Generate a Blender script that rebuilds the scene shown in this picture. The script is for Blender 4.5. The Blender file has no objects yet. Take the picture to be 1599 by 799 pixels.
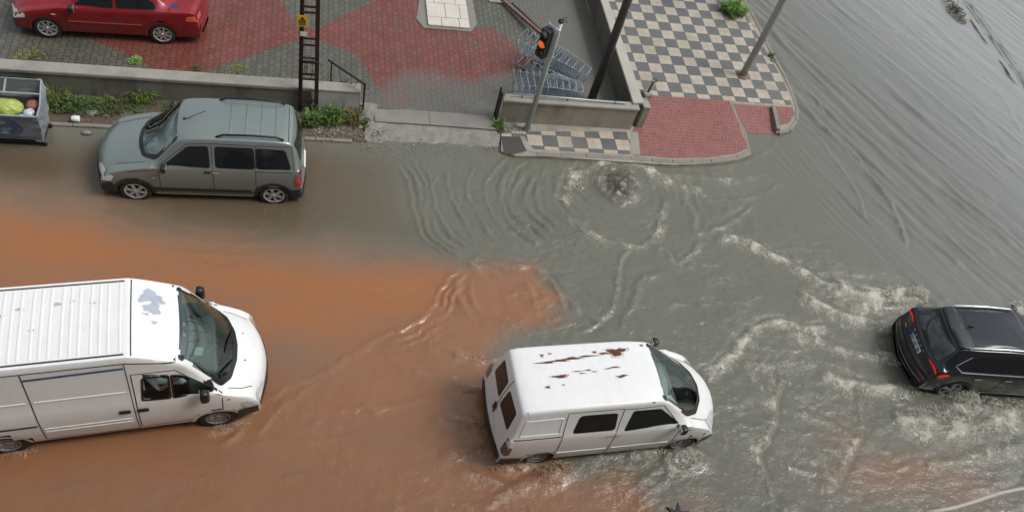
import bpy, bmesh, math, random
import numpy as np
from mathutils import Vector, Matrix, geometry
from mathutils.bvhtree import BVHTree

SC = bpy.context.scene
COL = SC.collection
rnd = random.Random(7)
PI = math.pi

# ------------------------------------------------------------------ camera
CAM_H, F_PX, PITCH, ROLL, YAW = 14.7829, 1305.88, 0.881734, -0.322678, -0.383311
cam_data = bpy.data.cameras.new('camera')
cam = bpy.data.objects.new('camera', cam_data)
COL.objects.link(cam)
cam_data.sensor_width = 36.0
cam_data.lens = F_PX / 1599.0 * 36.0
cam_data.clip_start = 0.1
cam_data.clip_end = 2000
cam.matrix_world = (Matrix.Translation((0, 0, CAM_H)) @ Matrix.Rotation(YAW, 4, 'Z')
                    @ Matrix.Rotation(PI / 2 - PITCH, 4, 'X') @ Matrix.Rotation(-ROLL, 4, 'Z'))
SC.camera = cam

# ------------------------------------------------------------------ light: overcast daylight
SUN_EL, SUN_AZ = math.radians(55), math.radians(106)      # azimuth measured from +Y towards +X
world = bpy.data.worlds.new('World')
SC.world = world
world.use_nodes = True
wn, wl = world.node_tree.nodes, world.node_tree.links
wn.clear()
sky = wn.new('ShaderNodeTexSky')
sky.sky_type = 'NISHITA'
sky.sun_disc = False
sky.sun_elevation = SUN_EL
sky.sun_rotation = SUN_AZ
sky.air_density = 1.0
sky.dust_density = 4.0
sky.ozone_density = 1.0
hs = wn.new('ShaderNodeHueSaturation')
hs.inputs['Saturation'].default_value = 0.30
bgn = wn.new('ShaderNodeBackground')
bgn.inputs['Strength'].default_value = 0.15
wo = wn.new('ShaderNodeOutputWorld')
wl.new(sky.outputs[0], hs.inputs['Color'])
# broken overcast: thicker and thinner cloud
wtc = wn.new('ShaderNodeTexCoord')
wmp = wn.new('ShaderNodeMapping'); wmp.inputs['Scale'].default_value = (1.0, 1.0, 2.2)
wl.new(wtc.outputs['Generated'], wmp.inputs[0])
cl = wn.new('ShaderNodeTexNoise'); cl.inputs['Scale'].default_value = 2.6; cl.inputs['Detail'].default_value = 6; cl.inputs['Roughness'].default_value = 0.62; cl.inputs['Distortion'].default_value = 0.5
wl.new(wmp.outputs[0], cl.inputs['Vector'])
cr = wn.new('ShaderNodeValToRGB')
cr.color_ramp.elements[0].position = 0.34; cr.color_ramp.elements[0].color = (0.36, 0.39, 0.41, 1)
cr.color_ramp.elements[1].position = 0.66; cr.color_ramp.elements[1].color = (1.0, 1.0, 1.0, 1)
wl.new(cl.outputs['Fac'], cr.inputs[0])
gainn = wn.new('ShaderNodeMix'); gainn.data_type = 'RGBA'; gainn.blend_type = 'MULTIPLY'; gainn.inputs[0].default_value = 1.0
wl.new(hs.outputs[0], gainn.inputs[6]); wl.new(cr.outputs[0], gainn.inputs[7])
hs2 = wn.new('ShaderNodeHueSaturation'); hs2.inputs['Value'].default_value = 1.6
wl.new(gainn.outputs[2], hs2.inputs['Color'])
wl.new(hs2.outputs[0], bgn.inputs['Color'])
wl.new(bgn.outputs[0], wo.inputs['Surface'])

sun_data = bpy.data.lights.new('sun', 'SUN')
sun_data.energy = 1.3
sun_data.angle = math.radians(20)
sun_data.color = (1.0, 0.97, 0.93)
sun = bpy.data.objects.new('sun', sun_data)
COL.objects.link(sun)
sd = Vector((math.sin(SUN_AZ) * math.cos(SUN_EL), math.cos(SUN_AZ) * math.cos(SUN_EL), math.sin(SUN_EL)))
sun.rotation_euler = sd.to_track_quat('Z', 'Y').to_euler()
sun.location = (0, 0, 30)

SC.view_settings.view_transform = 'Standard'
SC.view_settings.look = 'None'
SC.view_settings.gamma = 1
SC.view_settings.use_curve_mapping = False
SC.view_settings.exposure = 0.15

# ------------------------------------------------------------------ survey: photo measurement -> ground position at height z
def survey(u, v, z=0.0):
    x, y = u - 799.5, -(v - 399.5)
    c, s = math.cos(ROLL), math.sin(ROLL)
    X, Y = c * x + s * y, -s * x + c * y
    sp, cp = math.sin(PITCH), math.cos(PITCH)
    dx, dy, dz = X / F_PX, cp + Y / F_PX * sp, -sp + Y / F_PX * cp
    ca, sa = math.cos(YAW), math.sin(YAW)
    dx, dy = ca * dx - sa * dy, sa * dx + ca * dy
    t = (z - CAM_H) / dz
    return (dx * t, dy * t)

def sv(pts, z=0.0):
    return [survey(u, v, z) for u, v in pts]

# ------------------------------------------------------------------ object helpers
def tag(o, label=None, cat=None, group=None, kind=None):
    if label: o['label'] = label
    if cat: o['category'] = cat
    if group: o['group'] = group
    if kind: o['kind'] = kind
    return o

def thing(name, label, cat, loc=(0, 0, 0), rz=0.0, group=None):
    o = bpy.data.objects.new(name, None)
    COL.objects.link(o)
    o.location = loc
    o.rotation_euler = (0, 0, rz)
    o.empty_display_size = 0.3
    return tag(o, label, cat, group)

def mesh_obj(name, verts, faces, mat, parent=None, smooth=False, angle=None):
    me = bpy.data.meshes.new(name)
    me.from_pydata([tuple(v) for v in verts], [], [tuple(f) for f in faces])
    me.validate()
    if mat is not None:
        me.materials.append(mat)
    if smooth:
        me.shade_smooth()
        if angle:
            me.set_sharp_from_angle(angle=math.radians(angle))
    o = bpy.data.objects.new(name, me)
    COL.objects.link(o)
    if parent is not None:
        o.parent = parent
    return o

def bm_obj(name, bm, mat, parent=None, smooth=False, angle=None):
    me = bpy.data.meshes.new(name)
    bm.normal_update()
    bm.to_mesh(me)
    bm.free()
    mats = mat if isinstance(mat, (list, tuple)) else [mat]
    for m in mats:
        me.materials.append(m)
    if smooth:
        me.shade_smooth()
        if angle:
            me.set_sharp_from_angle(angle=math.radians(angle))
    o = bpy.data.objects.new(name, me)
    COL.objects.link(o)
    if parent is not None:
        o.parent = parent
    return o

def add_box(bm, c, s, rot=None, bevel=0.0, mi=0):
    r = bmesh.ops.create_cube(bm, size=1.0)
    vs = r['verts']
    M = Matrix.Diagonal((s[0], s[1], s[2], 1))
    if rot is not None:
        M = rot.to_4x4() @ M
    M = Matrix.Translation(c) @ M
    bmesh.ops.transform(bm, matrix=M, verts=vs)
    fs = list({f for v in vs for f in v.link_faces})
    for f in fs: f.material_index = mi
    if bevel > 0:
        es = list({e for v in vs for e in v.link_edges})
        rb = bmesh.ops.bevel(bm, geom=es, offset=bevel, segments=2, affect='EDGES', profile=0.5, clamp_overlap=True)
        for f in rb['faces']: f.material_index = mi

def add_bar(bm, a, b, w, h=None, n=4, mi=0, cap=True, r2=None):
    """square or round bar from a to b; w radius (half width)"""
    a, b = Vector(a), Vector(b)
    d = b - a
    if d.length < 1e-6: return
    q = d.to_track_quat('Z', 'Y')
    rings = []
    for p, rr in ((a, w), (b, w if r2 is None else r2)):
        ring = []
        for i in range(n):
            t = 2 * PI * (i + 0.5) / n
            k = 1.4142 if n == 4 else 1.0
            ring.append(bm.verts.new(p + q @ Vector((math.cos(t) * rr * k, math.sin(t) * (h if h else rr) * k, 0))))
        rings.append(ring)
    for i in range(n):
        f = bm.faces.new((rings[0][i], rings[0][(i + 1) % n], rings[1][(i + 1) % n], rings[1][i]))
        f.material_index = mi
        f.smooth = n > 4
    if cap:
        bm.faces.new(rings[0][::-1]).material_index = mi
        bm.faces.new(rings[1]).material_index = mi

def add_tube(bm, pts, r, n=8, radii=None):
    pts = [Vector(p) for p in pts]
    rings = []
    up = Vector((0.013, 0.02, 1))
    for i, p in enumerate(pts):
        d = (pts[min(i + 1, len(pts) - 1)] - pts[max(i - 1, 0)]).normalized()
        a = d.cross(up)
        if a.length < 1e-3: a = d.cross(Vector((1, 0, 0)))
        a.normalize(); b = d.cross(a)
        rr = radii[i] if radii else r
        rings.append([bm.verts.new(p + a * math.cos(2 * PI * k / n) * rr + b * math.sin(2 * PI * k / n) * rr) for k in range(n)])
    for i in range(len(rings) - 1):
        for k in range(n):
            f = bm.faces.new((rings[i][k], rings[i][(k + 1) % n], rings[i + 1][(k + 1) % n], rings[i + 1][k]))
            f.smooth = True
    bm.faces.new(rings[0][::-1]); bm.faces.new(rings[-1])

def add_lathe(bm, prof, c=(0, 0, 0), axis='Z', n=24):
    """prof: list of (r, h). closed at r=0 ends"""
    c = Vector(c)
    rings = []
    for r, h in prof:
        ring = []
        for k in range(n):
            t = 2 * PI * k / n
            p = {'Z': (math.cos(t) * r, math.sin(t) * r, h), 'Y': (math.cos(t) * r, h, math.sin(t) * r),
                 'X': (h, math.cos(t) * r, math.sin(t) * r)}[axis]
            ring.append(bm.verts.new(c + Vector(p)))
        rings.append(ring)
    for i in range(len(rings) - 1):
        for k in range(n):
            f = bm.faces.new((rings[i][k], rings[i][(k + 1) % n], rings[i + 1][(k + 1) % n], rings[i + 1][k]))
            f.smooth = True
    bm.faces.new(rings[0][::-1]); bm.faces.new(rings[-1])

def prism(bm, poly, z0, z1, mi=0):
    lo = [bm.verts.new((x, y, z0)) for x, y in poly]
    hi = [bm.verts.new((x, y, z1)) for x, y in poly]
    n = len(poly)
    bm.faces.new(hi).material_index = mi
    bm.faces.new(lo[::-1]).material_index = mi
    for i in range(n):
        bm.faces.new((lo[i], lo[(i + 1) % n], hi[(i + 1) % n], hi[i])).material_index = mi

def copy_tree(o, parent=None):
    c = o.copy(); COL.objects.link(c)
    if parent is not None:
        c.parent = parent
    for ch in list(o.children):
        copy_tree(ch, c)
    return c

# ------------------------------------------------------------------ materials
class NT:
    def __init__(self, name):
        self.m = bpy.data.materials.new(name)
        self.m.use_nodes = True
        self.t = self.m.node_tree
        self.t.nodes.clear()
        self.out = self.t.nodes.new('ShaderNodeOutputMaterial')
        self.b = self.t.nodes.new('ShaderNodeBsdfPrincipled')
        self.t.links.new(self.b.outputs[0], self.out.inputs['Surface'])
    def n(self, ty, **kw):
        nd = self.t.nodes.new(ty)
        for k, v in kw.items():
            if hasattr(nd, k): setattr(nd, k, v)
        return nd
    def l(self, a, b):
        self.t.links.new(a, b)
    def coord(self, kind='Object'):
        if not hasattr(self, '_tc'): self._tc = self.n('ShaderNodeTexCoord')
        return self._tc.outputs[kind]
    def noise(self, scale, detail=3, rough=0.55, vec=None, dist=0.0, kind='FBM', out='Fac'):
        nd = self.n('ShaderNodeTexNoise')
        nd.noise_type = kind
        nd.inputs['Scale'].default_value = scale
        nd.inputs['Detail'].default_value = detail
        nd.inputs['Roughness'].default_value = rough
        nd.inputs['Distortion'].default_value = dist
        self.l(vec if vec is not None else self.coord(), nd.inputs['Vector'])
        return nd.outputs[out]
    def ramp(self, fac, stops):
        nd = self.n('ShaderNodeValToRGB')
        cr = nd.color_ramp
        while len(cr.elements) < len(stops): cr.elements.new(0.5)
        for e, (p, c) in zip(cr.elements, stops):
            e.position = p
            e.color = (c, c, c, 1) if not isinstance(c, (tuple, list)) else (c[0], c[1], c[2], 1)
        self.l(fac, nd.inputs[0])
        return nd.outputs[0]
    def mix(self, fac, a, b, mode='MIX'):
        nd = self.n('ShaderNodeMix'); nd.data_type = 'RGBA'; nd.blend_type = mode
        for k, v in ((0, fac), (6, a), (7, b)):
            s = nd.inputs[k]
            if isinstance(v, (int, float)):
                s.default_value = v if k == 0 else (v, v, v, 1)
            elif isinstance(v, (tuple, list)):
                s.default_value = (v[0], v[1], v[2], 1)
            else: self.l(v, s)
        return nd.outputs[2]
    def math(self, op, a, b=0.0, clamp=False):
        nd = self.n('ShaderNodeMath'); nd.operation = op; nd.use_clamp = clamp
        for s, v in ((nd.inputs[0], a), (nd.inputs[1], b)):
            if isinstance(v, (int, float)): s.default_value = v
            else: self.l(v, s)
        return nd.outputs[0]
    def bump(self, h, strength=0.5, dist=0.02, normal=None):
        nd = self.n('ShaderNodeBump')
        nd.inputs['Strength'].default_value = strength
        nd.inputs['Distance'].default_value = dist
        self.l(h, nd.inputs['Height'])
        if normal is not None: self.l(normal, nd.inputs['Normal'])
        return nd.outputs[0]
    def attr(self, name, out='Fac'):
        nd = self.n('ShaderNodeAttribute'); nd.attribute_name = name
        return nd.outputs[out]
    def set(self, **kw):
        for k, v in kw.items():
            s = self.b.inputs[k.replace('_', ' ')]
            if hasattr(v, 'links') or hasattr(v, 'is_output'): self.l(v, s)
            elif isinstance(v, (tuple, list)): s.default_value = (v[0], v[1], v[2], 1)
            else: s.default_value = v
        return self

def plain(name, col, rough=0.5, metal=0.0, var=0.15, scale=6.0, coat=0.0, bump=0.0, spec=0.5):
    t = NT(name)
    f = t.noise(scale, 4, 0.6)
    c = t.mix(f, tuple(x * (1 - var) for x in col), tuple(min(1, x * (1 + var)) for x in col))
    t.set(Base_Color=c, Roughness=rough, Metallic=metal)
    t.b.inputs['Coat Weight'].default_value = coat
    t.b.inputs['Coat Roughness'].default_value = 0.06
    t.b.inputs['Specular IOR Level'].default_value = spec
    if bump: t.set(Normal=t.bump(t.noise(scale * 5, 4), bump, 0.01))
    return t.m

def paint(name, col, metal=0.0, rough=0.35, dirt=(0.2, 0.16, 0.12), dirt_amt=0.35, flake=False):
    """car paint with road film that thickens low on the body (spray thrown up by the wheels)"""
    t = NT(name)
    sep = t.n('ShaderNodeSeparateXYZ'); t.l(t.coord(), sep.inputs[0])
    low = t.ramp(sep.outputs['Z'], [(0.25, 1.0), (0.75, 0.12), (1.0, 0.0)])
    n1 = t.noise(3.0, 5, 0.65, dist=0.4)
    nn = t.ramp(n1, [(0.35, 0.0), (0.7, 1.0)])
    ms = t.n('ShaderNodeMapping'); ms.inputs['Scale'].default_value = (6, 2, 0.8); t.l(t.coord(), ms.inputs[0])
    nn = t.math('ADD', t.math('MULTIPLY', nn, 0.6), t.math('MULTIPLY', t.ramp(t.noise(1.6, 5, 0.7, ms.outputs[0]), [(0.45, 0.0), (0.75, 1.0)]), 1.0))
    fac = t.math('MULTIPLY', t.math('ADD', t.math('MULTIPLY', low, 0.9), t.math('MULTIPLY', nn, 0.22)), dirt_amt, True)
    c = t.mix(fac, col, dirt)
    t.set(Base_Color=c, Metallic=metal, Roughness=t.math('ADD', t.math('MULTIPLY', fac, 0.4), rough, True))
    t.b.inputs['Coat Weight'].default_value = 0.5
    t.b.inputs['Coat Roughness'].default_value = 0.12
    return t.m

M = {}
M['rubber'] = plain('rubber', (0.022, 0.021, 0.02), 0.75, var=0.3)
M['black_plastic'] = plain('black_plastic', (0.025, 0.026, 0.028), 0.55, var=0.3)
M['trim_black'] = plain('trim_black', (0.012, 0.012, 0.013), 0.4)
M['rim_silver'] = plain('rim_silver', (0.62, 0.63, 0.64), 0.3, 0.7, var=0.08)
M['rim_steel'] = plain('rim_steel', (0.28, 0.27, 0.26), 0.5, 0.5, var=0.3)
M['chrome'] = plain('chrome', (0.8, 0.8, 0.82), 0.15, 0.9, var=0.03)
M['dark'] = plain('dark', (0.012, 0.012, 0.012), 0.9)
M['seat_cloth'] = plain('seat_cloth', (0.09, 0.1, 0.1), 0.9, var=0.3, scale=20)
M['dash_grey'] = plain('dash_grey', (0.13, 0.15, 0.145), 0.7, var=0.15)
M['red_lens'] = plain('red_lens', (0.38, 0.02, 0.02), 0.2, coat=0.6)
M['amber_lens'] = plain('amber_lens', (0.6, 0.2, 0.03), 0.2, coat=1.0)
M['clear_lens'] = plain('clear_lens', (0.58, 0.60, 0.60), 0.2, 0.0, coat=1.0, var=0.35, scale=22)
M['smoked_lens'] = plain('smoked_lens', (0.10, 0.085, 0.08), 0.25, coat=.6, var=.4, scale=25)
M['seam'] = plain('seam', (0.03, 0.03, 0.03), 0.8)
M['steel'] = plain('steel', (0.42, 0.45, 0.45), 0.45, 0.6, var=0.2, scale=3)
M['wire'] = plain('wire', (0.33, 0.38, 0.42), 0.45, 0.35, var=0.2)
M['rusty_iron'] = plain('rusty_iron', (0.05, 0.022, 0.018), 0.75, 0.2, var=0.5, scale=8)
M['dark_iron'] = plain('dark_iron', (0.03, 0.03, 0.032), 0.6, 0.4, var=0.3)
M['white'] = plain('white', (0.7, 0.7, 0.68), 0.6)
M['yellow'] = plain('yellow', (0.75, 0.42, 0.02), 0.5)
M['tail_on'] = NT('tail_on').set(Base_Color=(0.6, 0.01, 0.01), Roughness=0.3, Emission_Color=(1, 0.03, 0.02), Emission_Strength=0.25).m
def glass(name, tint, rough=0.03, alpha=0.35, k=1.3):
    t = NT(name)
    tr = t.n('ShaderNodeBsdfTransparent'); tr.inputs[0].default_value = (tint[0], tint[1], tint[2], 1)
    gl = t.n('ShaderNodeBsdfGlossy'); gl.inputs['Roughness'].default_value = rough
    gl.inputs[0].default_value = (0.82, 0.95, 0.90, 1)
    fr = t.n('ShaderNodeFresnel'); fr.inputs[0].default_value = 1.5
    fa = t.math('ADD', t.math('MULTIPLY', fr.outputs[0], k), alpha * 0.25, True)
    mx = t.n('ShaderNodeMixShader')
    t.l(fa, mx.inputs[0]); t.l(tr.outputs[0], mx.inputs[1]); t.l(gl.outputs[0], mx.inputs[2])
    t.l(mx.outputs[0], t.out.inputs['Surface'])
    t.t.nodes.remove(t.b)
    return t.m
M['windscreen_glass'] = glass('windscreen_glass', (0.80, 0.90, 0.86), alpha=0.5)
M['side_glass'] = glass('side_glass', (0.8, 0.86, 0.84), alpha=0.0, k=0.5)
def darkglass(name, col=(0.012, 0.014, 0.016), rough=0.06):
    t = NT(name)
    t.set(Base_Color=col, Roughness=rough)
    t.b.inputs['Specular IOR Level'].default_value = 0.3
    return t.m
M['tint_glass'] = darkglass('tint_glass')
M['tint_brown'] = darkglass('tint_brown', (0.035, 0.02, 0.018), 0.15)
# ================================================================== GROUND AND FLOOD WATER
def hash2(ix, iy, seed):
    h = (ix.astype(np.int64) * 374761393 + iy.astype(np.int64) * 668265263 + seed * 974634777) & 0xFFFFFFFF
    h = ((h ^ (h >> 13)) * 1274126177) & 0xFFFFFFFF
    h = (h ^ (h >> 16)) & 0xFFFFFFFF
    return h.astype(np.float64) / 4294967296.0 * 2 * np.pi

def perlin(x, y, seed=0):
    x0, y0 = np.floor(x), np.floor(y)
    fx, fy = x - x0, y - y0
    ix, iy = x0.astype(np.int64), y0.astype(np.int64)
    u, v = fx ** 3 * (fx * (fx * 6 - 15) + 10), fy ** 3 * (fy * (fy * 6 - 15) + 10)
    def g(dx, dy):
        a = hash2(ix + dx, iy + dy, seed)
        return np.cos(a) * (fx - dx) + np.sin(a) * (fy - dy)
    a = g(0, 0) * (1 - u) + g(1, 0) * u
    b = g(0, 1) * (1 - u) + g(1, 1) * u
    return (a * (1 - v) + b * v) * 1.41

def fbm(x, y, sc, octv=4, seed=0, gain=0.5):
    r = 0; a = 1; t = 0
    for o in range(octv):
        r = r + a * perlin(x * sc * 2 ** o, y * sc * 2 ** o, seed + o * 17)
        t += a; a *= gain
    return r / t

def ridged(x, y, sc, octv=3, seed=0):
    r = 0; a = 1; t = 0
    for o in range(octv):
        r = r + a * (1 - np.minimum(1, np.abs(perlin(x * sc * 2 ** o, y * sc * 2 ** o, seed + o * 31)) * 2.4))
        t += a; a *= 0.5
    return r / t

def sstep(x, a, b):
    t = np.clip((x - a) / (b - a), 0, 1)
    return t * t * (3 - 2 * t)

def poly_sd(X, Y, poly, closed=False):
    """signed distance and parameter along a polyline (closed: inside is positive)"""
    P = np.array(poly, float)
    n = len(P)
    best = np.full(X.shape, 1e9); sgn = np.ones(X.shape); par = np.zeros(X.shape)
    L = 0
    for i in range(n if closed else n - 1):
        a, b = P[i], P[(i + 1) % n]
        d = b - a; l = np.hypot(*d) + 1e-9
        t = np.clip(((X - a[0]) * d[0] + (Y - a[1]) * d[1]) / l ** 2, 0, 1)
        ex, ey = X - a[0] - t * d[0], Y - a[1] - t * d[1]
        q = np.hypot(ex, ey)
        m = q < best
        best = np.where(m, q, best)
        sgn = np.where(m, np.sign(d[0] * ey - d[1] * ex), sgn)
        par = np.where(m, L + t * l, par)
        L += l
    if closed:
        ins = np.zeros(X.shape, bool)
        for i in range(n):
            a, b = P[i], P[(i + 1) % n]
            c = ((a[1] > Y) != (b[1] > Y)) & (X < (b[0] - a[0]) * (Y - a[1]) / (b[1] - a[1] + 1e-12) + a[0])
            ins ^= c
        return np.where(ins, best, -best), par, L
    return best * sgn, par, L

def smooth_line(poly, n=6):
    """Catmull-Rom through the surveyed points"""
    P = [Vector((p[0], p[1])) for p in poly]
    P = [2 * P[0] - P[1]] + P + [2 * P[-1] - P[-2]]
    out = []
    for i in range(1, len(P) - 2):
        for k in range(n):
            t = k / n
            a, b, c, d = P[i - 1], P[i], P[i + 1], P[i + 2]
            q = 0.5 * ((2 * b) + (c - a) * t + (2 * a - 5 * b + 4 * c - d) * t * t + (3 * b - a - 3 * c + d) * t ** 3)
            out.append((q.x, q.y))
    out.append((P[-2].x, P[-2].y))
    return out

WZ = 0.07                                        # mean flood level above the road
GX0, GX1, GY0, GY1, GS = -10.0, 30.5, 2.5, 26.5, 0.042
nx, ny = int((GX1 - GX0) / GS) + 1, int((GY1 - GY0) / GS) + 1
gx = np.linspace(GX0, GX1, nx); gy = np.linspace(GY0, GY1, ny)
X, Y = np.meshgrid(gx, gy)
Hh = np.zeros_like(X); FO = np.zeros_like(X)     # height, foam density
wx = X + 0.14 * fbm(X, Y, 1.0, 3, 5) + 0.06 * fbm(X, Y, 4.0, 3, 9)
wy = Y + 0.14 * fbm(X, Y, 1.0, 3, 6) + 0.06 * fbm(X, Y, 4.0, 3, 10)

sxw, syw = X + 0.22 * (wx - X), Y + 0.22 * (wy - Y)
def local(poly, pad):
    P = np.array(poly)
    i0 = max(0, int((P[:, 0].min() - pad - GX0) / GS)); i1 = min(nx, int((P[:, 0].max() + pad - GX0) / GS) + 1)
    j0 = max(0, int((P[:, 1].min() - pad - GY0) / GS)); j1 = min(ny, int((P[:, 1].max() + pad - GY0) / GS) + 1)
    return slice(j0, j1), slice(i0, i1)

def ridge(pts, amp=0.03, w=0.07, foam=0.0, fw=0.12, steep=0.0, rough=0.5, soft=False):
    """one crest along a surveyed line, ragged along its length"""
    P = smooth_line(sv(pts, WZ))
    s = local(P, 1.0)
    if s[0].stop <= s[0].start or s[1].stop <= s[1].start: return
    ax_, ay_ = (sxw, syw) if soft else (wx, wy)
    d, t, L = poly_sd(ax_[s], ay_[s], P)
    end = sstep(t, 0, 0.35) * sstep(L - t, 0, 0.35)
    mod = end * (1 - rough + rough * (0.9 + 1.3 * perlin(t * 2.2, d * 0.8, int(amp * 1e4) + 3)))
    mod = np.clip(mod, 0, 2)
    prof = np.exp(-(np.abs(d) / w) ** 1.25) - 0.40 * np.exp(-((d - 1.9 * w) / w) ** 2)
    amp = amp * (0.8 if soft else 1.15)
    Hh[s] += amp * prof * mod
    if foam:
        FO[s] = np.maximum(FO[s], foam * np.exp(-(np.maximum(0, np.where(d > 0, d, -d * .55)) / (fw * 1.5)) ** 1.5) * np.clip(mod, 0, 1.2))

def train(pts, lam=0.2, side=(0.0, 0.8), amp=0.012, jag=0.3, soft=False):
    """parallel ripples on one side of a surveyed line"""
    P = smooth_line(sv(pts, WZ))
    s = local(P, max(abs(side[0]), abs(side[1])) + 0.4)
    ax_, ay_ = (sxw, syw) if soft else (wx, wy)
    d, t, L = poly_sd(ax_[s], ay_[s], P)
    amp = amp * (1.0 if soft else 1.35)
    env = sstep(d, side[0] - 0.08, side[0] + 0.08) * (1 - sstep(d, side[1] * 0.5, side[1])) if side[1] > 0 else \
        sstep(-d, -side[0] - 0.08, -side[0] + 0.08) * (1 - sstep(-d, -side[1] * 0.5, -side[1]))
    end = sstep(t, 0, 0.5) * sstep(L - t, 0, 0.5)
    ph = 2 * np.pi * d / lam + jag * 4 * fbm(ax_[s], ay_[s], 0.5 if soft else 0.9, 2, 71)
    c = np.cos(ph)
    c = np.sign(c) * np.abs(c) ** 0.8 + 0.35 * np.cos(2 * ph)
    Hh[s] += amp * c * env * end * (0.7 + 0.8 * perlin(t * 0.9, d * 1.5, 88))

def blob(u, v, ru, rv=None, ang=0.0, foam=0.0, amp=0.0, ring=0.0, z=WZ):
    cx, cy = survey(u, v, z)
    rv = rv or ru
    s = local([(cx, cy)], 2.5 * max(ru, rv))
    dx, dy = wx[s] - cx, wy[s] - cy
    c, n = math.cos(ang), math.sin(ang)
    a, b = (c * dx + n * dy) / ru, (-n * dx + c * dy) / rv
    r = np.hypot(a, b)
    e = np.exp(-np.maximum(0, r - ring) ** 2 * 2.2) if ring == 0 else np.exp(-((r - ring) / 0.28) ** 2)
    Hh[s] += amp * e * (0.75 + 0.5 * ridged(wx[s], wy[s], 4.0, 2, 12))
    FO[s] = np.maximum(FO[s], foam * e)
    return s, r

# --- churn: how broken the surface is
churn_poly = sv([(600, 250), (760, 235), (900, 250), (1180, 240), (1260, 330), (1420, 440), (1700, 560), (1700, 900), (560, 900), (600, 700), (500, 600), (690, 470), (700, 400)])
cd, _, _ = poly_sd(wx, wy, churn_poly, True)
CH = sstep(cd, -0.5, 0.8)
brown_churn = sv([(330, 640), (560, 555), (780, 540), (900, 700), (900, 830), (-100, 900), (-80, 720), (300, 690)])
bd, _, _ = poly_sd(wx, wy, brown_churn, True)
CH = np.maximum(CH, 1.0 * sstep(bd, -0.4, 0.8))

# --- fan of crests west of the upwelling
train([(622, 252), (640, 290), (648, 335), (672, 378), (722, 414)], 0.17, (0.0, 0.75), 0.016, 0.12)
ridge([(622, 252), (640, 290), (648, 335), (672, 378), (722, 414)], 0.02, 0.05)
for ln, am in (([(668, 262), (672, 300), (688, 342), (712, 372), (760, 400)], .022), ([(700, 262), (704, 300), (722, 345), (750, 380)], .024),
               ([(742, 255), (730, 290), (738, 325), (762, 362), (800, 395)], .026), ([(770, 268), (757, 300), (765, 335), (800, 372)], .024),
               ([(826, 246), (800, 268), (792, 300), (806, 338), (838, 372)], .026), ([(856, 252), (838, 285), (842, 315), (864, 350)], .020),
               ([(800, 242), (778, 262), (762, 285)], .030), ([(688, 270), (676, 285), (668, 300)], .020), ([(720, 300), (716, 330), (735, 360)], .018),
               ([(640, 262), (660, 300), (668, 345), (700, 388)], .018), ([(882, 262), (868, 292), (872, 322), (896, 352)], .022)):
    ridge(ln, am * 0.95, 0.036, 0.12, 0.05)
train([(800, 250), (780, 300), (800, 350), (850, 392)], 0.3, (-0.1, 1.2), 0.02, 0.6)
# --- meeting point of the streams and the crest lines running off it
ridge([(722, 414), (690, 448), (664, 494), (612, 520), (560, 545), (500, 580), (452, 606), (410, 630)], 0.017, 0.055, rough=0.45)
ridge([(716, 428), (700, 452), (680, 485), (640, 512)], 0.02, 0.04); ridge([(722, 434), (710, 458), (692, 490), (668, 512)], 0.02, 0.04)
ridge([(610, 528), (560, 552), (500, 590), (440, 640), (400, 690)], 0.012, 0.05)
train([(722, 414), (690, 448), (664, 494), (600, 528)], 0.17, (0.0, 0.6), 0.016, 0.2)
ridge([(722, 414), (745, 406), (800, 413), (842, 420), (870, 455), (878, 490)], 0.03, 0.07, 0.3, 0.07)
ridge([(700, 392), (735, 415), (770, 425), (790, 440)], 0.035, 0.07, 0.4, 0.08)
ridge([(800, 408), (840, 425), (880, 462), (925, 495), (965, 520)], 0.03, 0.05, 0.35, 0.05)
ridge([(722, 418), (714, 455), (726, 486), (740, 505)], 0.028, 0.06, 0.15, 0.05)
ridge([(735, 430), (736, 465), (748, 495)], 0.02, 0.05)
ridge([(820, 430), (832, 460), (838, 490)], 0.022, 0.05)
ridge([(765, 490), (800, 505), (840, 525), (880, 545)], 0.03, 0.06, 0.3, 0.06)
ridge([(640, 540), (700, 548), (760, 560), (790, 555)], 0.02, 0.07, 0.3, 0.09)
# --- upwelling over the drain
blob(968, 292, 0.50, 0.55, foam=0.30, amp=0.20)
s__, r__ = blob(968, 290, 0.50, 0.55, foam=0.5, amp=0.04, ring=1.0)
FO[s__] *= np.where(r__ < 1.6, 0.35 + 0.9 * sstep(fbm(X[s__], Y[s__], 1.7, 3, 250), -.25, .3), 1.0)
blob(985, 300, 0.2, 0.3, foam=0.7, amp=0.08)
ridge([(890, 300), (893, 275), (925, 258), (965, 252), (1010, 262), (1050, 285), (1110, 300)], 0.035, 0.08, 0.75, 0.14)
ridge([(878, 325), (885, 290), (905, 268), (880, 300)], 0.03, 0.07, 0.75, 0.12)
ridge([(905, 340), (930, 368), (985, 385), (1020, 368), (1032, 330), (1040, 305)], 0.035, 0.07, 0.6, 0.1)
ridge([(860, 330), (900, 345), (925, 372), (950, 380)], 0.025, 0.06, 0.45, 0.1)
ridge([(985, 385), (968, 410), (962, 450), (948, 490), (900, 520)], 0.03, 0.06, 0.35, 0.07)
ridge([(1010, 380), (1035, 392), (1052, 408), (1082, 398), (1095, 370)], 0.03, 0.06, 0.5, 0.08)
ridge([(1050, 300), (1080, 330), (1085, 360), (1130, 350), (1180, 320)], 0.025, 0.07, 0.3, 0.08)
ridge([(1020, 270), (1080, 275), (1150, 280), (1200, 270)], 0.025, 0.08, 0.45, 0.1)
ridge([(1060, 285), (1120, 312), (1180, 305), (1225, 285)], 0.022, 0.07, 0.3, 0.08)
ridge([(1100, 260), (1150, 258), (1190, 240), (1215, 215)], 0.02, 0.07, 0.2, 0.08)
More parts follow.
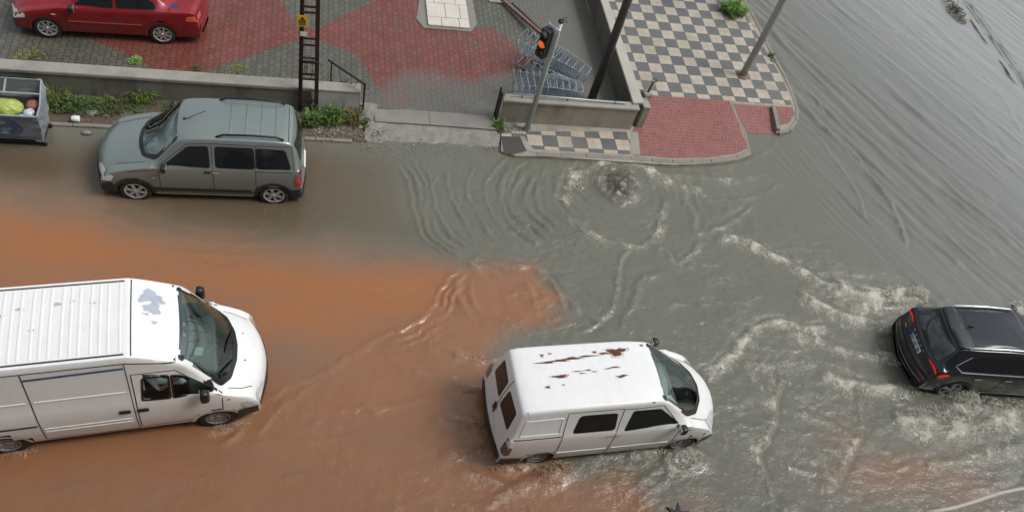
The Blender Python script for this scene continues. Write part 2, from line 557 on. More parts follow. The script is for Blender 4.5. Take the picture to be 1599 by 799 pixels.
ridge([(960, 520), (985, 480), (1000, 440), (1040, 420)], 0.025, 0.07, 0.25, 0.07)
for r0_, r1_, lam_, am_, sd_ in ((0.45, 2.6, 0.19, 0.008, 5), (0.8, 3.6, 0.34, 0.008, 6), (0.3, 1.6, 0.11, 0.005, 7)):
    bx_, by_ = survey(968, 292, WZ); s_ = local([(bx_, by_)], r1_ + .5)
    q_ = np.hypot(wx[s_] - bx_, (wy[s_] - by_) * 1.15)
    ph_ = 2 * np.pi * q_ / lam_ + 5 * fbm(X[s_], Y[s_], 1.3, 3, 200 + sd_)
    c_ = np.cos(ph_)
    Hh[s_] += am_ * (np.abs(c_) ** .7 * np.sign(c_)) * sstep(q_, r0_, r0_ + .3) * (1 - sstep(q_, r1_ * .5, r1_)) * (0.55 + perlin(X[s_] * 1.4, Y[s_] * 1.4, 210 + sd_))
# --- stream down the wide street on the right
train([(1195, 40), (1300, 142), (1400, 232), (1500, 318), (1640, 430)], 0.62, (-1.5, 1.6), 0.02, 0.35, True)
train([(1195, 40), (1300, 142), (1400, 232), (1500, 318), (1640, 430)], 0.27, (-2.6, 0.4), 0.006, 0.6, True)
train([(1260, 20), (1360, 100), (1480, 200), (1640, 330)], 0.38, (0.2, 2.2), 0.008, 0.5, True)
train([(1200, 230), (1260, 300), (1340, 380), (1460, 450)], 0.24, (-0.2, 1.8), 0.008, 0.5, True)
for ln, a_ in (([(1205, 52), (1300, 148), (1392, 232), (1480, 305), (1590, 385)], .034), ([(1212, 92), (1290, 172), (1372, 252), (1450, 322), (1560, 405)], .032),
               ([(1240, 55), (1340, 140), (1440, 228), (1560, 320)], .024), ([(1216, 120), (1300, 215), (1380, 300), (1440, 365), (1510, 420)], .03)):
    ridge(ln, a_ * 1.7, 0.12, 0.0, rough=0.3, soft=True)
ridge([(1222, 110), (1275, 160), (1295, 195)], 0.02, 0.05, 0.3, 0.05)
ridge([(1268, 192), (1305, 215), (1345, 255), (1378, 300), (1405, 350), (1420, 390)], 0.045, 0.07, 0.35, 0.06)
ridge([(1248, 185), (1290, 230), (1330, 290), (1350, 345)], 0.022, 0.06, 0.15, 0.05)
ridge([(1345, 30), (1400, 52), (1445, 63), (1480, 75)], 0.014, 0.06, 0.5, 0.05, rough=0.2)
ridge([(1480, 75), (1530, 110), (1570, 160), (1600, 215)], 0.012, 0.07, 0.0)
ridge([(1452, 110), (1500, 150), (1550, 215), (1590, 280)], 0.012, 0.09, 0.0)
# --- wake of the black car
ridge([(1112, 370), (1165, 378), (1205, 396), (1248, 420), (1300, 448), (1350, 466), (1400, 474)], 0.06, 0.09, 1.0, 0.10)
ridge([(1290, 440), (1345, 458), (1395, 456), (1440, 468)], 0.16, 0.2, 1.0, 0.3)
ridge([(1240, 455), (1290, 480), (1340, 500), (1392, 505)], 0.05, 0.12, 0.9, 0.16)
ridge([(1092, 592), (1130, 562), (1165, 522), (1210, 503), (1262, 512), (1300, 512)], 0.05, 0.07, 0.95, 0.10)
ridge([(1215, 520), (1268, 528), (1320, 545), (1385, 560)], 0.045, 0.09, 0.85, 0.12)
ridge([(1270, 582), (1320, 598), (1370, 606), (1420, 606)], 0.05, 0.10, 0.9, 0.14)
ridge([(1150, 560), (1200, 572), (1250, 565), (1290, 582)], 0.03, 0.08, 0.6, 0.12)
ridge([(1224, 585), (1205, 622), (1207, 658), (1183, 702), (1190, 738), (1212, 785)], 0.04, 0.06, 0.9, 0.09)
ridge([(1342, 668), (1328, 700), (1310, 740), (1290, 770)], 0.04, 0.05, 0.9, 0.08)
ridge([(1330, 585), (1345, 620), (1342, 668)], 0.03, 0.06, 0.5, 0.09)
ridge([(1390, 650), (1450, 665), (1520, 668), (1600, 640)], 0.08, 0.14, 0.9, 0.22)
ridge([(1440, 730), (1500, 718), (1560, 706), (1610, 690)], 0.04, 0.1, 0.75, 0.15)
ridge([(1215, 625), (1250, 650), (1300, 660), (1330, 690)], 0.025, 0.07, 0.5, 0.12)
ridge([(1200, 700), (1240, 730), (1275, 740), (1300, 775)], 0.025, 0.07, 0.45, 0.1)
ridge([(1100, 600), (1120, 580), (1145, 575)], 0.03, 0.06, 0.6, 0.09)
for (u, v, a, b, f, h_) in ((1498, 636, .62, .42, 1.0, .20), (1545, 640, .5, .3, .9, .1), (1395, 470, .45, .22, 1.0, .12), (1430, 475, .25, .18, 1.0, .16),
                            (1370, 515, .7, .2, .85, .04), (1380, 560, .6, .25, .8, .04), (1400, 605, .5, .25, .8, .05), (1450, 655, .9, .35, .85, .05),
                            (1575, 640, .5, .4, .8, .06), (1240, 560, .9, .4, .5, .0), (1330, 640, 1.2, .5, .42, .0), (1250, 700, 1.2, .5, .38, .0),
                            (1180, 490, .8, .4, .3, .0), (1150, 440, .8, .4, .3, .0), (1590, 480, .35, .25, .9, .1), (1500, 700, 1.2, .3, .45, .0)):
    blob(u, v, a, b, -0.1, f, h_)
for u, v, a, b, f in ((1330, 470, .9, .22, .55), (1290, 520, .9, .2, .45), (1330, 575, .8, .2, .5), (1440, 690, 1.2, .3, .55), (1220, 640, .5, .9, .35), (1120, 640, .4, .5, .25), (1560, 700, .8, .3, .5)):
    blob(u, v, a, b, -0.15, f * 0.7, 0.0)
# --- white panel van wash
s__, r__ = blob(1070, 720, 0.50, 0.28, 0.05, 0.85, 0.04, ring=0.8)
FO[s__] *= np.where(r__ < 1.7, 0.3 + 0.9 * sstep(fbm(X[s__], Y[s__], 2.0, 3, 251), -.3, .25), 1.0)
blob(1062, 712, 0.34, 0.2, 0.05, 0.6, 0.06)
blob(862, 740, 0.62, 0.30, 0.2, 0.9, 0.09)
blob(820, 722, 0.3, 0.15, 0.2, 0.9, 0.06)
blob(790, 725, 0.4, 0.2, 0.3, 0.6, 0.05)
ridge([(960, 705), (1005, 700), (1040, 700)], 0.04, 0.08, 0.8, 0.1)
ridge([(900, 715), (960, 712), (1010, 700)], 0.03, 0.07, 0.6, 0.12)
ridge([(700, 600), (740, 605), (765, 612)], 0.045, 0.08, 0.7, 0.1)
ridge([(690, 545), (735, 558), (770, 565)], 0.04, 0.08, 0.6, 0.1)
ridge([(660, 655), (715, 655), (762, 668)], 0.045, 0.08, 0.7, 0.1)
ridge([(680, 712), (735, 705), (800, 718)], 0.045, 0.09, 0.65, 0.1)
ridge([(700, 740), (760, 745), (800, 760), (840, 748), (890, 735)], 0.04, 0.08, 0.65, 0.1)
ridge([(740, 799), (790, 770), (830, 760)], 0.035, 0.08, 0.5, 0.1)
ridge([(600, 560), (660, 580), (730, 585)], 0.02, 0.08, 0.3, 0.08)
ridge([(540, 628), (590, 632), (640, 625), (700, 618)], 0.02, 0.06, 0.35, 0.06)
ridge([(420, 630), (480, 640), (560, 635), (600, 640)], 0.018, 0.06, 0.2, 0.06)
ridge([(380, 690), (440, 690), (560, 685), (640, 700)], 0.015, 0.07, 0.15, 0.06)
ridge([(420, 745), (500, 745), (540, 770)], 0.018, 0.07, 0.25, 0.06)
ridge([(580, 790), (620, 792), (650, 799)], 0.02, 0.06, 0.4, 0.07)
# --- bow wave of the large van
ridge([(300, 670), (340, 668), (376, 655), (396, 640), (415, 625)], 0.04, 0.07, 0.5, 0.09)
ridge([(0, 712), (30, 706), (60, 690)], 0.03, 0.07, 0.45, 0.09)
ridge([(330, 690), (362, 680), (385, 660)], 0.03, 0.06, 0.35, 0.07)
# --- faint ripples on the shallow side street
train([(-40, 300), (60, 318), (150, 330), (300, 372), (420, 380)], 0.35, (-0.9, 0.6), 0.004, 0.8)
train([(400, 470), (520, 482), (640, 470)], 0.22, (-0.6, 0.6), 0.004, 0.8)
ridge([(40, 240), (90, 268), (140, 290)], 0.008, 0.05); ridge([(30, 200), (80, 240), (110, 262)], 0.006, 0.05)

# broadband roughness
flow = fbm(X, Y, 0.35, 2, 40)
rx = wx + 0.5 * flow; ry = wy + 0.3 * fbm(X, Y, 0.4, 2, 41)
nearG = CH * (0.55 + 0.45 * sstep(FO, 0.05, 0.6))
FO = np.clip(FO * (0.50 + 0.85 * ridged(rx, ry, 2.0, 3, 90)), 0, 1)
strands = sstep(ridged(rx * .8, ry * 1.2, 0.75, 4, 91), 0.66, 0.86)
wakezone = sstep(poly_sd(wx, wy, sv([(1090, 560), (1180, 430), (1330, 440), (1420, 470), (1700, 560), (1700, 850), (1180, 850), (1090, 700)], WZ), True)[0], -0.6, 0.9)
FO = np.maximum(FO, strands * (0.16 * CH + 0.34 * wakezone))
patchy = 0.18 + 0.72 * sstep(fbm(X, Y, 0.45, 3, 95), -0.30, 0.40)
DAMP = 1 - 0.45 * sstep(bd, -0.2, 0.6)
Hh += DAMP * CH * patchy * 0.030 * (ridged(rx * .55, ry * 1.45, 1.0, 3, 50) - 0.55)
Hh += DAMP * CH * patchy * 0.022 * (ridged(rx * .55, ry * 1.4, 3.0, 3, 60) - 0.5)
Hh += np.minimum(FO, 1) * 0.022 * (ridged(wx, wy, 5.5, 2, 75) - 0.45)
Hh += np.minimum(FO, 1) ** 2 * 0.012 * perlin(X * 11, Y * 11, 79)
Hh += 0.0045 * fbm(X, Y, 1.3, 4, 44)
street = sstep(X, 12.5, 15)
sa_, sb_ = np.array(survey(1195, 40)), np.array(survey(1640, 430))
dv = (sb_ - sa_) / np.hypot(*(sb_ - sa_)); nv = np.array([-dv[1], dv[0]])
al = (X - sa_[0]) * dv[0] + (Y - sa_[1]) * dv[1]; ac = (X - sa_[0]) * nv[0] + (Y - sa_[1]) * nv[1]
fld = sstep(X - 0.25 * (18 - Y) + .5 * fbm(X, Y, .5, 3, 48), 11.0, 14.2)
for lam_, am_, sd_, wv_ in ((0.92, 0.018, 5, .4), (0.58, 0.017, 1, .3), (0.34, 0.009, 2, .25), (0.20, 0.0035, 3, .2), (0.125, 0.0018, 4, .15)):
    ph_ = 2 * np.pi * (ac + wv_ * fbm(al * .35, ac * .9, 1.0, 3, 220 + sd_)) / lam_
    c_ = np.cos(ph_); c_ = c_ + .3 * np.cos(2 * ph_)
    Hh += fld * am_ * c_ * np.clip(0.5 + 1.5 * fbm(al * .3, ac * .8, 1.0, 2, 230 + sd_), 0.05, 1.5)
edge = sstep(np.minimum(np.minimum(X - GX0, GX1 - X), np.minimum(Y - GY0, GY1 - Y)), 0.0, 0.8)
Hh *= edge
Hh = np.maximum(Hh, -0.045)

# silt: 1 = ochre soil wash, 0 = grey drain water; murk: shallow grey-brown over the road
ochre = sv([(-200, 292), (0, 296), (150, 318), (260, 360), (480, 392), (620, 405), (690, 408), (722, 414), (790, 410), (842, 418), (876, 468), (872, 505), (800, 520),
            (770, 545), (790, 600), (860, 715), (905, 745), (990, 742), (1030, 790), (1060, 850), (900, 1000), (-600, 1000), (-300, 500)], WZ)
od, _, _ = poly_sd(wx + 0.45 * fbm(X * .6, Y * 1.5, 0.9, 6, 21, .68), wy + 0.42 * fbm(X * .6, Y * 1.5, 0.9, 6, 22, .68), ochre, True)
kk = sstep(Y, 9.6, 11.2) * (1 - sstep(X, 1.2, 3.4))
SI = sstep(od, -0.35, 0.5) * (1 - kk) + sstep(od, -0.9, 1.1) * kk
SI *= 0.86 + 0.14 * sstep(fbm(rx * 0.45, ry * 1.8, 1.2, 5, 23, .6), -0.35, 0.35)
deep = sv([(0, 330), (300, 380), (640, 400), (710, 420), (660, 490), (420, 520), (400, 460), (200, 415), (0, 420)], WZ)
dd, _, _ = poly_sd(wx, wy, deep, True)
DP = sstep(dd, -0.7, 0.6)
for u, v, a, b, k in ((1400, 745, 1.6, .55, .6), (1320, 690, .6, .5, .3), (1500, 765, .8, .5, .55), (720, 500, .8, .5, .35), (1090, 800, .5, .4, .35)):
    cx, cy = survey(u, v)
    SI = np.maximum(SI, k * np.exp(-(((wx - cx) / a) ** 2 + ((wy - cy) / b) ** 2)))
for u, v, a, b, k in ((450, 560, .9, .4, .35), (980, 660, 1.2, .5, .3), (880, 640, .6, .4, .2)):
    cx, cy = survey(u, v)
    SI *= 1 - k * np.exp(-(((wx - cx) / a) ** 2 + ((wy - cy) / b) ** 2))
murk = sv([(-300, 180), (60, 215), (560, 225), (625, 252), (650, 340), (690, 395), (560, 390), (300, 370), (100, 310), (-300, 290)], WZ)
md, _, _ = poly_sd(wx, wy, murk, True)
MU = sstep(md + 0.25 * fbm(X, Y, 1.0, 3, 24), -0.5, 0.9) * (1 - 0.40 * sstep(X, -1.0, 2.4))
bx, by = survey(968, 292); 
BO = np.exp(-(((wx - bx) / .50) ** 2 + ((wy - by + .02) / .52) ** 2) ** 1.3) * sstep(ridged((wx - bx) * 1.0, (wy - by) * 1.0, 4.5, 2, 240), -.1, .6)
Hh += 0.05 * BO * (ridged(wx * 1.1, wy * 1.1, 5.0, 2, 241) - .4)

def water_material():
    t = NT('flood_water')
    si, fo, mu, dp = t.attr('silt'), t.attr('foam'), t.attr('murk'), t.attr('deep')
    big = t.noise(0.7, 4, 0.6)
    fine = t.noise(9.0, 5, 0.7, dist=0.6)
    grey = t.mix(t.attr('street'), t.mix(big, (0.124, 0.123, 0.094), (0.158, 0.156, 0.122)), (0.158, 0.160, 0.143))  # street: sky reflection on the right painted in as a paler, cooler grey
    och = t.mix(big, (0.250, 0.112, 0.053), (0.305, 0.140, 0.068))
    och = t.mix(dp, och, (0.330, 0.128, 0.047))
    c = t.mix(mu, grey, (0.112, 0.083, 0.052))
    c = t.mix(si, c, och)
    c = t.mix(t.math('MULTIPLY', t.attr('pale'), 0.8), c, (0.30, 0.31, 0.295))  # pale: bright sky reflection towards the far right painted into the water colour
    c = t.mix(t.math('MULTIPLY', t.attr('boil'), 0.9), c, (0.040, 0.030, 0.018))
    c = t.mix(t.math('MULTIPLY', fine, 0.3), c, t.mix(0.5, c, (0.02, 0.02, 0.02)))
    # foam webs
    wv = t.noise(3.0, 3, 0.6, out='Color')
    vm = t.n('ShaderNodeVectorMath'); vm.operation = 'MULTIPLY_ADD'
    t.l(wv, vm.inputs[0]); vm.inputs[1].default_value = (0.28, 0.28, 0.28); t.l(t.coord(), vm.inputs[2])
    n1 = t.noise(7.0, 4, 0.65, vm.outputs[0]); n2 = t.noise(19.0, 3, 0.7, vm.outputs[0])
    def line(n, k): return t.math('SUBTRACT', 1.0, t.math('MULTIPLY', t.math('ABSOLUTE', t.math('SUBTRACT', n, 0.5)), k), True)
    n3 = t.noise(42.0, 3, 0.7, vm.outputs[0])
    w = t.math('MAXIMUM', t.math('MAXIMUM', line(n1, 17.0), t.math('MULTIPLY', line(n2, 11.0), 0.9)), t.math('MULTIPLY', line(n3, 8.0), t.math('MULTIPLY', fo, 1.05)))
    th = t.math('SUBTRACT', 1.0, t.math('MULTIPLY', fo, 0.80))
    fm = t.math('MULTIPLY', t.math('SUBTRACT', w, th), 2.2, True)
    fm = t.math('MULTIPLY', fm, t.math('MULTIPLY', fo, 2.2, True), True)
    fcol = t.mix(si, (0.55, 0.53, 0.43), (0.54, 0.37, 0.26))
    c = t.mix(t.math('MULTIPLY', fm, 0.85), c, fcol)
    t.set(Base_Color=c, Roughness=t.math('ADD', t.math('MULTIPLY', fm, 0.35), 0.11, True))
    t.b.inputs['IOR'].default_value = 1.45
    ch = t.attr('churn')
    mpn = t.n('ShaderNodeMapping'); mpn.inputs['Scale'].default_value = (0.5, 1.4, 1); t.l(vm.outputs[0], mpn.inputs[0])
    b1 = t.noise(6.0, 4, 0.6, mpn.outputs[0], kind='RIDGED_MULTIFRACTAL')
    b2 = t.noise(26.0, 3, 0.6, mpn.outputs[0])
    b3 = t.noise(3.5, 3, 0.6)
    msk = t.math('MULTIPLY', ch, t.ramp(t.noise(0.9, 3), [(0.35, 0.35), (0.65, 1.0)]))
    hgt = t.math('ADD', t.math('MULTIPLY', b1, t.math('ADD', t.math('MULTIPLY', msk, 0.0085), 0.0010)),
                 t.math('MULTIPLY', b2, t.math('ADD', t.math('MULTIPLY', msk, 0.0095), 0.0030)))
    hgt = t.math('ADD', hgt, t.math('MULTIPLY', b3, t.math('ADD', t.math('MULTIPLY', msk, 0.036), 0.008)))
    hgt = t.math('ADD', hgt, t.math('MULTIPLY', fm, 0.004))
    t.set(Normal=t.bump(hgt, 1.0, 1.0))
    return t.m
M['water'] = water_material()

def grid_mesh(name, X, Y, Z, mat, attrs, keep=None):
    ny_, nx_ = X.shape
    co = np.stack([X, Y, Z], -1).reshape(-1, 3)
    idx = np.arange(nx_ * ny_).reshape(ny_, nx_)
    q = np.stack([idx[:-1, :-1], idx[:-1, 1:], idx[1:, 1:], idx[1:, :-1]], -1).reshape(-1, 4)
    if keep is not None: q = q[keep[:-1, :-1].reshape(-1)]
    me = bpy.data.meshes.new(name)
    me.vertices.add(len(co)); me.vertices.foreach_set('co', co.astype(np.float32).ravel())
    me.loops.add(q.size); me.loops.foreach_set('vertex_index', q.astype(np.int32).ravel())
    me.polygons.add(len(q)); me.polygons.foreach_set('loop_start', (np.arange(len(q)) * 4).astype(np.int32))
    me.polygons.foreach_set('use_smooth', np.ones(len(q), bool))
    me.update(calc_edges=True)
    for k, v in attrs.items():
        a = me.attributes.new(k, 'FLOAT', 'POINT')
        a.data.foreach_set('value', v.astype(np.float32).ravel())
    me.materials.append(mat)
    o = bpy.data.objects.new(name, me); COL.objects.link(o)
    return o

# keep the sheet off the raised courtyard and pavement (they stand above it)
dry = ((Y > 16.2) & (X < 9.0)) | ((Y > 15.9) & (X > 9) & (X < 11.4))
tag(grid_mesh('flood_water', X, Y, WZ + Hh, M['water'], dict(silt=SI, foam=np.clip(FO, 0, 1), churn=CH * DAMP * (0.35 + 0.75 * patchy), murk=MU * (1 - SI), deep=DP, boil=BO, pale=sstep(X - .35 * (20 - Y), 15.0, 23.0), street=sstep(X + .4 * fbm(X, Y, .6, 3, 49), 11.5, 17) * (1 - CH * .7)), ~dry), kind='structure')  # pale and street mask the sky reflection painted into the colour
# outer calm sheet butting the detailed one
bm = bmesh.new()
R_ = 150
for (x0, y0, x1, y1) in ((-R_, -R_, R_, GY0), (-R_, GY1, R_, R_), (-R_, GY0, GX0, GY1), (GX1, GY0, R_, GY1)):
    bm.faces.new([bm.verts.new((a, b, WZ)) for a, b in ((x0, y0), (x1, y0), (x1, y1), (x0, y1))])
tag(bm_obj('far_water', bm, M['water']), kind='structure')

# road and base ground under everything
t = NT('asphalt')
t.set(Base_Color=t.ramp(t.noise(60, 4), [(0.3, (0.04, 0.038, 0.035)), (0.7, (0.075, 0.07, 0.062))]), Roughness=0.85, Normal=t.bump(t.noise(90, 3), 0.4, 0.01))
M['asphalt'] = t.m
bm = bmesh.new()
bm.faces.new([bm.verts.new((a, b, 0)) for a, b in ((-R_, -R_), (R_, -R_), (R_, R_), (-R_, R_))])
tag(bm_obj('road', bm, M['asphalt']), kind='structure')
# ================================================================== PAVEMENT, COURTYARD, WALLS
GXO, GYO, TS = 9.527, 17.163, 0.40               # origin and size of the chequer squares

def joints(t, vec, size, width):
    """1 in the joints of a square grid"""
    sp = t.n('ShaderNodeSeparateXYZ'); t.l(vec, sp.inputs[0])
    r = []
    for k in (0, 1):
        a = t.math('FRACT', t.math('DIVIDE', sp.outputs[k], size))
        a = t.math('ABSOLUTE', t.math('SUBTRACT', a, 0.5))
        r.append(t.math('MULTIPLY', t.math('SUBTRACT', a, 0.5 - width / size), 1000, True))
    return t.math('MAXIMUM', r[0], r[1])

def checker_material(name, ox, oy):
    t = NT(name)
    mp = t.n('ShaderNodeMapping'); mp.vector_type = 'POINT'
    mp.inputs['Location'].default_value = (-ox, -oy, 0.05)
    t.l(t.coord(), mp.inputs[0])
    ck = t.n('ShaderNodeTexChecker'); ck.inputs['Scale'].default_value = 1 / TS
    t.l(mp.outputs[0], ck.inputs[0])
    big = t.noise(1.1, 4, 0.6); sm = t.noise(7, 4, 0.6)
    wn_ = t.n('ShaderNodeTexWhiteNoise'); wn_.noise_dimensions = '2D'
    vs = t.n('ShaderNodeVectorMath'); vs.operation = 'SNAP'
    t.l(mp.outputs[0], vs.inputs[0]); vs.inputs[1].default_value = (0.2, 0.2, 1)
    t.l(vs.outputs[0], wn_.inputs['Vector'])
    cream = t.mix(sm, (0.37, 0.31, 0.245), (0.48, 0.43, 0.355))
    dark = t.mix(sm, (0.085, 0.088, 0.092), (0.135, 0.138, 0.14))
    c = t.mix(ck.outputs['Fac'], cream, dark)
    c = t.mix(t.math('MULTIPLY', wn_.outputs[0], 0.22), c, t.mix(0.5, c, (0.08, 0.07, 0.06)))
    c = t.mix(t.math('MULTIPLY', t.ramp(big, [(0.45, 0), (0.75, 1)]), 0.45), c, (0.17, 0.15, 0.12))
    spots = t.ramp(t.noise(26, 3, 0.7), [(0.62, 0), (0.75, 1)])
    c = t.mix(t.math('MULTIPLY', spots, 0.3), c, (0.30, 0.17, 0.11))
    j = joints(t, mp.outputs[0], 0.2, 0.004)
    j2 = joints(t, mp.outputs[0], 0.4, 0.008)
    jj = t.math('MAXIMUM', t.math('MULTIPLY', j, 0.6), j2)
    c = t.mix(t.math('MULTIPLY', jj, 0.75), c, (0.07, 0.06, 0.05))
    t.set(Base_Color=c, Roughness=t.ramp(big, [(0.3, 0.35), (0.7, 0.65)]), Normal=t.bump(t.math('SUBTRACT', t.math('MULTIPLY', sm, 0.3), jj), 0.6, 0.004))
    return t.m
M['checker'] = checker_material('checker_tiles', GXO, GYO)
M['checker_small'] = checker_material('checker_tiles_front', 5.41, 14.72)

def brick_paver(name, c1, c2, mortar, w, h, rot=0.0, zig=0.0, msize=0.006, attr=None, c3=None, c4=None):
    t = NT(name)
    mp = t.n('ShaderNodeMapping'); mp.inputs['Rotation'].default_value = (0, 0, rot)
    t.l(t.coord(), mp.inputs[0])
    vec = mp.outputs[0]
    if zig:
        sp = t.n('ShaderNodeSeparateXYZ'); t.l(vec, sp.inputs[0])
        px = t.math('PINGPONG', t.math('ADD', sp.outputs[0], 100.0), w * 0.5)
        py = t.math('PINGPONG', t.math('ADD', sp.outputs[1], 100.0), h * 0.5)
        y2 = t.math('ADD', sp.outputs[1], t.math('MULTIPLY', px, zig))
        x2 = t.math('ADD', sp.outputs[0], t.math('MULTIPLY', py, zig * 0.15))
        cb = t.n('ShaderNodeCombineXYZ'); t.l(x2, cb.inputs[0]); t.l(y2, cb.inputs[1])
        vec = cb.outputs[0]
    bk = t.n('ShaderNodeTexBrick')
    bk.offset = 0.5
    bk.inputs['Scale'].default_value = 1.0
    bk.inputs['Brick Width'].default_value = w; bk.inputs['Row Height'].default_value = h
    bk.inputs['Mortar Size'].default_value = msize; bk.inputs['Mortar Smooth'].default_value = 0.2
    bk.inputs['Bias'].default_value = 0.0
    bk.inputs['Color1'].default_value = (0, 0, 0, 1); bk.inputs['Color2'].default_value = (1, 1, 1, 1); bk.inputs['Mortar'].default_value = (0.5, 0.5, 0.5, 1)
    t.l(vec, bk.inputs['Vector'])
    big = t.noise(0.8, 5, 0.65); sm = t.noise(14, 4, 0.65)
    c = t.mix(bk.outputs['Color'], c1, c2)
    if attr:
        at = t.math('ADD', t.attr(attr), t.math('MULTIPLY', t.math('SUBTRACT', t.noise(5.0, 3), 0.5), 0.35))
        at = t.ramp(at, [(0.46, 0), (0.54, 1)])
        c = t.mix(at, c, t.mix(bk.outputs['Color'], c3, c4))
    c = t.mix(t.math('MULTIPLY', sm, 0.35), c, t.mix(0.6, c, (0.03, 0.03, 0.025)))
    moss = t.ramp(t.noise(1.7, 5, 0.7), [(0.5, 0), (0.68, 1)])
    c = t.mix(t.math('MULTIPLY', moss, 0.35), c, (0.10, 0.10, 0.065))
    if attr:
        c = t.mix(t.math('MULTIPLY', t.attr('silted'), 0.9), c, (0.115, 0.108, 0.092))
    mo = bk.outputs['Fac']
    vis = t.math('MULTIPLY', mo, t.math('SUBTRACT', 0.9, t.math('MULTIPLY', t.attr('silted'), 0.75))) if attr else t.math('MULTIPLY', mo, 0.8)
    c = t.mix(vis, c, mortar)
    t.set(Base_Color=c, Roughness=t.ramp(big, [(0.35, 0.16), (0.65, 0.5)]), Normal=t.bump(t.math('SUBTRACT', t.math('MULTIPLY', sm, 0.35), mo), 0.7, 0.006))
    return t.m
M['red_paver'] = brick_paver('red_paver', (0.215, 0.060, 0.050), (0.285, 0.092, 0.078), (0.27, 0.17, 0.15), 0.105, 0.12, msize=0.009)
M['court_paver'] = brick_paver('court_paver', (0.088, 0.084, 0.068), (0.120, 0.115, 0.093), (0.036, 0.035, 0.024), 0.22, 0.145, rot=PI / 2, zig=0.34, msize=0.010,
                               attr='red', c3=(0.165, 0.044, 0.034), c4=(0.215, 0.062, 0.048))

def concrete(name, c1, c2, stain=(0.05, 0.045, 0.035), amt=0.6, scale=1.6, rough=0.8):
    t = NT(name)
    n1 = t.noise(scale, 6, 0.7, dist=0.5); n2 = t.noise(30, 4, 0.6)
    sp = t.n('ShaderNodeMapping'); sp.inputs['Scale'].default_value = (2.2, 2.2, 0.7); t.l(t.coord(), sp.inputs[0])
    run = t.noise(1.0, 4, 0.6, sp.outputs[0])
    c = t.mix(n1, c1, c2)
    c = t.mix(t.math('MULTIPLY', t.ramp(run, [(0.45, 0), (0.7, 1)]), amt), c, stain)
    c = t.mix(t.math('MULTIPLY', n2, 0.35), c, t.mix(0.5, c, (0.05, 0.05, 0.04)))
    t.set(Base_Color=c, Roughness=rough, Normal=t.bump(t.math('ADD', n2, t.math('MULTIPLY', n1, 2)), 0.5, 0.008))
    return t.m
M['concrete'] = concrete('concrete', (0.27, 0.24, 0.19), (0.40, 0.365, 0.30), amt=0.45)
M['cap'] = concrete('cap', (0.24, 0.23, 0.20), (0.35, 0.335, 0.29), amt=0.25)
M['strip'] = concrete('strip', (0.36, 0.34, 0.28), (0.48, 0.46, 0.40), amt=0.15)
M['old_wall'] = concrete('old_wall', (0.14, 0.13, 0.105), (0.24, 0.225, 0.185), stain=(0.05, 0.048, 0.034), amt=0.6)
M['plaster_white'] = concrete('plaster_white', (0.34, 0.335, 0.30), (0.66, 0.66, 0.62), amt=0.35, scale=2.4)
M['wet_wall'] = concrete('wet_wall', (0.09, 0.078, 0.06), (0.15, 0.135, 0.11), amt=0.7, rough=0.45)
M['ramp'] = concrete('ramp', (0.17, 0.165, 0.145), (0.26, 0.25, 0.22), amt=0.3, scale=2.5, rough=0.5)
M['soil'] = concrete('soil', (0.07, 0.05, 0.033), (0.125, 0.095, 0.065), amt=0.2, scale=4, rough=0.9)
M['marble'] = concrete('marble', (0.55, 0.50, 0.42), (0.66, 0.63, 0.57), stain=(0.4, 0.34, 0.26), amt=0.35, rough=0.35)
M['kerb'] = concrete('kerb', (0.17, 0.16, 0.14), (0.27, 0.25, 0.22), amt=0.2, scale=3, rough=0.6)

# --- pavement slab and its surfaces
PT = 0.15
outer = sv([(783, 206), (783, 236), (805, 243), (850, 244), (915, 248), (980, 253), (1050, 257), (1110, 255), (1150, 249), (1173, 241), (1168, 222), (1160, 203)], PT)
right = sv([(1213, 207), (1230, 206), (1245, 190), (1247, 172), (1240, 150), (1228, 122), (1213, 96), (1198, 66), (1180, 30), (1164, 0)], PT)
ne = (right[-1][0] + 0.75 * 4 / 4, 26.4)
ramp_in = sv([(1143, 162)], PT)
slab_poly = outer + sv([(1146, 164), (1206, 167)], PT) + right + [(15.9, 26.4), (8.0, 26.4), (8.3, 15.6), (4.78, 15.6)]
bm = bmesh.new(); prism(bm, slab_poly, -0.05, PT - 0.004)
tag(bm_obj('pavement', bm, M['concrete']), kind='structure')
def sheet(name, poly, z, mat, kind='structure'):
    bm = bmesh.new(); f = bm.faces.new([bm.verts.new((x, y, z)) for x, y in poly])
    if f.normal.z < 0 or True:
        bm.normal_update()
        if f.normal.z < 0: f.normal_flip()
    bmesh.ops.triangulate(bm, faces=bm.faces)
    return tag(bm_obj(name, bm, mat), kind=kind)
YB = GYO - 0.20
sheet('pavement_tiles', [(8.45, YB), (13.72, YB)] + [(x - 0.10, y) for x, y in sv([(1234, 140), (1222, 116), (1206, 90), (1190, 60), (1172, 28), (1157, 0)], PT)] + [(15.6, 26.3), (7.9, 26.3)], PT + 0.002, M['checker'])
sheet('pavement_red', sv([(987, 206), (1006, 166), (1013, 150)], PT) + [(9.35, YB)] + [(survey(1139, 160, PT)[0], YB)] + sv([(1150, 185), (1158, 205), (1168, 232), (1150, 240), (1108, 246), (1050, 247), (986, 241)], PT), PT + 0.002, M['red_paver'])
sheet('pavement_front_tiles', sv([(783, 203), (800, 205), (987, 206), (984, 241), (915, 238), (850, 234), (812, 231), (783, 214)], PT), PT + 0.003, M['checker_small'])
bm = bmesh.new()
bm.faces.new([bm.verts.new((x, y, z)) for (x, y), z in zip(sv([(783, 213), (812, 214), (822, 236), (800, 242), (786, 236)], PT), [0.158] * 5)])
tag(bm_obj('asphalt_patch', bm, M['asphalt']), kind='structure')
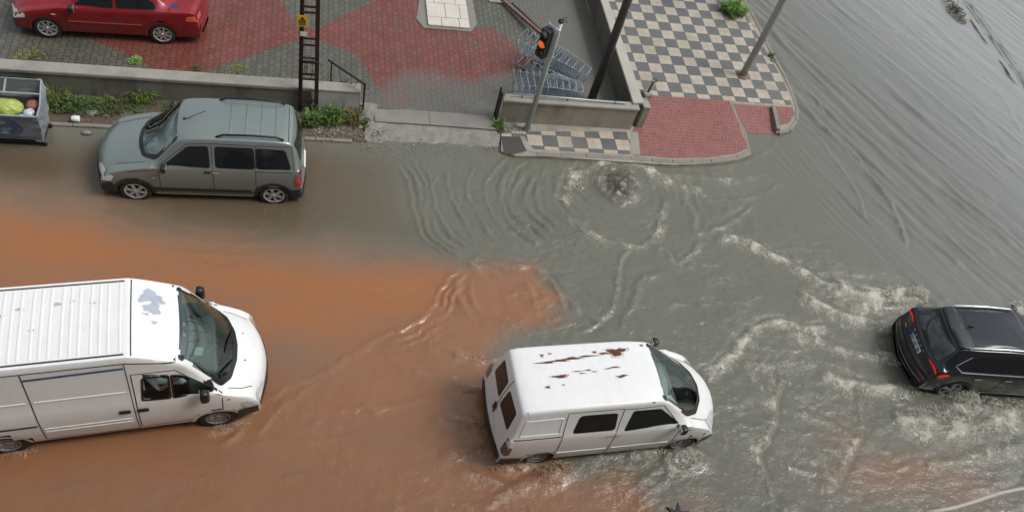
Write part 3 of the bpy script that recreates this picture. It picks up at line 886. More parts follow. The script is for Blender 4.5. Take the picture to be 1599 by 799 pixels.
# bare mortar joints between the tile fields
for a_ in (((984, 206), (996, 206), (1000, 242), (984, 241)), ((811, 214), (818, 213), (836, 238), (823, 236))):
    bm = bmesh.new(); bm.faces.new([bm.verts.new((x, y, PT + 0.006)) for x, y in sv(a_, PT)])
    tag(bm_obj('mortar_strip', bm, M['cap']), kind='structure')
# sunken crossing ramp and the kerbed tip
P4 = sv([(1143, 162), (1204, 166), (1214, 207), (1163, 204)], PT)
bm = bmesh.new(); vs = [bm.verts.new((x, y, z)) for (x, y), z in zip(P4, (PT + 0.001, PT + 0.001, 0.075, 0.075))]; bm.faces.new(vs[::-1])
tag(bm_obj('crossing_ramp', bm, M['red_paver']), kind='structure')
sheet('tip_red', sv([(1210, 166), (1238, 168), (1240, 178), (1232, 192), (1218, 196)], PT), PT + 0.003, M['red_paver'])

def kerb_run(pts, z0, z1, w, seg=0.55, mat='kerb', inset=True):
    """kerb stones laid end to end with open joints; pts run with the road on their right"""
    bm = bmesh.new()
    r = random.Random(3)
    P = [Vector((p[0], p[1], 0)) for p in pts]
    for a, b in zip(P[:-1], P[1:]):
        L = (b - a).length
        n = max(1, round(L / seg))
        d = (b - a) / n
        ang = math.atan2(d.y, d.x)
        for i in range(n):
            c = a + d * (i + 0.5)
            dz = r.uniform(-0.006, 0.006)
            add_box(bm, (c.x, c.y, (z0 + z1) / 2 + dz), (d.length - 0.012, w, z1 - z0), Matrix.Rotation(ang + r.uniform(-.012, .012), 3, 'Z'), 0.012)
    return tag(bm_obj('kerb', bm, M[mat]), kind='structure')
kerb_run(sv([(838, 241), (915, 243), (985, 247), (1050, 252), (1110, 251), (1150, 245), (1170, 237)], PT), -0.04, PT + 0.012, 0.13, 0.75)
kerb_run(sv([(1171, 238), (1163, 206), (1152, 186), (1142, 163)], PT), -0.04, PT + 0.006, 0.09, 0.6)
kerb_run(sv([(1206, 168), (1214, 205)], PT), -0.04, PT + 0.10, 0.12, 1.1)
kerb_run(sv([(1216, 207), (1233, 203), (1244, 188), (1245, 170), (1238, 148), (1226, 120), (1211, 94), (1196, 64), (1178, 28), (1162, 0), (1140, -40)], PT), -0.04, PT + 0.012, 0.11, 0.6)

# --- courtyard ground (interlocking pavers, sinking into the flooded corner)
cx_ = np.arange(-10.0, 8.62, 0.1); cy_ = np.arange(15.62, 26.5, 0.1)
CX, CY = np.meshgrid(cx_, cy_)
CX = np.minimum(CX, 8.3)
pool = [(3.5, 15.0), (3.76, 15.61), (4.25, 16.3), (5.6, 17.27), (6.1, 18.4), (6.6, 19.6), (7.44, 21.1), (7.7, 27), (12, 27), (12, 15)]
pd, _, _ = poly_sd(CX + 0.25 * fbm(CX, CY, .8, 3, 3), CY + 0.25 * fbm(CX, CY, .8, 3, 4), pool, True)
CZ = 0.12 - 0.09 * np.clip(pd, -1.8, 1.5) + 0.006 * fbm(CX, CY, 1.5, 2, 9)
reds = [[(100, 48), (225, 0), (250, -30), (420, -30), (467, 45), (497, 45), (580, 5), (600, -40), (655, -40), (665, 45), (735, 48), (770, 40), (830, 88), (800, 115), (735, 128), (700, 132), (640, 135), (640, 165), (600, 158), (575, 112), (555, 85), (497, 62), (467, 62), (380, 92), (300, 118), (245, 112), (190, 80)]]
RD = np.zeros_like(CX) - 1
for r_ in reds:
    d_, _, _ = poly_sd(CX, CY, sv(r_, 0.28), True); RD = np.maximum(RD, d_)
RA = np.clip(0.5 + RD * 3.0, 0, 1)
sp_, _, _ = poly_sd(CX + 0.3 * fbm(CX, CY, 1.2, 3, 33), CY + 0.3 * fbm(CX, CY, 1.2, 3, 34), sv([(600, 135), (640, 115), (700, 120), (735, 130), (820, 105), (850, 60), (800, 0), (870, -20), (1000, 0), (960, 200), (560, 200), (575, 160)], 0.2), True)
SL = sstep(sp_, -0.22, 0.16) * 0.85
tag(grid_mesh('courtyard', CX, CY, CZ, M['court_paver'], dict(red=RA, silted=SL)), kind='structure')
t = NT('pool_water')
t.set(Base_Color=t.mix(t.noise(0.8, 4), (0.115, 0.11, 0.092), (0.15, 0.146, 0.125)), Roughness=0.04, Normal=t.bump(t.noise(3.0, 3), 0.25, 0.01))
t.b.inputs['IOR'].default_value = 1.33
M['pool_water'] = t.m
sheet('courtyard_water', [(3.0, 15.66), (8.35, 15.66), (8.2, 26.3), (6.0, 26.3), (3.0, 20)], 0.121, M['pool_water'])

# --- entrance sill and broken concrete ramp
def patch(name, corners, mat, n=(40, 14), amp=0.01, seed=1, kind='structure'):
    """bilinear quad with a worn surface"""
    u = np.linspace(0, 1, n[0]); v = np.linspace(0, 1, n[1]); U_, V_ = np.meshgrid(u, v)
    c = np.array(corners, float)
    P = ((1 - U_) * (1 - V_))[..., None] * c[0] + (U_ * (1 - V_))[..., None] * c[1] + (U_ * V_)[..., None] * c[2] + ((1 - U_) * V_)[..., None] * c[3]
    e = np.sin(np.pi * np.clip(U_, 0, 1)) ** 0.2 * np.sin(np.pi * np.clip(V_, 0, 1)) ** 0.2
    Z = P[..., 2] + amp * fbm(P[..., 0], P[..., 1], 2.5, 4, seed) * 2 * e
    jx = P[..., 0] + 0.06 * fbm(P[..., 0], P[..., 1], 3, 3, seed + 5); jy = P[..., 1] + 0.06 * fbm(P[..., 0], P[..., 1], 3, 3, seed + 6)
    return tag(grid_mesh(name, jx, jy, Z, M[mat], {}), kind=kind)
patch('entrance_ramp', [(1.25, 14.35, -0.02), (4.62, 14.35, -0.02), (4.72, 15.18, 0.17), (1.35, 15.18, 0.24)], 'ramp', (90, 26), 0.022, 3)
bm = bmesh.new()
for a_, b_, z0, z1 in ((1.55, 2.9, 0.262, 0.256), (2.91, 4.72, 0.255, 0.215)):
    q = [(a_, 15.16), (b_, 15.16), (b_, 15.64), (a_, 15.64)]
    zz = [z0, z1, z1, z0]
    hi = [bm.verts.new((x, y, z)) for (x, y), z in zip(q, zz)]; lo = [bm.verts.new((x, y, -0.05)) for x, y in q]
    bm.faces.new(hi)
    for i in range(4): bm.faces.new((lo[i], lo[(i + 1) % 4], hi[(i + 1) % 4], hi[i]))
tag(bm_obj('entrance_sill', bm, M['kerb']), kind='structure')
patch('broken_edge', [(1.15, 15.0, 0.14), (1.62, 15.1, 0.2), (1.62, 15.75, 0.30), (1.2, 15.75, 0.30)], 'ramp', (20, 20), 0.03, 8)

# --- verge between the street and the left wall
patch('verge', [(-10, 14.66, 0.085), (1.35, 14.60, 0.085), (1.35, 15.6, 0.16), (-10, 15.6, 0.16)], 'soil', (300, 30), 0.03, 12)
kerb_run([(-10, 14.66), (-4.2, 14.66), (1.0, 14.60)], -0.04, 0.115, 0.10, 0.9)

# --- walls (each a thing)
def wall_piece(label, poly, z0, z1, mat, cap=None, capz=0.09, over=0.03, cat='wall'):
    root = thing('garden_wall', label, cat, (poly[0][0], poly[0][1], 0))
    inv = Matrix.Translation((-poly[0][0], -poly[0][1], 0))
    bm = bmesh.new(); prism(bm, poly, z0, z1)
    bmesh.ops.subdivide_edges(bm, edges=bm.edges, cuts=2, use_grid_fill=True)
    bm.transform(inv); bm_obj('wall_face', bm, M[mat], root)
    if cap:
        cxm = sum(p[0] for p in poly) / len(poly); cym = sum(p[1] for p in poly) / len(poly)
        q = []
        for x, y in poly:
            q.append((x + (over if x > cxm else -over), y + (over if y > cym else -over)))
        bm = bmesh.new(); prism(bm, q, z1, z1 + capz)
        bmesh.ops.bevel(bm, geom=list(bm.edges), offset=0.012, segments=2, affect='EDGES', clamp_overlap=True)
        bm.transform(inv); bm_obj('coping', bm, M[cap], root)
    return root
wall_piece('long low weathered concrete wall with pale coping behind the silver minivan', [(-10, 15.56), (0.02, 15.56), (0.02, 15.84), (-10, 15.84)], -0.05, 0.74, 'old_wall', 'cap')
wall_piece('short whitewashed peeling wall end beside the ladder-like steel pole', [(0.03, 15.55), (1.17, 15.55), (1.17, 15.85), (0.03, 15.85)], -0.05, 0.76, 'plaster_white', 'cap', 0.06, 0.01)
wall_piece('beige concrete wall in front of the shopping trolleys, behind the traffic light pole', [(4.72, 15.53), (8.35, 15.53), (8.35, 15.76), (4.82, 15.76)], 0.0, 0.82, 'concrete', 'cap', 0.07, 0.03)
sw = [survey(989, 161, 0.95), survey(1003, 160, 0.95), survey(950, 0, 0.95), survey(938, 0, 0.95)]
def ext(a, b, y): k = (y - a[1]) / (b[1] - a[1]); return (a[0] + (b[0] - a[0]) * k, y)
swp = [sw[0], (sw[1][0] + 0.05, sw[1][1]), ext((sw[1][0] + 0.05, sw[1][1]), sw[2], 26.3), ext(sw[0], sw[3], 26.3)]
wall_piece('long retaining wall between the flooded courtyard corner and the chequered pavement', swp, -0.05, 0.89, 'wet_wall', 'strip', 0.06, 0.0)
# pier at the corner
root = thing('corner_pier', 'squat concrete pier where the trolley wall meets the chequered pavement', 'pier', (8.62, 15.78, PT))
bm = bmesh.new()
add_box(bm, (0, 0, 0.33), (0.22, 0.30, 0.66), Matrix.Rotation(0.1, 3, 'Z'), 0.03)
bm_obj('pier_block', bm, M['concrete'], root)
bm = bmesh.new(); add_box(bm, (-0.02, -0.02, 0.70), (0.22, 0.30, 0.08), Matrix.Rotation(0.1, 3, 'Z') @ Matrix.Rotation(0.08, 3, 'Y'), 0.02); bm_obj('pier_cap', bm, M['cap'], root)

# --- marble platform
pp = sv([(668, 38), (733, 41), (722, 0), (712, -40), (655, -40), (660, 0)], 0.36)
root = thing('tiled_plinth', 'cream marble tiled plinth set in the red paving at the top edge', 'plinth', (pp[0][0], pp[0][1], 0.2))
loc = [(x - pp[0][0], y - pp[0][1]) for x, y in pp]
bm = bmesh.new(); q = sv([(655, 0), (650, 30), (662, 44), (700, 47), (735, 50), (745, 38), (730, -40), (640, -40)], 0.30)
prism(bm, [(x - pp[0][0], y - pp[0][1]) for x, y in q], 0.0, 0.105); bm_obj('mortar_base', bm, M['ramp'], root)
x0, y0 = loc[0]; bm = bmesh.new()
W_ = loc[1][0]
rows = [(0.0, 0.36, (0, .33, .75, 1)), (0.375, 1.0, (0, .45, .80, 1)), (1.015, 1.6, (0, .2, .72, 1)), (1.615, 2.3, (0, .5, 1))]
for ya, yb, cuts in rows:
    for a_, b_ in zip(cuts[:-1], cuts[1:]):
        add_box(bm, ((a_ + b_) / 2 * W_ + 0.012, (ya + yb) / 2, 0.132 + rnd.uniform(-.002, .002)), ((b_ - a_) * W_ - 0.012, yb - ya, 0.05), None, 0.004)
bm_obj('tile_top', bm, M['marble'], root)
bm = bmesh.new(); add_box(bm, (0, 0, 0), (0.45, 0.25, 0.05), None, 0.01)
k = survey(775, 1, 0.32); o = bm_obj('concrete_flag', bm, M['cap']); o.location = (k[0], k[1] + 0.05, 0.30)
tag(o, 'pale concrete slab lying on the pavers at the upper end of the timber', 'slab')

# --- sunken centre strip of the wide street: two rusty kerb edges with worn paint between, and the debris caught on it
def edge_strip(name, x, y0, y1, w, z, mat):
    bm = bmesh.new(); n = 40
    r = random.Random(int(x * 100))
    L = []; 
    for i in range(n + 1):
        y = y0 + (y1 - y0) * i / n; k = w * r.uniform(.6, 1.3)
        L.append((bm.verts.new((x - k / 2 + r.uniform(-.01, .01), y, z)), bm.verts.new((x + k / 2, y, z))))
    for a_, b_ in zip(L[:-1], L[1:]): bm.faces.new((a_[0], a_[1], b_[1], b_[0]))
    return tag(bm_obj(name, bm, M[mat]), kind='structure')
M['worn_paint'] = plain('worn_paint', (0.27, 0.25, 0.21), 0.5, var=.4, scale=9)
M['wet_kerb'] = plain('wet_kerb', (0.07, 0.065, 0.06), 0.4, var=.4)
edge_strip('median_edge', 23.22, 17.6, 23.4, 0.05, 0.128, 'wet_kerb'); edge_strip('median_edge', 23.42, 17.6, 23.6, 0.03, 0.128, 'wet_kerb')
for y0_, y1_ in ((21.0, 22.3), (18.9, 20.1)): edge_strip('road_marking', 22.90, y0_, y1_, 0.10, 0.127, 'worn_paint')
# ================================================================== STREET FURNITURE, CARTS, BIN, PLANTS
# --- ladder-like steel utility pole
root = thing('lattice_pole', 'rusty brown ladder-like steel pole with yellow warning plate beside the white wall end', 'utility pole', (-0.05, 15.47, 0.1))
H_ = 8.0
def legx(s, z): return s * (0.175 - 0.009 * z)
for s in (-1, 1):
    bm = bmesh.new()
    for dy in (-0.035, 0.035):
        add_bar(bm, (legx(s, 0), dy, -0.1), (legx(s, H_), dy, H_), 0.012)
    add_bar(bm, (legx(s, 0) + s * 0.018, 0, -0.1), (legx(s, H_) + s * 0.018, 0, H_), 0.008, 0.047)
    bm_obj('leg', bm, M['rusty_iron'], root)
for z in (0.28, 0.46, 1.12, 1.27, 1.62, 1.75, 2.12, 2.30, 3.0, 3.15, 3.9, 4.05, 4.8, 4.95, 5.7, 5.85, 6.6, 6.75, 7.8):
    bm = bmesh.new(); add_box(bm, (0, -0.042, z), (2 * legx(1, z) + 0.03, 0.012, 0.055)); bm_obj('batten', bm, M['rusty_iron'], root)
bm = bmesh.new()
for k in range(7):
    x = rnd.uniform(-.15, .2); z = 1.72 - rnd.uniform(0, .1)
    add_tube(bm, [(x, -0.07, z), (x + rnd.uniform(-.05, .05), -0.10, z - 0.2), (x + rnd.uniform(-.09, .09), -0.11, z - rnd.uniform(.25, .42))], 0.006, 5)
add_tube(bm, [(-.24, -.07, 1.68), (0, -.08, 1.70), (.25, -.07, 1.66)], 0.01, 6)
add_tube(bm, [(-.22, -.07, 1.76), (.0, -.09, 1.79), (.30, -.05, 1.56)], 0.008, 6)
bm_obj('loose_wire', bm, M['dark_iron'], root)
bm = bmesh.new(); add_box(bm, (-0.155, -0.062, 2.78), (0.215, 0.006, 0.30), None, 0.002); sg = bm_obj('warning_plate', bm, M['yellow'], root)
bm = bmesh.new()
tri = [Vector((-0.155, -0.068, 2.88)), Vector((-0.225, -0.068, 2.76)), Vector((-0.085, -0.068, 2.76))]
for i in range(3): add_bar(bm, tri[i], tri[(i + 1) % 3], 0.007)
zz = [Vector((-.150, -.068, 2.855)), Vector((-.168, -.068, 2.815)), Vector((-.145, -.068, 2.815)), Vector((-.158, -.068, 2.775))]
for a_, b_ in zip(zz[:-1], zz[1:]): add_bar(bm, a_, b_, 0.005)
for zt in (2.72, 2.695, 2.67): add_box(bm, (-0.155, -0.067, zt), (0.14, 0.004, 0.009))
o = bm_obj('warning_symbol', bm, M['trim_black'], sg); o.matrix_parent_inverse = Matrix()
bm = bmesh.new(); add_box(bm, (-0.125, -0.062, 2.43), (0.155, 0.006, 0.12), None, 0.002); bm_obj('number_plate', bm, M['white'], root)

# --- traffic light
root = thing('traffic_light', 'grey traffic light pole with lit amber lamp, standing in front of the trolley wall', 'traffic light', (5.43, 15.27, PT))
bm = bmesh.new(); add_bar(bm, (0, 0, -0.02), (0.05, 0, 3.42), 0.072, n=14, r2=0.058); bm_obj('pole', bm, M['steel'], root)
bm = bmesh.new(); add_lathe(bm, [(0.0, 3.41), (0.068, 3.41), (0.068, 3.45), (0.0, 3.47)], (0.05, 0, 0), 'Z', 14)
add_tube(bm, [(0.05, 0, 3.42), (0.13, 0.02, 3.48), (0.20, 0.0, 3.40)], 0.012, 6); add_tube(bm, [(0.05, 0, 3.42), (0.1, 0.06, 3.5), (0.2, 0.1, 3.47)], 0.010, 6)
bm_obj('pole_cap', bm, M['dark_iron'], root)
hd = Matrix.Rotation(math.radians(38), 3, 'Z')
hc = Vector((-0.20, -0.02, 0))
bm = bmesh.new()
bm.free()
for z in (3.18, 2.44):
    bm = bmesh.new(); add_bar(bm, (0.05, 0, z), tuple(hc + hd @ Vector((0.08, 0, z))), 0.018); bm_obj('bracket', bm, M['dark_iron'], root)
bm = bmesh.new()
for z in (3.07, 2.81, 2.55): add_box(bm, hc + hd @ Vector((0, 0, z)), (0.18, 0.24, 0.255), hd, 0.02)
hous = bm_obj('signal_housing', bm, M['trim_black'], root)
bm = bmesh.new(); add_box(bm, hc + hd @ Vector((0.115, -0.07, 2.81)), (0.018, 0.36, 0.92), hd, 0.004); bm_obj('backplate', bm, M['white'], root)
M['amber_on'] = NT('amber_on').set(Base_Color=(0.8, 0.18, 0.02), Emission_Color=(1, 0.16, 0.02), Emission_Strength=0.5, Roughness=0.3).m
for z, mt in ((3.07, 'trim_black'), (2.81, 'amber_on'), (2.55, 'rubber')):
    bm = bmesh.new()
    add_lathe(bm, [(0.0, -0.130), (0.06, -0.122), (0.098, -0.10), (0.098, -0.09)], (0, 0, 0), 'X', 20)
    bm.transform(Matrix.Translation(hc + hd @ Vector((0, 0, z))) @ hd.to_4x4()); bm_obj('lamp_lens', bm, M[mt], root)
    bm = bmesh.new(); n = 14; top = []
    for i in range(n + 1):
        a_ = PI * (0.05 + 0.9 * i / n)
        for xx in (-0.09, -0.20 if z > 3 else -0.135): top.append(bm.verts.new(hc + hd @ Vector((xx, math.cos(a_) * 0.108, z + math.sin(a_) * 0.108))))
    for i in range(n): bm.faces.new((top[2 * i], top[2 * i + 1], top[2 * i + 3], top[2 * i + 2]))
    bm_obj('visor', bm, M['dark_iron'] if z > 3 else M['trim_black'], hous)

# --- plain poles
def pole(name, label, cat, x, y, z, h, r, mat, r2=None, lean=(0, 0), base=None):
    root = thing(name, label, cat, (x, y, z))
    bm = bmesh.new(); add_bar(bm, (0, 0, -0.1), (lean[0] * h, lean[1] * h, h), r, n=18, r2=r2 or r * 0.8); bm_obj('shaft', bm, M[mat], root)
    bm = bmesh.new(); add_lathe(bm, [(0, h), (r * 1.0, h), (r * 0.9, h + 0.05), (0, h + 0.07)], (lean[0] * h, lean[1] * h, 0), 'Z', 18); bm_obj('top_cap', bm, M[mat], root)
    if base:
        bm = bmesh.new(); add_lathe(bm, [(0, -0.02), (r * 2.0, -0.02), (r * 1.8, 0.02), (r * 1.1, 0.05), (0, 0.05)], (0, 0, 0), 'Z', 14)
        for v in bm.verts: v.co.x += rnd.uniform(-.02, .02); v.co.y += rnd.uniform(-.02, .02)
        bm_obj('mortar_collar', bm, M[base], root)
    return root
M['dark_pole'] = plain('dark_pole', (0.075, 0.07, 0.065), 0.55, 0.2, var=0.25)
M['mud'] = concrete('mud', (0.14, 0.09, 0.055), (0.24, 0.15, 0.10), amt=0.3, scale=6, rough=0.7)
pole('street_lamp_post', 'thick dark brown post rising from the flooded courtyard corner behind the trolley wall', 'post', 7.43, 16.55, 0.05, 7.5, 0.118, 'dark_pole')
pole('steel_pole', 'galvanised grey steel pole with muddy foot on the chequered pavement', 'pole', 12.50, 18.12, PT, 7.0, 0.105, 'steel', base='mud')

# --- iron stub with loop on the corner
root = thing('iron_stub', 'small black iron post with looped head at the corner of the chequered tiles', 'post', (9.15, 16.95, PT))
bm = bmesh.new(); add_bar(bm, (0, 0, 0), (0.05, 0.02, 0.45), 0.035, n=10, r2=0.022); add_lathe(bm, [(0, 0), (0.09, 0), (0.09, 0.02), (0.04, 0.05), (0, 0.05)]); bm_obj('stem', bm, M['dark_iron'], root)
bm = bmesh.new()
add_tube(bm, [(0.05 + 0.07 * math.sin(a_ / 10 * 2 * PI), 0.02, 0.52 - 0.07 * math.cos(a_ / 10 * 2 * PI)) for a_ in range(11)], 0.010, 6)
add_tube(bm, [(0.05, 0.02, 0.45), (0.12, -0.02, 0.50), (0.10, -0.05, 0.60)], 0.008, 6); bm_obj('loop', bm, M['dark_iron'], root)
bm = bmesh.new(); add_box(bm, (0, 0, 0.06), (0.26, 0.24, 0.12), Matrix.Rotation(0.2, 3, 'Z'), 0.03); bm_obj('footing', bm, M['cap'], root)

# --- handrail by the white wall end, gate leaf and rail of the trolley wall
root = thing('handrail', 'dark iron handrail sloping down to the end of the white wall', 'handrail', (1.24, 15.70, 0.1))
A_, B_ = Vector((0.02, -0.16, 0)), Vector((-0.76, 0.55, 0))
bm = bmesh.new(); add_bar(bm, A_ + Vector((0, 0, 0)), A_ + Vector((0, 0, 1.02)), 0.022); bm_obj('post', bm, M['rusty_iron'], root)
bm = bmesh.new(); add_bar(bm, B_ + Vector((0, 0, .1)), B_ + Vector((0, 0, 1.0)), 0.018); bm_obj('post', bm, M['dark_iron'], root)
bm = bmesh.new(); add_bar(bm, A_ + Vector((0, 0, 0.98)), B_ * 1.1 + Vector((0, 0, 1.0)), 0.02); bm_obj('rail', bm, M['dark_iron'], root)
bm = bmesh.new(); add_bar(bm, A_ + Vector((0, 0, 0.25)), B_ + Vector((0, 0, 0.27)), 0.012); bm_obj('rail', bm, M['dark_iron'], root)
bm = bmesh.new(); C_ = (A_ + B_) * 0.5 + Vector((0, 0, 0.62)); ax = (B_ - A_).normalized()
for k in range(4):
    a_ = k * PI / 4; d_ = ax * math.cos(a_) * 0.2 + Vector((0, 0, math.sin(a_) * 0.2)); add_bar(bm, C_ - d_, C_ + d_, 0.008)
for s in (-.3, .3): add_tube(bm, [C_ + ax * s + Vector((0, 0, -.3)), C_ + ax * s * .6 + Vector((0, 0, 0)), C_ + ax * s + Vector((0, 0, .3))], 0.008, 5)
bm_obj('scroll_work', bm, M['dark_iron'], root)
root = thing('gate_leaf', 'dark iron gate leaf folded back against the left end of the trolley wall', 'gate', (4.62, 15.46, 0.12))
bm = bmesh.new()
for y in (0.0, 0.22): add_bar(bm, (0.0, y, 0), (0.0, y, 1.05), 0.022)
for z in (0.05, 0.5, 1.0): add_bar(bm, (0, 0, z), (0, 0.22, z), 0.018)
bm_obj('gate_frame', bm, M['dark_iron'], root)
bm = bmesh.new(); add_box(bm, (0.0, 0.11, 0.52), (0.012, 0.20, 0.92)); bm_obj('gate_panel', bm, M['dark_iron'], root)
root = thing('wall_rail', 'thin grey pipe rail along the top of the trolley wall', 'rail', (4.9, 15.66, 0.88))
bm = bmesh.new(); add_tube(bm, [(0.05, 0, 0.12), (1.5, 0.0, 0.10), (3.1, 0, 0.06)], 0.022, 8); bm_obj('pipe', bm, M['steel'], root)
for x in (0.3, 1.5, 2.8):
    bm = bmesh.new(); add_bar(bm, (x, 0, 0.0), (x, 0, 0.11), 0.012); bm_obj('bracket', bm, M['dark_iron'], root)

# --- timbers
for i, (a_, b_, w_, lb, m_) in enumerate((((783, 1), (851, 60), 0.045, 'long brown timber lying across the courtyard pavers above the trolleys', 'timber'),
                                        ((797, 8), (846, 54), 0.022, 'thin dark batten lying beside the long brown timber above the trolleys', 'timber_dark'))):
    M.setdefault('timber', plain('timber', (0.17, 0.10, 0.075), 0.7, var=0.35, scale=12)); M.setdefault('timber_dark', plain('timber_dark', (0.04, 0.03, 0.028), 0.7, var=0.3))
    p0, p1 = survey(*a_, 0.3), survey(*b_, 0.3)
    bm = bmesh.new(); add_bar(bm, (0, 0, 0), (p1[0] - p0[0], p1[1] - p0[1], 0.0), w_)
    bmesh.ops.bevel(bm, geom=list(bm.edges), offset=0.006, segments=1, affect='EDGES')
    o = bm_obj('timber_beam', bm, M[m_]); o.location = (p0[0] + i * 0.04, p0[1] + i * 0.05, 0.34); tag(o, lb, 'timber')

# --- shopping trolleys, two nests
def make_cart():
    root = thing('shopping_trolley', 'x', 'shopping trolley')
    wr = 0.0038
    L0, L1 = -0.42, 0.46                # basket from handle end to nose
    def sec(x):                          # half width, bottom z, top z
        k = (x - L0) / (L1 - L0)
        return 0.27 - 0.07 * k, 0.52 - 0.06 * k + 0.1 * k, 0.94 - 0.10 * k
    bm = bmesh.new()
    nx_ = 12
    for i in range(nx_ + 1):
        x = L0 + (L1 - L0) * i / nx_
        w, zb, zt = sec(x)
        for a_, b_ in (((x, -w, zt), (x, -w * .85, zb)), ((x, -w * .85, zb), (x, w * .85, zb)), ((x, w * .85, zb), (x, w, zt))): add_bar(bm, a_, b_, wr, cap=False)
    for k in range(6):
        f = k / 5
        for s in (-1, 1):
            a_ = [(x, s * (sec(x)[0] * (.85 + .15 * f)), sec(x)[1] + (sec(x)[2] - sec(x)[1]) * f) for x in (L0, L1)]
            add_bar(bm, a_[0], a_[1], wr * (1.8 if k == 5 else 1), cap=False)
    for k in range(7):
        f = -1 + 2 * k / 6
        add_bar(bm, (L0, f * sec(L0)[0] * .85, sec(L0)[1]), (L1, f * sec(L1)[0] * .85, sec(L1)[1]), wr, cap=False)
    for k in range(6):
        f = k / 5; z = sec(L1)[1] + (sec(L1)[2] - sec(L1)[1]) * f; w = sec(L1)[0] * (.85 + .15 * f)
        add_bar(bm, (L1, -w, z), (L1, w, z), wr * (1.8 if k == 5 else 1), cap=False)
        f2 = -1 + 2 * k / 5; add_bar(bm, (L1, f2 * sec(L1)[0] * .85, sec(L1)[1]), (L1, f2 * sec(L1)[0], sec(L1)[2]), wr, cap=False)
    bm_obj('basket', bm, M['wire'], root)
    bm = bmesh.new()
    for s in (-1, 1):
        add_tube(bm, [(-0.52, s * .27, 0.98), (-0.45, s * .27, 0.55), (-0.40, s * .25, 0.16), (0.42, s * .17, 0.16)], 0.011, 6)
    add_tube(bm, [(0.42, -.17, .16), (0.46, 0, .16), (0.42, .17, .16)], 0.011, 6); add_tube(bm, [(-.40, -.25, .2), (-.40, .25, .2)], 0.011, 6)
    bm_obj('chassis', bm, M['wire'], root)
    bm = bmesh.new(); add_tube(bm, [(-.55, -.28, .99), (-.55, .28, .99)], 0.017, 8); bm_obj('handle', bm, M['dash_grey'], root)
    bm = bmesh.new(); add_box(bm, (-0.33, 0, 0.80), (0.008, 0.30, 0.14), Matrix.Rotation(0.35, 3, 'Y'), 0.004); bm_obj('child_flap', bm, M['flap'], root)
    for x, w in ((-.38, .23), (.40, .15)):
        for s in (-1, 1):
            bm = bmesh.new(); add_lathe(bm, [(0, -.014), (.05, -.014), (.055, 0), (.05, .014), (0, .014)], (x, s * w, .057), 'Y', 10); add_bar(bm, (x, s * w, .06), (x, s * w, .16), 0.01); bm_obj('castor', bm, M['trim_black'], root)
    return root
M['flap'] = plain('flap', (0.34, 0.42, 0.50), 0.5, var=0.2)
proto = make_cart()
nests = (((5.15, 16.30), (6.85, 16.20), 6, 'row along the wall', 0.02), ((5.60, 18.00), (7.15, 16.85), 6, 'slanting row behind', 0.0), )
ordn = ['leftmost', 'second from left', 'third from left', 'third from right', 'second from right', 'rightmost']
k_ = 0
for (a_, b_, n, nm, tl) in nests:
    th = math.atan2(b_[1] - a_[1], b_[0] - a_[0])
    for i in range(n):
        f = i / (n - 1)
        L = math.hypot(b_[0] - a_[0], b_[1] - a_[1]) - 0.85
        x, y = a_[0] + math.cos(th) * (0.45 + L * f), a_[1] + math.sin(th) * (0.45 + L * f)
        o = proto if k_ == 0 else copy_tree(proto)
        o.location = (x, y, 0.04 + 0.008 * i); o.rotation_euler = (0, 0, th + rnd.uniform(-.03, .03))
        where = 'the row along the wall' if k_ < n else 'the slanting row near the timber'
        o['label'] = 'wire trolley, %s in %s' % (ordn[i], where)
        o['group'] = 'nested wire shopping trolleys in the flooded courtyard corner'
        k_ += 1

# --- refuse container
root = thing('refuse_container', 'dented grey galvanised rubbish container with blue emblem by the kerb', 'rubbish container', (-6.23, 14.24, 0.05))
M['galv'] = concrete('galv', (0.20, 0.23, 0.26), (0.36, 0.40, 0.44), stain=(0.12, 0.13, 0.14), amt=0.5, scale=3, rough=0.5)
M['blue_mark'] = plain('blue_mark', (0.06, 0.11, 0.20), 0.6, var=0.5, scale=14)
hw, d0, d1 = 0.70, -0.40, 0.46
bm = bmesh.new()
def quad(a, b, c, d):
    bm.faces.new([bm.verts.new(p) for p in (a, b, c, d)])
zt0, zt1, zb = 1.03, 1.27, 0.26
fb, bb = d0 + 0.10, d1 - 0.10
for (o_) in (0,):
    quad((-hw, d0, zt0), (-hw * .92, fb, zb), (hw * .92, fb, zb), (hw, d0, zt0))
    quad((hw, d0, zt0), (hw * .92, fb, zb), (hw * .92, bb, zb), (hw, d1, zt0))
    quad((-hw, d1, zt0), (-hw * .92, bb, zb), (-hw * .92, fb, zb), (-hw, d0, zt0))
    quad((hw, d1, zt0), (hw * .92, bb, zb), (-hw * .92, bb, zb), (-hw, d1, zt0))
    quad((-hw * .92, fb, zb), (-hw * .92, bb, zb), (hw * .92, bb, zb), (hw * .92, fb, zb))
bmesh.ops.subdivide_edges(bm, edges=bm.edges, cuts=5, use_grid_fill=True)
bmesh.ops.remove_doubles(bm, verts=bm.verts, dist=0.001)
for v in bm.verts:
    if v.co.z < zt0 - .03 and v.co.z > zb + .02: v.co += Vector((rnd.uniform(-.018, .018), rnd.uniform(-.016, .016), 0))
o = bm_obj('tub', bm, M['galv'], root)
so = o.modifiers.new('s', 'SOLIDIFY'); so.thickness = 0.012; so.offset = 0
bm = bmesh.new()   # raised back hood with rails
for s in (-1, 1):
    bm.faces.new([bm.verts.new(p) for p in ((s * (hw + .012), -0.05, zt0), (s * (hw + .012), d1 + .01, zt0), (s * (hw - .02), d1 + .01, zt1), (s * (hw + .0), 0.22, zt1 - 0.08))])
bm.faces.new([bm.verts.new(p) for p in ((-hw, d1, zt0), (hw, d1, zt0), (hw - .02, d1, zt1), (-hw + .02, d1, zt1))])
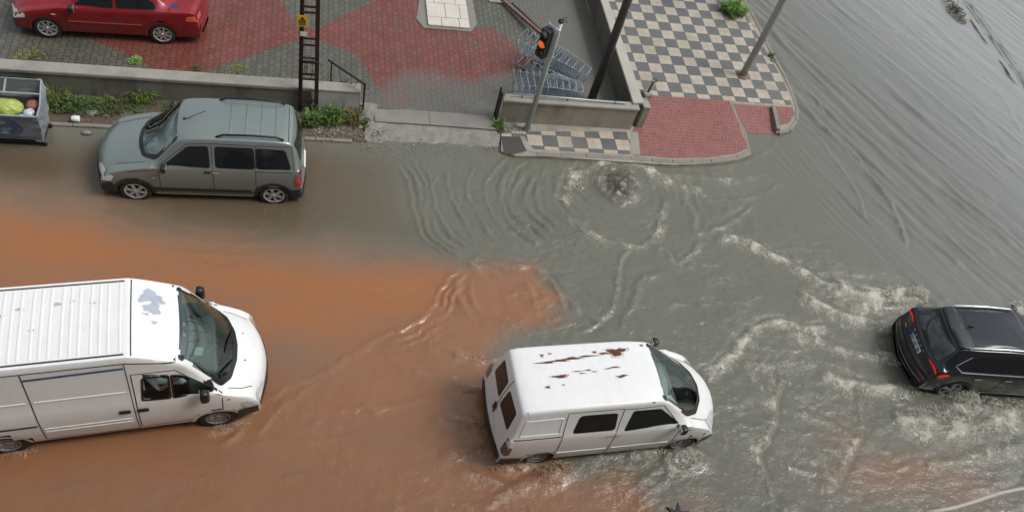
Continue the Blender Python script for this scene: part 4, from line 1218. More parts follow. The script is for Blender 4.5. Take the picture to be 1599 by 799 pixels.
o = bm_obj('hood', bm, M['galv'], root); so = o.modifiers.new('s', 'SOLIDIFY'); so.thickness = 0.014; so.offset = 0
bm = bmesh.new()
for a_, b_ in (((-hw, d1, zt1 + .01), (hw - .02, d1, zt1 + .01)), ((hw - .02, d1, zt1 + .01), (hw, 0.20, zt1 - .07)), ((hw, .2, zt1 - .07), (hw, -.06, zt0 + .01)), ((-hw, 0.16, zt1 - 0.12), (hw, 0.16, zt1 - 0.12)),
                ((-hw, d0, zt0), (hw, d0, zt0)), ((hw, d0, zt0), (hw, d1, zt0)), ((-hw, d0, zt0), (-hw, d1, zt0)), ((0.0, .16, zt1 - .12), (0.0, d1, zt1))): add_bar(bm, a_, b_, 0.017)
bm_obj('rim', bm, M['steel'], root)
bm = bmesh.new(); add_box(bm, (0, d1 + 0.012, zt0 + 0.17), (1.2, 0.01, 0.24)); bm_obj('back_panel', bm, M['dark'], root)
for sx in (-1, 1):
    for sy in (-1, 1):
        bm = bmesh.new(); x, y = sx * (hw - .14), (fb + .05 if sy < 0 else bb - .05)
        add_box(bm, (x, y, zb - 0.04), (0.16, 0.10, 0.07), None, 0.008, 0); w = bm_obj('castor', bm, M['steel'], root)
        bm = bmesh.new(); add_lathe(bm, [(0, -.022), (.07, -.022), (.08, 0), (.07, .022), (0, .022)], (x + .05, y, .10), 'Y', 14); bm_obj('castor_wheel', bm, M['rubber'], w)
def front_pt(u, h, e=0.022):   # point on the leaning front face; u along, h 0..1 up
    y = fb + (d0 - fb) * h
    return Vector((u, y - e, zb + (zt0 - zb) * h))
bm = bmesh.new()
for (r0, r1, a0, a1) in ((0.235, 0.27, 0, 360), (0.13, 0.21, -70, 70), (0.10, 0.17, 130, 250), (0.02, 0.09, 10, 200)):
    n = 30; pr = []
    for i in range(n + 1):
        a_ = math.radians(a0 + (a1 - a0) * i / n)
        pr.append([bm.verts.new(front_pt(-0.02 + math.cos(a_) * r * 1.35, 0.50 + math.sin(a_) * r * 1.25)) for r in (r0, r1)])
    for i in range(n): bm.faces.new((pr[i][0], pr[i + 1][0], pr[i + 1][1], pr[i][1]))
bm_obj('emblem', bm, M['blue_mark'], root)
def text_mesh(name, s, size, mat, parent, mtx, bold=0.0, extrude=0.001):
    cu = bpy.data.curves.new(name, 'FONT'); cu.body = s; cu.size = size; cu.extrude = extrude; cu.offset = bold
    cu.align_x = 'CENTER'; cu.align_y = 'CENTER'
    tmp = bpy.data.objects.new(name + '_tmp', cu); COL.objects.link(tmp)
    dg = bpy.context.evaluated_depsgraph_get()
    me = bpy.data.meshes.new_from_object(tmp.evaluated_get(dg))
    bpy.data.objects.remove(tmp); bpy.data.curves.remove(cu)
    me.name = name; me.materials.clear(); me.materials.append(mat); me.transform(mtx)
    o = bpy.data.objects.new(name, me); COL.objects.link(o)
    if parent: o.parent = parent
    return o
slope = math.atan2(fb - d0, zt0 - zb)
for s_, h_, sz in (('BÜYÜKŞEHİR BELEDİYESİ', 0.90, 0.105), ('TEMİZLİK İŞLERİ MÜDÜRLÜĞÜ', 0.10, 0.085)):
    mt = Matrix.Translation(front_pt(0.0, h_, 0.025)) @ Matrix.Rotation(PI / 2 + slope, 4, 'X')
    text_mesh('lettering', s_, sz, M['blue_mark'], root, mt, 0.002)

def lump(name, label, cat, c, r, mat, seed, sq=(1, 1, .7)):
    bm = bmesh.new(); bmesh.ops.create_icosphere(bm, subdivisions=4, radius=1)
    co = np.array([v.co[:] for v in bm.verts])
    n = 1 + 0.22 * fbm(co[:, 0] + co[:, 2] * .7, co[:, 1] - co[:, 2] * .5, 1.6, 3, seed) + 0.10 * ridged(co[:, 0] * 1.0 + co[:, 2], co[:, 1] + co[:, 2], 2.6, 2, seed + 3)
    for v, k in zip(bm.verts, n): v.co = Vector((v.co.x * k * sq[0] * r, v.co.y * k * sq[1] * r, max(v.co.z * k, -.5) * sq[2] * r))
    o = bm_obj(name, bm, mat, None, True); o.location = c
    return tag(o, label, cat)
M['bag_yellow'] = plain('bag_yellow', (0.36, 0.42, 0.10), 0.3, var=0.45, scale=14, bump=0.5)
M['bag_purple'] = plain('bag_purple', (0.14, 0.13, 0.22), 0.3, var=0.3, scale=14, bump=0.5)
M['bag_pale'] = plain('bag_pale', (0.50, 0.52, 0.56), 0.35, var=0.3, scale=20, bump=0.5)
M['bag_blue'] = plain('bag_blue', (0.10, 0.38, 0.55), 0.35, var=0.3, scale=20, bump=0.5)
M['cloth_red'] = plain('cloth_red', (0.28, 0.12, 0.10), 0.8, var=0.4, scale=20, bump=0.5)
lump('rubbish_bag', 'knotted yellow-green rubbish bag inside the container', 'rubbish bag', (-6.20, 14.22, 0.93), 0.24, M['bag_yellow'], 1, (1.25, .9, .75))
lump('rubbish_bag', 'dark purple rubbish bag at the left inside the container', 'rubbish bag', (-6.66, 14.27, 0.93), 0.24, M['bag_purple'], 9)
lump('rubbish_bag', 'small crumpled pale white bag in the container\'s right corner', 'rubbish bag', (-5.75, 14.08, 0.96), 0.10, M['bag_pale'], 14)
lump('rubbish_bag', 'small blue plastic bag below the yellow one in the container', 'rubbish bag', (-5.88, 13.96, 0.93), 0.08, M['bag_blue'], 17)
lump('crumpled_cloth', 'reddish crumpled cloth among the rubbish at the back right of the container', 'cloth', (-5.73, 14.33, 0.95), 0.12, M['cloth_red'], 22)
bm = bmesh.new(); add_box(bm, (0, 0, .40), (1.26, .62, .75)); o = bm_obj('rubbish_heap', bm, M['dark']); o.location = (-6.23, 14.27, 0.16)
tag(o, 'dark heap of refuse filling the container below the bags', 'rubbish')

# --- small litter and stones
bm = bmesh.new(); add_lathe(bm, [(0, 0), (.055, 0), (.065, .01), (.07, .16), (.06, .165), (0, .165)], n=18)
bm.transform(Matrix.Rotation(PI / 2, 4, 'Y')); o = bm_obj('plastic_tub', bm, M['white']); p_ = survey(112, 186, .17); o.location = (p_[0], p_[1], .19); tag(o, 'small white plastic tub lying on the verge right of the container', 'tub')
for i, (u, v, r, lb) in enumerate(((143, 175, .11, 'flat grey stone on the verge above the white tub'), (135, 206, .08, 'small pale stone in the street by the silver minivan\'s nose'), (165, 180, .06, 'small brown stone on the verge near the minivan\'s bonnet'), (243, 165, .05, 'little pale stone on the verge among the weeds'))):
    p_ = survey(u, v, .12); lump('stone', lb, 'stone', (p_[0], p_[1], 0.10), r, M['kerb'], 30 + i, (1.3, .8, .5))

# --- plants
def leaf_mat(name, c1, c2, rough=0.55):
    t = NT(name); oi = t.n('ShaderNodeObjectInfo')
    n = t.noise(9, 2); n2 = t.noise(45, 1)
    c = t.mix(t.math('ADD', t.math('MULTIPLY', n, .6), t.math('MULTIPLY', n2, .4)), c1, c2)
    t.set(Base_Color=c, Roughness=rough); t.b.inputs['Subsurface Weight'].default_value = 0.0
    return t.m
M['leaf'] = leaf_mat('leaf', (0.030, 0.062, 0.014), (0.095, 0.17, 0.035))
M['leaf_yellow'] = leaf_mat('leaf_yellow', (0.09, 0.12, 0.025), (0.26, 0.26, 0.06))
M['leaf_dry'] = leaf_mat('leaf_dry', (0.10, 0.07, 0.03), (0.20, 0.17, 0.08))
M['grass'] = leaf_mat('grass', (0.10, 0.19, 0.03), (0.26, 0.42, 0.09))
def leaves(bm, c, r, h, n, size, r_, flat=0.5):
    for _ in range(n):
        a_ = r_.uniform(0, 2 * PI); q = r_.random() ** 0.6
        p = Vector((c[0] + math.cos(a_) * q * r, c[1] + math.sin(a_) * q * r, c[2] + r_.random() * h * (1.05 - 0.7 * q)))
        d = Vector((math.cos(a_) * q + r_.uniform(-.6, .6), math.sin(a_) * q + r_.uniform(-.6, .6), r_.uniform(-.1, .8))).normalized()
        s = d.cross(Vector((r_.uniform(-.4, .4), r_.uniform(-.4, .4), 1))).normalized()
        L = size * r_.uniform(.6, 1.4); w = L * r_.uniform(.28, .45)
        n_ = s.cross(d) * L * 0.12
        v = [bm.verts.new(x) for x in (p, p + d * L * .5 + s * w - n_, p + d * L, p + d * L * .5 - s * w - n_)]
        bm.faces.new(v)
def blades(bm, c, r, h, n, r_, w=0.008):
    for _ in range(n):
        a_ = r_.uniform(0, 2 * PI); q = r_.random() ** 0.6 * r
        b = Vector((c[0] + math.cos(a_) * q, c[1] + math.sin(a_) * q, c[2]))
        o_ = Vector((math.cos(a_ + r_.uniform(-.6, .6)), math.sin(a_ + r_.uniform(-.6, .6)), 0))
        s = Vector((-o_.y, o_.x, 0)) * w; hh = h * r_.uniform(.5, 1.1); out = hh * r_.uniform(.2, .9)
        m = b + o_ * out * .35 + Vector((0, 0, hh * .7)); e = b + o_ * out + Vector((0, 0, hh * r_.uniform(.7, 1.0)))
        v = [bm.verts.new(x) for x in (b - s, b + s, m + s * .8, m - s * .8, e)]
        bm.faces.new((v[0], v[1], v[2], v[3])); bm.faces.new((v[3], v[2], v[4]))
r_ = random.Random(21)
def plant(label, u, v, z, spec, cat='plant', name='weed_plant'):
    x, y = survey(u, v, z)
    root = thing(name, label, cat, (x, y, z))
    for kind, part, mat, args in spec:
        bm = bmesh.new()
        for a_ in args: (leaves if kind == 'l' else blades)(bm, *a_, r_)
        bm_obj(part, bm, M[mat], root)
    return root
plant('leafy green weed at the foot of the ladder-like pole, right of the silver minivan', 488, 190, .14,
      [('l', 'foliage', 'leaf', [((0, 0, 0), .20, .30, 520, .055), ((-.16, -.02, 0), .18, .22, 300, .05)]), ('g', 'stems', 'grass', [((0, 0, 0), .2, .34, 60)])])
plant('broad bright green weed between the pole and the white wall end', 520, 186, .14,
      [('l', 'foliage', 'leaf', [((0, .05, 0), .26, .34, 700, .055), ((.2, .0, 0), .16, .2, 240, .05), ((-.1, -.1, 0), .2, .2, 260, .05)]), ('g', 'stems', 'grass', [((0, 0, 0), .25, .36, 80)])])
plant('straggly dry weed in front of the right end of the white wall', 553, 186, .14,
      [('l', 'foliage', 'leaf_yellow', [((0, 0, 0), .22, .22, 260, .04)]), ('g', 'stems', 'leaf_dry', [((0, 0, 0), .26, .28, 160)])])
plant('low dark green weed at the broken edge of the entrance ramp', 572, 195, .12, [('l', 'foliage', 'leaf', [((0, 0, 0), .12, .2, 240, .045), ((.02, -.15, 0), .08, .1, 80, .04)])])
plant('small bushy green weed at the left end of the trolley wall', 777, 200, .12, [('l', 'foliage', 'leaf', [((0, 0, 0), .15, .26, 420, .045), ((0.05, -.14, 0), .08, .14, 120, .04)]), ('g', 'stems', 'grass', [((0, 0, 0), .12, .3, 50)])])
plant('yellowish bushy weed growing high against the wall behind the minivan\'s windscreen', 222, 158, .14, [('l', 'foliage', 'leaf_yellow', [((0, 0.1, 0), .24, .42, 620, .045)]), ('g', 'stems', 'grass', [((0, .05, 0), .2, .42, 70)])])
plant('yellow flowering weed showing above the minivan\'s roof against the wall', 318, 157, .14, [('l', 'foliage', 'leaf_yellow', [((0, .1, 0), .34, .42, 560, .04), ((.4, .1, 0), .3, .38, 320, .04), ((-.35, .1, 0), .25, .34, 240, .04)])])
plant('dark green leafy weed right of the container, in front of the wall', 100, 163, .14, [('l', 'foliage', 'leaf', [((0, 0, 0), .3, .26, 560, .05), ((.35, -.05, 0), .3, .2, 420, .05)]), ('g', 'stems', 'leaf_yellow', [((-.2, .1, 0), .25, .4, 160)])])
plant('low mixed weed between the dark weed and the yellowish bush on the verge', 172, 166, .14, [('l', 'foliage', 'leaf', [((0, 0, 0), .34, .16, 360, .05)]), ('g', 'stems', 'leaf_dry', [((.05, 0, 0), .34, .2, 130)])])
plant('small green sprout in the pavers left of centre below the red car\'s rear wheel', 212, 96, .28, [('l', 'foliage', 'grass', [((0, 0, 0), .14, .08, 200, .045)])])
plant('tiny green sprout in the red pavers close to the wall, left of the paler one', 305, 108, .28, [('l', 'foliage', 'leaf', [((0, 0, 0), .1, .07, 110, .04)])])
plant('tiny pale sprout in the pavers close to the wall, nearest the ladder-like pole', 372, 112, .28, [('l', 'foliage', 'leaf_yellow', [((0, 0, 0), .26, .05, 190, .04)])])
plant('dry grassy weed on the pavers just behind the wall near the container', 45, 92, .28, [('l', 'foliage', 'leaf_yellow', [((0, 0, 0), .34, .07, 240, .04)]), ('g', 'dry_foliage', 'leaf_dry', [((0, 0, 0), .4, .1, 140)])])
plant('sparse grassy weed rooted between kerb and tiles at the right edge of the chequered pavement', 1203, 88, .15, [('g', 'stems', 'leaf', [((0, 0, 0), .1, .12, 70)]), ('l', 'foliage', 'leaf', [((.02, -.18, 0), .08, .06, 50, .04)])])
# thin growth along the verge and in the joints: nobody could count it
bm = bmesh.new(); bm2 = bmesh.new()
for _ in range(220):
    x = r_.uniform(-6.0, 1.1); y = 15.5 - abs(r_.gauss(0, .22))
    if y < 14.75: continue
    leaves(bm, (x, y, .12), .09, .10, 14, .04, r_); blades(bm, (x, y, .11), .1, .12, 6, r_)
for u, v, n in ((225, 85, 18), (360, 108, 22), (120, 92, 12), (290, 112, 12), (500, 108, 8), (430, 118, 10), (60, 88, 20)):
    for _ in range(n):
        x, y = survey(u + r_.gauss(0, 26), v + r_.gauss(0, 5), .28)
        if y > 15.95: leaves(bm, (x, y, .275), .06, .03, 7, .03, r_)
tag(bm_obj('ground_weeds', bm, M['leaf']), 'thin mixed weeds scattered along the verge and paver joints', 'weeds', kind='stuff')
bm = bmesh.new()
def pebble(x, y, z, s):
    r = bmesh.ops.create_icosphere(bm, subdivisions=1, radius=s)
    k = Matrix.Translation((x, y, z)) @ Matrix.Rotation(r_.uniform(0, 6), 4, 'Z') @ Matrix.Diagonal((r_.uniform(.8, 1.6), r_.uniform(.6, 1.1), r_.uniform(.4, .8), 1))
    bmesh.ops.transform(bm, matrix=k, verts=r['verts'])
for _ in range(300):
    x = r_.uniform(1.2, 4.7); y = 14.50 + r_.gauss(0, .13) + 0.05 * math.sin(x * 3); pebble(x, y, .085 + max(0, (y - 14.5)) * .2, r_.uniform(.006, .018))
for _ in range(260):
    x, y = survey(r_.gauss(525, 26), r_.gauss(207, 6), .12); pebble(x, y, .13, r_.uniform(.006, .02))
for _ in range(160):
    x = r_.uniform(-5.2, 1.2); pebble(x, r_.uniform(14.75, 15.4), .13, r_.uniform(.008, .024))
for _ in range(90):
    x, y = survey(r_.gauss(590, 10), r_.gauss(195, 16), .15); pebble(x, y, .17, r_.uniform(.01, .03))
for _ in range(120):
    x, y = survey(r_.uniform(790, 830), r_.gauss(202, 3), .15); pebble(x, y, .16, r_.uniform(.01, .035))
tag(bm_obj('gravel', bm, M['cap'], smooth=False), 'loose pale gravel and rubble along the foot of the ramp and verge', 'gravel', kind='stuff')

# --- street tree with grass at its foot
tx, ty = survey(1150, 12, PT)
root = thing('street_tree', 'young street tree with dark trunk on the chequered pavement at the top edge', 'tree', (tx, ty, PT))
bm = bmesh.new()
add_tube(bm, [(0, 0, -.05), (.02, .0, .8), (-.01, .02, 1.8), (.02, 0, 2.9), (0, .02, 3.8)], .07, 10, [.085, .07, .062, .05, .03])
M['bark'] = plain('bark', (0.045, 0.028, 0.02), 0.85, var=.4, scale=14, bump=.6)
bm_obj('trunk', bm, M['bark'], root)
bm = bmesh.new()
for k in range(6):
    a_ = k * 1.05; add_tube(bm, [(0, 0, 2.7 + k * .15), (math.cos(a_) * .4, math.sin(a_) * .4, 3.2 + k * .12), (math.cos(a_) * .8, math.sin(a_) * .8, 3.5 + k * .15)], .02, 6, [.03, .02, .01])
bm_obj('branches', bm, M['bark'], root)
bm = bmesh.new()
for k in range(26):
    a_ = r_.uniform(0, 2 * PI); q = r_.random() * .9; leaves(bm, (math.cos(a_) * q, math.sin(a_) * q, r_.uniform(3.0, 4.3)), .32, .35, 90, .09, r_)
bm_obj('crown', bm, M['leaf'], root)
plant('thick tuft of bright green grass around the foot of the street tree', 1140, 20, PT, [('g', 'blades', 'grass', [((0, 0, 0), .18, .50, 380), ((.30, -.10, 0), .15, .36, 260), ((-.24, .08, 0), .10, .30, 130), ((0.1, .26, 0), .14, .44, 170), ((.42, .05, 0), .08, .25, 60), ((0, -.28, 0), .1, .2, 60)])], 'grass', 'grass_tuft')

# --- things at the frame's lower edge
bm = bmesh.new()
P_ = []
for i in range(9):
    u = 1445 + i * 24; P_.append((u, 799 - (u - 1450) * 0.235 + 3 * math.sin(i * .9)))
zc = 6.0
pts = [(*survey(u, v, zc), zc) for u, v in P_]
add_tube(bm, pts, 0.028, 8)
o = bm_obj('slack_cable', bm, plain('cable', (0.55, 0.49, 0.40), 0.6)); tag(o, 'pale slack cable hanging in the air across the lower right corner', 'cable')
x, y = survey(1062, 802, 3.6)
root = thing('ornate_post', 'dark iron post with a star-shaped finial poking in at the bottom edge', 'post', (x, y, 0))
bm = bmesh.new(); add_bar(bm, (0, 0, 0), (0, 0, 3.5), 0.035, n=10); bm_obj('shaft', bm, M['dark_iron'], root)
bm = bmesh.new(); v0 = []
for k in range(12):
    a_ = k * PI / 6 + .3; rr = .21 if k % 2 == 0 else .08; v0.append((math.cos(a_) * rr, math.sin(a_) * rr))
prism(bm, v0, 3.5, 3.55); bm_obj('finial', bm, M['dark_iron'], root)

cx0, cy0 = survey(1490, 14, .1)
root = thing('driftwood_heap', 'small heap of twigs and dry leaves stranded at the end of the street centre strip', 'debris', (cx0, cy0, .08))
bm = bmesh.new()
for _ in range(45):
    a_ = r_.uniform(0, 6.3); q = r_.random() * .5; p = Vector((math.cos(a_) * q * .5, math.sin(a_) * q * 1.5, .03 + r_.random() * .12)); d_ = Vector((r_.gauss(0, 1), r_.gauss(0, 1), r_.gauss(0, .3))).normalized() * r_.uniform(.06, .2)
    add_bar(bm, p - d_, p + d_, .007, n=5)
bm_obj('twigs', bm, M['bark'], root)
bm = bmesh.new(); leaves(bm, (0, -.1, 0), .36, .06, 240, .06, r_); leaves(bm, (-.1, -.6, 0), .25, .06, 140, .06, r_); bm_obj('dry_leaves', bm, M['leaf_dry'], root)
# ================================================================== VEHICLES
def pchip(xs, ys, xq):
    xs, ys = np.array(xs, float), np.array(ys, float)
    h = np.diff(xs); dl = np.diff(ys) / h
    d = np.zeros_like(ys)
    for i in range(1, len(xs) - 1):
        if dl[i - 1] * dl[i] > 0:
            w1, w2 = 2 * h[i] + h[i - 1], h[i] + 2 * h[i - 1]
            d[i] = (w1 + w2) / (w1 / dl[i - 1] + w2 / dl[i])
    d[0], d[-1] = dl[0], dl[-1]
    i = np.clip(np.searchsorted(xs, xq) - 1, 0, len(xs) - 2)
    t = (xq - xs[i]) / h[i]
    return (ys[i] * (1 + 2 * t) * (1 - t) ** 2 + h[i] * d[i] * t * (1 - t) ** 2 + ys[i + 1] * t ** 2 * (3 - 2 * t) + h[i] * d[i + 1] * t ** 2 * (t - 1))

class Car:
    """stations nose -> tail: (x edge, x centre, y edge, z edge, z centre, widest y)"""
    def __init__(s, label, cat, loc, rz, st, belt, mats, zsill=0.24, ymidz=0.55, tuck=0.96, crown=0.35, pitch=0.0):
        s.root = thing(cat.replace(' ', '_'), label, cat, loc, rz)
        s.m = mats
        st = np.array(st, float)
        si = np.arange(len(st), dtype=float)
        N = (len(st) - 1) * 7 + 1
        q = np.linspace(0, len(st) - 1, N)
        C = [pchip(si, st[:, k], q) for k in range(6)]
        rows = []
        for xe, xc, ye, ze, zc, ym in zip(*C):
            bz = belt(xe)
            zb = min(bz, ze - 0.02)
            tb = (zb - 0) / max(bz, .01)
            P = []
            P.append((xc, 0, zsill - .02 if ze > zsill + .05 else ze - .03))
            P.append((xe, min(ym * .9, ye + .3), min(zsill - .02, ze - .028)))
            P.append((xe, ym * tuck, min(zsill + .02, ze - .026)))
            P.append((xe, ym * (tuck + 1) / 2 + .0, min((zsill + ymidz) / 2, ze - .024)))
            P.append((xe, ym, min(ymidz, ze - .023)))
            P.append((xe, ym * .995, min((ymidz + zb) / 2 + .05, ze - .022)))
            P.append((xe, ym * .965, zb))
            yb = ym * .965
            k = .86
            if ze - zb > .06:
                P.append((xe, yb - (yb - ye) * .18, zb + (ze - zb) * .10))
                P.append((xe, yb + (ye - yb) * k, zb + (ze - zb) * k * .97))
                P.append((xe, ye, ze))
            else:
                P.append((xe, yb - (yb - ye) * .10, zb + (ze - zb) * .3))
                P.append((xe, yb - (yb - ye) * .6, zb + (ze - zb) * .8))
                P.append((xe, ye, ze))
            for f in (.9, .75, .5, .25, 0):
                yy = ye * f
                g = 1 - f * f
                P.append((xe + (xc - xe) * g, yy, ze + (zc - ze) * (1 - f ** (2.2 if f else 1)) if f else zc))
            # round the section with one corner cutting pass
            Q = [P[0]]
            for a, b in zip(P[:-1], P[1:]):
                a_, b_ = np.array(a), np.array(b)
                Q.append(tuple(a_ * .75 + b_ * .25)); Q.append(tuple(a_ * .25 + b_ * .75))
            Q.append(P[-1])
            rows.append(Q)
        R = np.array(rows)
        nR, nP = R.shape[:2]
        V = np.concatenate([R, R[:, ::-1][:, 1:] * np.array([1, -1, 1])], 1)[:, :-1]
        nV = V.shape[1]
        idx = np.arange(nR * nV).reshape(nR, nV)
        nxt = np.roll(idx, -1, 1)
        F = np.stack([idx[:-1], nxt[:-1], nxt[1:], idx[1:]], -1).reshape(-1, 4)
        s.V = [Vector(v) for v in V.reshape(-1, 3)]
        s.F = [tuple(int(i) for i in f) for f in F] + [tuple(int(i) for i in idx[0][::-1])] + [tuple(int(i) for i in idx[-1])]
        s.bvh = BVHTree.FromPolygons(s.V, s.F)
        s.cut = []
    # projections: 'L','R' side (a=x,b=z); 'T' top (x,y); 'F','B' front/back (y,z)
    def ray(s, ax, a, b):
        o, d = {'L': ((a, 3, b), (0, -1, 0)), 'R': ((a, -3, b), (0, 1, 0)), 'T': ((a, b, 5), (0, 0, -1)),
                'F': ((6, a, b), (-1, 0, 0)), 'B': ((-6, a, b), (1, 0, 0))}[ax]
        o, d = Vector(o), Vector(d)
        h = s.bvh.ray_cast(o, d)
        if h[0] is None:
            h = s.bvh.find_nearest(o + d * ((o.dot(-d)) - 1.0))
        n = h[1]
        if n.dot(d) > 0: n = -n
        return h[0], n
    @staticmethod
    def rounded(poly, r, k=4):
        if r <= 0: return [tuple(p) for p in poly]
        out = []; n = len(poly)
        for i in range(n):
            p0, p, p1 = Vector(poly[i - 1]), Vector(poly[i]), Vector(poly[(i + 1) % n])
            a = (p0 - p); b = (p1 - p)
            ra = min(r, a.length * .45, b.length * .45)
            A = p + a.normalized() * ra; B = p + b.normalized() * ra
            for j in range(k + 1):
                t = j / k
                q = A * (1 - t) ** 2 + p * 2 * t * (1 - t) + B * t * t
                out.append((q.x, q.y))
        return out
    @staticmethod
    def offset(poly, d):
        n = len(poly); area = sum(poly[i][0] * poly[(i + 1) % n][1] - poly[(i + 1) % n][0] * poly[i][1] for i in range(n))
        sg = 1 if area > 0 else -1
        out = []
        for i in range(n):
            p0, p, p1 = Vector(poly[i - 1]), Vector(poly[i]), Vector(poly[(i + 1) % n])
            e0 = (p - p0).normalized(); e1 = (p1 - p).normalized()
            n0 = Vector((e0.y, -e0.x)) * sg; n1 = Vector((e1.y, -e1.x)) * sg
            m = (n0 + n1); m = m.normalized() / max(.5, m.normalized().dot(n0)) if m.length > 1e-6 else n0
            out.append(tuple(p + m * d))
        return out
    @staticmethod
    def inside(poly, x, y):
        c = False; n = len(poly); j = n - 1
        for i in range(n):
            if (poly[i][1] > y) != (poly[j][1] > y) and x < (poly[j][0] - poly[i][0]) * (y - poly[i][1]) / (poly[j][1] - poly[i][1]) + poly[i][0]: c = not c
            j = i
        return c
    def patch(s, name, ax, poly, mat, r=.04, off=.006, hole=None, parent=None, step=.06, thick=0.0, out_only=False):
        """a panel that follows the body; hole: inset distance of an opening"""
        P = s.rounded(poly, r)
        pts = [Vector(p) for p in P]
        edges = [(i, (i + 1) % len(P)) for i in range(len(P))]
        H = None
        if hole is not None:
            H = s.offset(P, -hole)
            b = len(pts); pts += [Vector(p) for p in H]; edges += [(b + i, b + (i + 1) % len(H)) for i in range(len(H))]
        xs = [p[0] for p in P]; ys = [p[1] for p in P]
        nb = len(pts)
        inner = s.offset(P, -step * .35)
        x = min(xs) + step / 2
        while x < max(xs):
            y = min(ys) + step / 2
            while y < max(ys):
                if s.inside(inner, x, y) and (H is None): pts.append(Vector((x, y)))
                y += step
            x += step
        vo, eo, fo, _, _, _ = geometry.delaunay_2d_cdt(pts, edges, [], 0, 1e-6)
        fs = []
        for f in fo:
            c = sum((vo[i] for i in f), Vector((0, 0))) / len(f)
            if s.inside(P, c.x, c.y) and not (H and s.inside(H, c.x, c.y)): fs.append(tuple(f))
        V = []
        for v in vo:
            h, n = s.ray(ax, v.x, v.y)
            V.append(h + n * off)
        if fs:
            a, b, c = (V[i] for i in fs[0][:3])
            nrm = (b - a).cross(c - a)
            _, n = s.ray(ax, vo[fs[0][0]].x, vo[fs[0][0]].y)
            if nrm.dot(n) < 0: fs = [f[::-1] for f in fs]
        o = mesh_obj(name, V, fs, s.mat(mat), parent or s.root, True)
        if thick:
            md = o.modifiers.new('t', 'SOLIDIFY'); md.thickness = thick; md.offset = 1
        return o
    def mat(s, m): return s.m.get(m) or M[m] if isinstance(m, str) else m
    def window(s, name, ax, poly, r=.05, glass='tint_glass', open_=False, border=.035, bmat='trim_black'):
        if open_:
            P = s.rounded(poly, r)
            s.cut.append((ax, P))
            ex = .03 if border > .02 else .024
            fr = s.patch('window_rubber' if name != 'windscreen' else 'windscreen_rubber', ax, s.offset(poly, ex), bmat, r, .007, hole=ex + border)
            g = s.patch(name, ax, poly, glass, r, .003)
        else:
            g = s.patch(name, ax, poly, glass, r, .007)
            if border: fr = s.patch('window_rubber', ax, s.offset(poly, border * .6), bmat, r, .003, parent=None)
        return g
    def rib(s, name, ax, pts, w, mat, off=.012):
        """pressed rib: a low ridge standing out of the sheet"""
        V = []; F = []; dense = [Vector(pts[0])]
        for a, b in zip(pts[:-1], pts[1:]):
            a, b = Vector(a), Vector(b); n = max(1, int((b - a).length / .06))
            for i in range(1, n + 1): dense.append(a + (b - a) * i / n)
        for i, p in enumerate(dense):
            d = (dense[min(i + 1, len(dense) - 1)] - dense[max(i - 1, 0)]).normalized(); nn = Vector((-d.y, d.x)) * w / 2
            for q, o in ((p + nn, -.001), (p + nn * .4, off), (p - nn * .4, off), (p - nn, -.001)):
                h, n = s.ray(ax, q.x, q.y); V.append(h + n * o)
        for i in range(len(dense) - 1):
            for k in range(3): F.append((4 * i + k, 4 * i + k + 1, 4 * i + k + 5, 4 * i + k + 4))
        return mesh_obj(name, V, F, s.mat(mat), s.root, False)
    def strip(s, name, ax, pts, w, mat, off=.005, parent=None, r=0):
        """thin line following the body"""
        V = []; F = []
        P = [Vector(p) for p in pts]
        dense = [P[0]]
        for a, b in zip(P[:-1], P[1:]):
            n = max(1, int((b - a).length / .07))
            for i in range(1, n + 1): dense.append(a + (b - a) * i / n)
        for i, p in enumerate(dense):
            d = (dense[min(i + 1, len(dense) - 1)] - dense[max(i - 1, 0)]).normalized()
            nn = Vector((-d.y, d.x)) * w / 2
            for q in (p + nn, p - nn):
                h, n = s.ray(ax, q.x, q.y); V.append(h + n * off)
        for i in range(len(dense) - 1): F.append((2 * i, 2 * i + 1, 2 * i + 3, 2 * i + 2))
        return mesh_obj(name, V, F, s.mat(mat), parent or s.root, True)
    def arch(s, x, r, zc, lip='paint', liner=True, both=True, lipw=.035):
        for sd in ('L', 'R'):
            n = 26
            P = [(x + math.cos(2 * PI * i / n) * r, zc + math.sin(2 * PI * i / n) * r) for i in range(n)]
            s.cut.append((sd, P))
            a0, a1 = -.25, PI + .25
            V = []; F = []
            for i in range(25):
                a = a0 + (a1 - a0) * i / 24
                for rr, of in ((r - .035, .004), (r + lipw, .012)):
                    h, nn = s.ray(sd, x + math.cos(a) * rr, zc + math.sin(a) * rr); V.append(h + nn * of)
            for i in range(24): F.append((2 * i, 2 * i + 1, 2 * i + 3, 2 * i + 2))
            mesh_obj('wheel_arch', V, F, s.mat(lip), s.root, True)
            sg = 1 if sd == 'L' else -1
            bm = bmesh.new(); ring = []
            h, _ = s.ray(sd, x, zc + r)
            for i in range(17):
                a = a0 + (a1 - a0) * i / 16
                ring.append([bm.verts.new((x + math.cos(a) * (r + .01), sg * yy, zc + math.sin(a) * (r + .01))) for yy in (abs(h.y) - .03, abs(h.y) - .38)])
            for i in range(16): bm.faces.new((ring[i][0], ring[i][1], ring[i + 1][1], ring[i + 1][0]))
            bm.faces.new([q[1] for q in ring])
            bm_obj('wheel_well', bm, M['dark'], s.root)
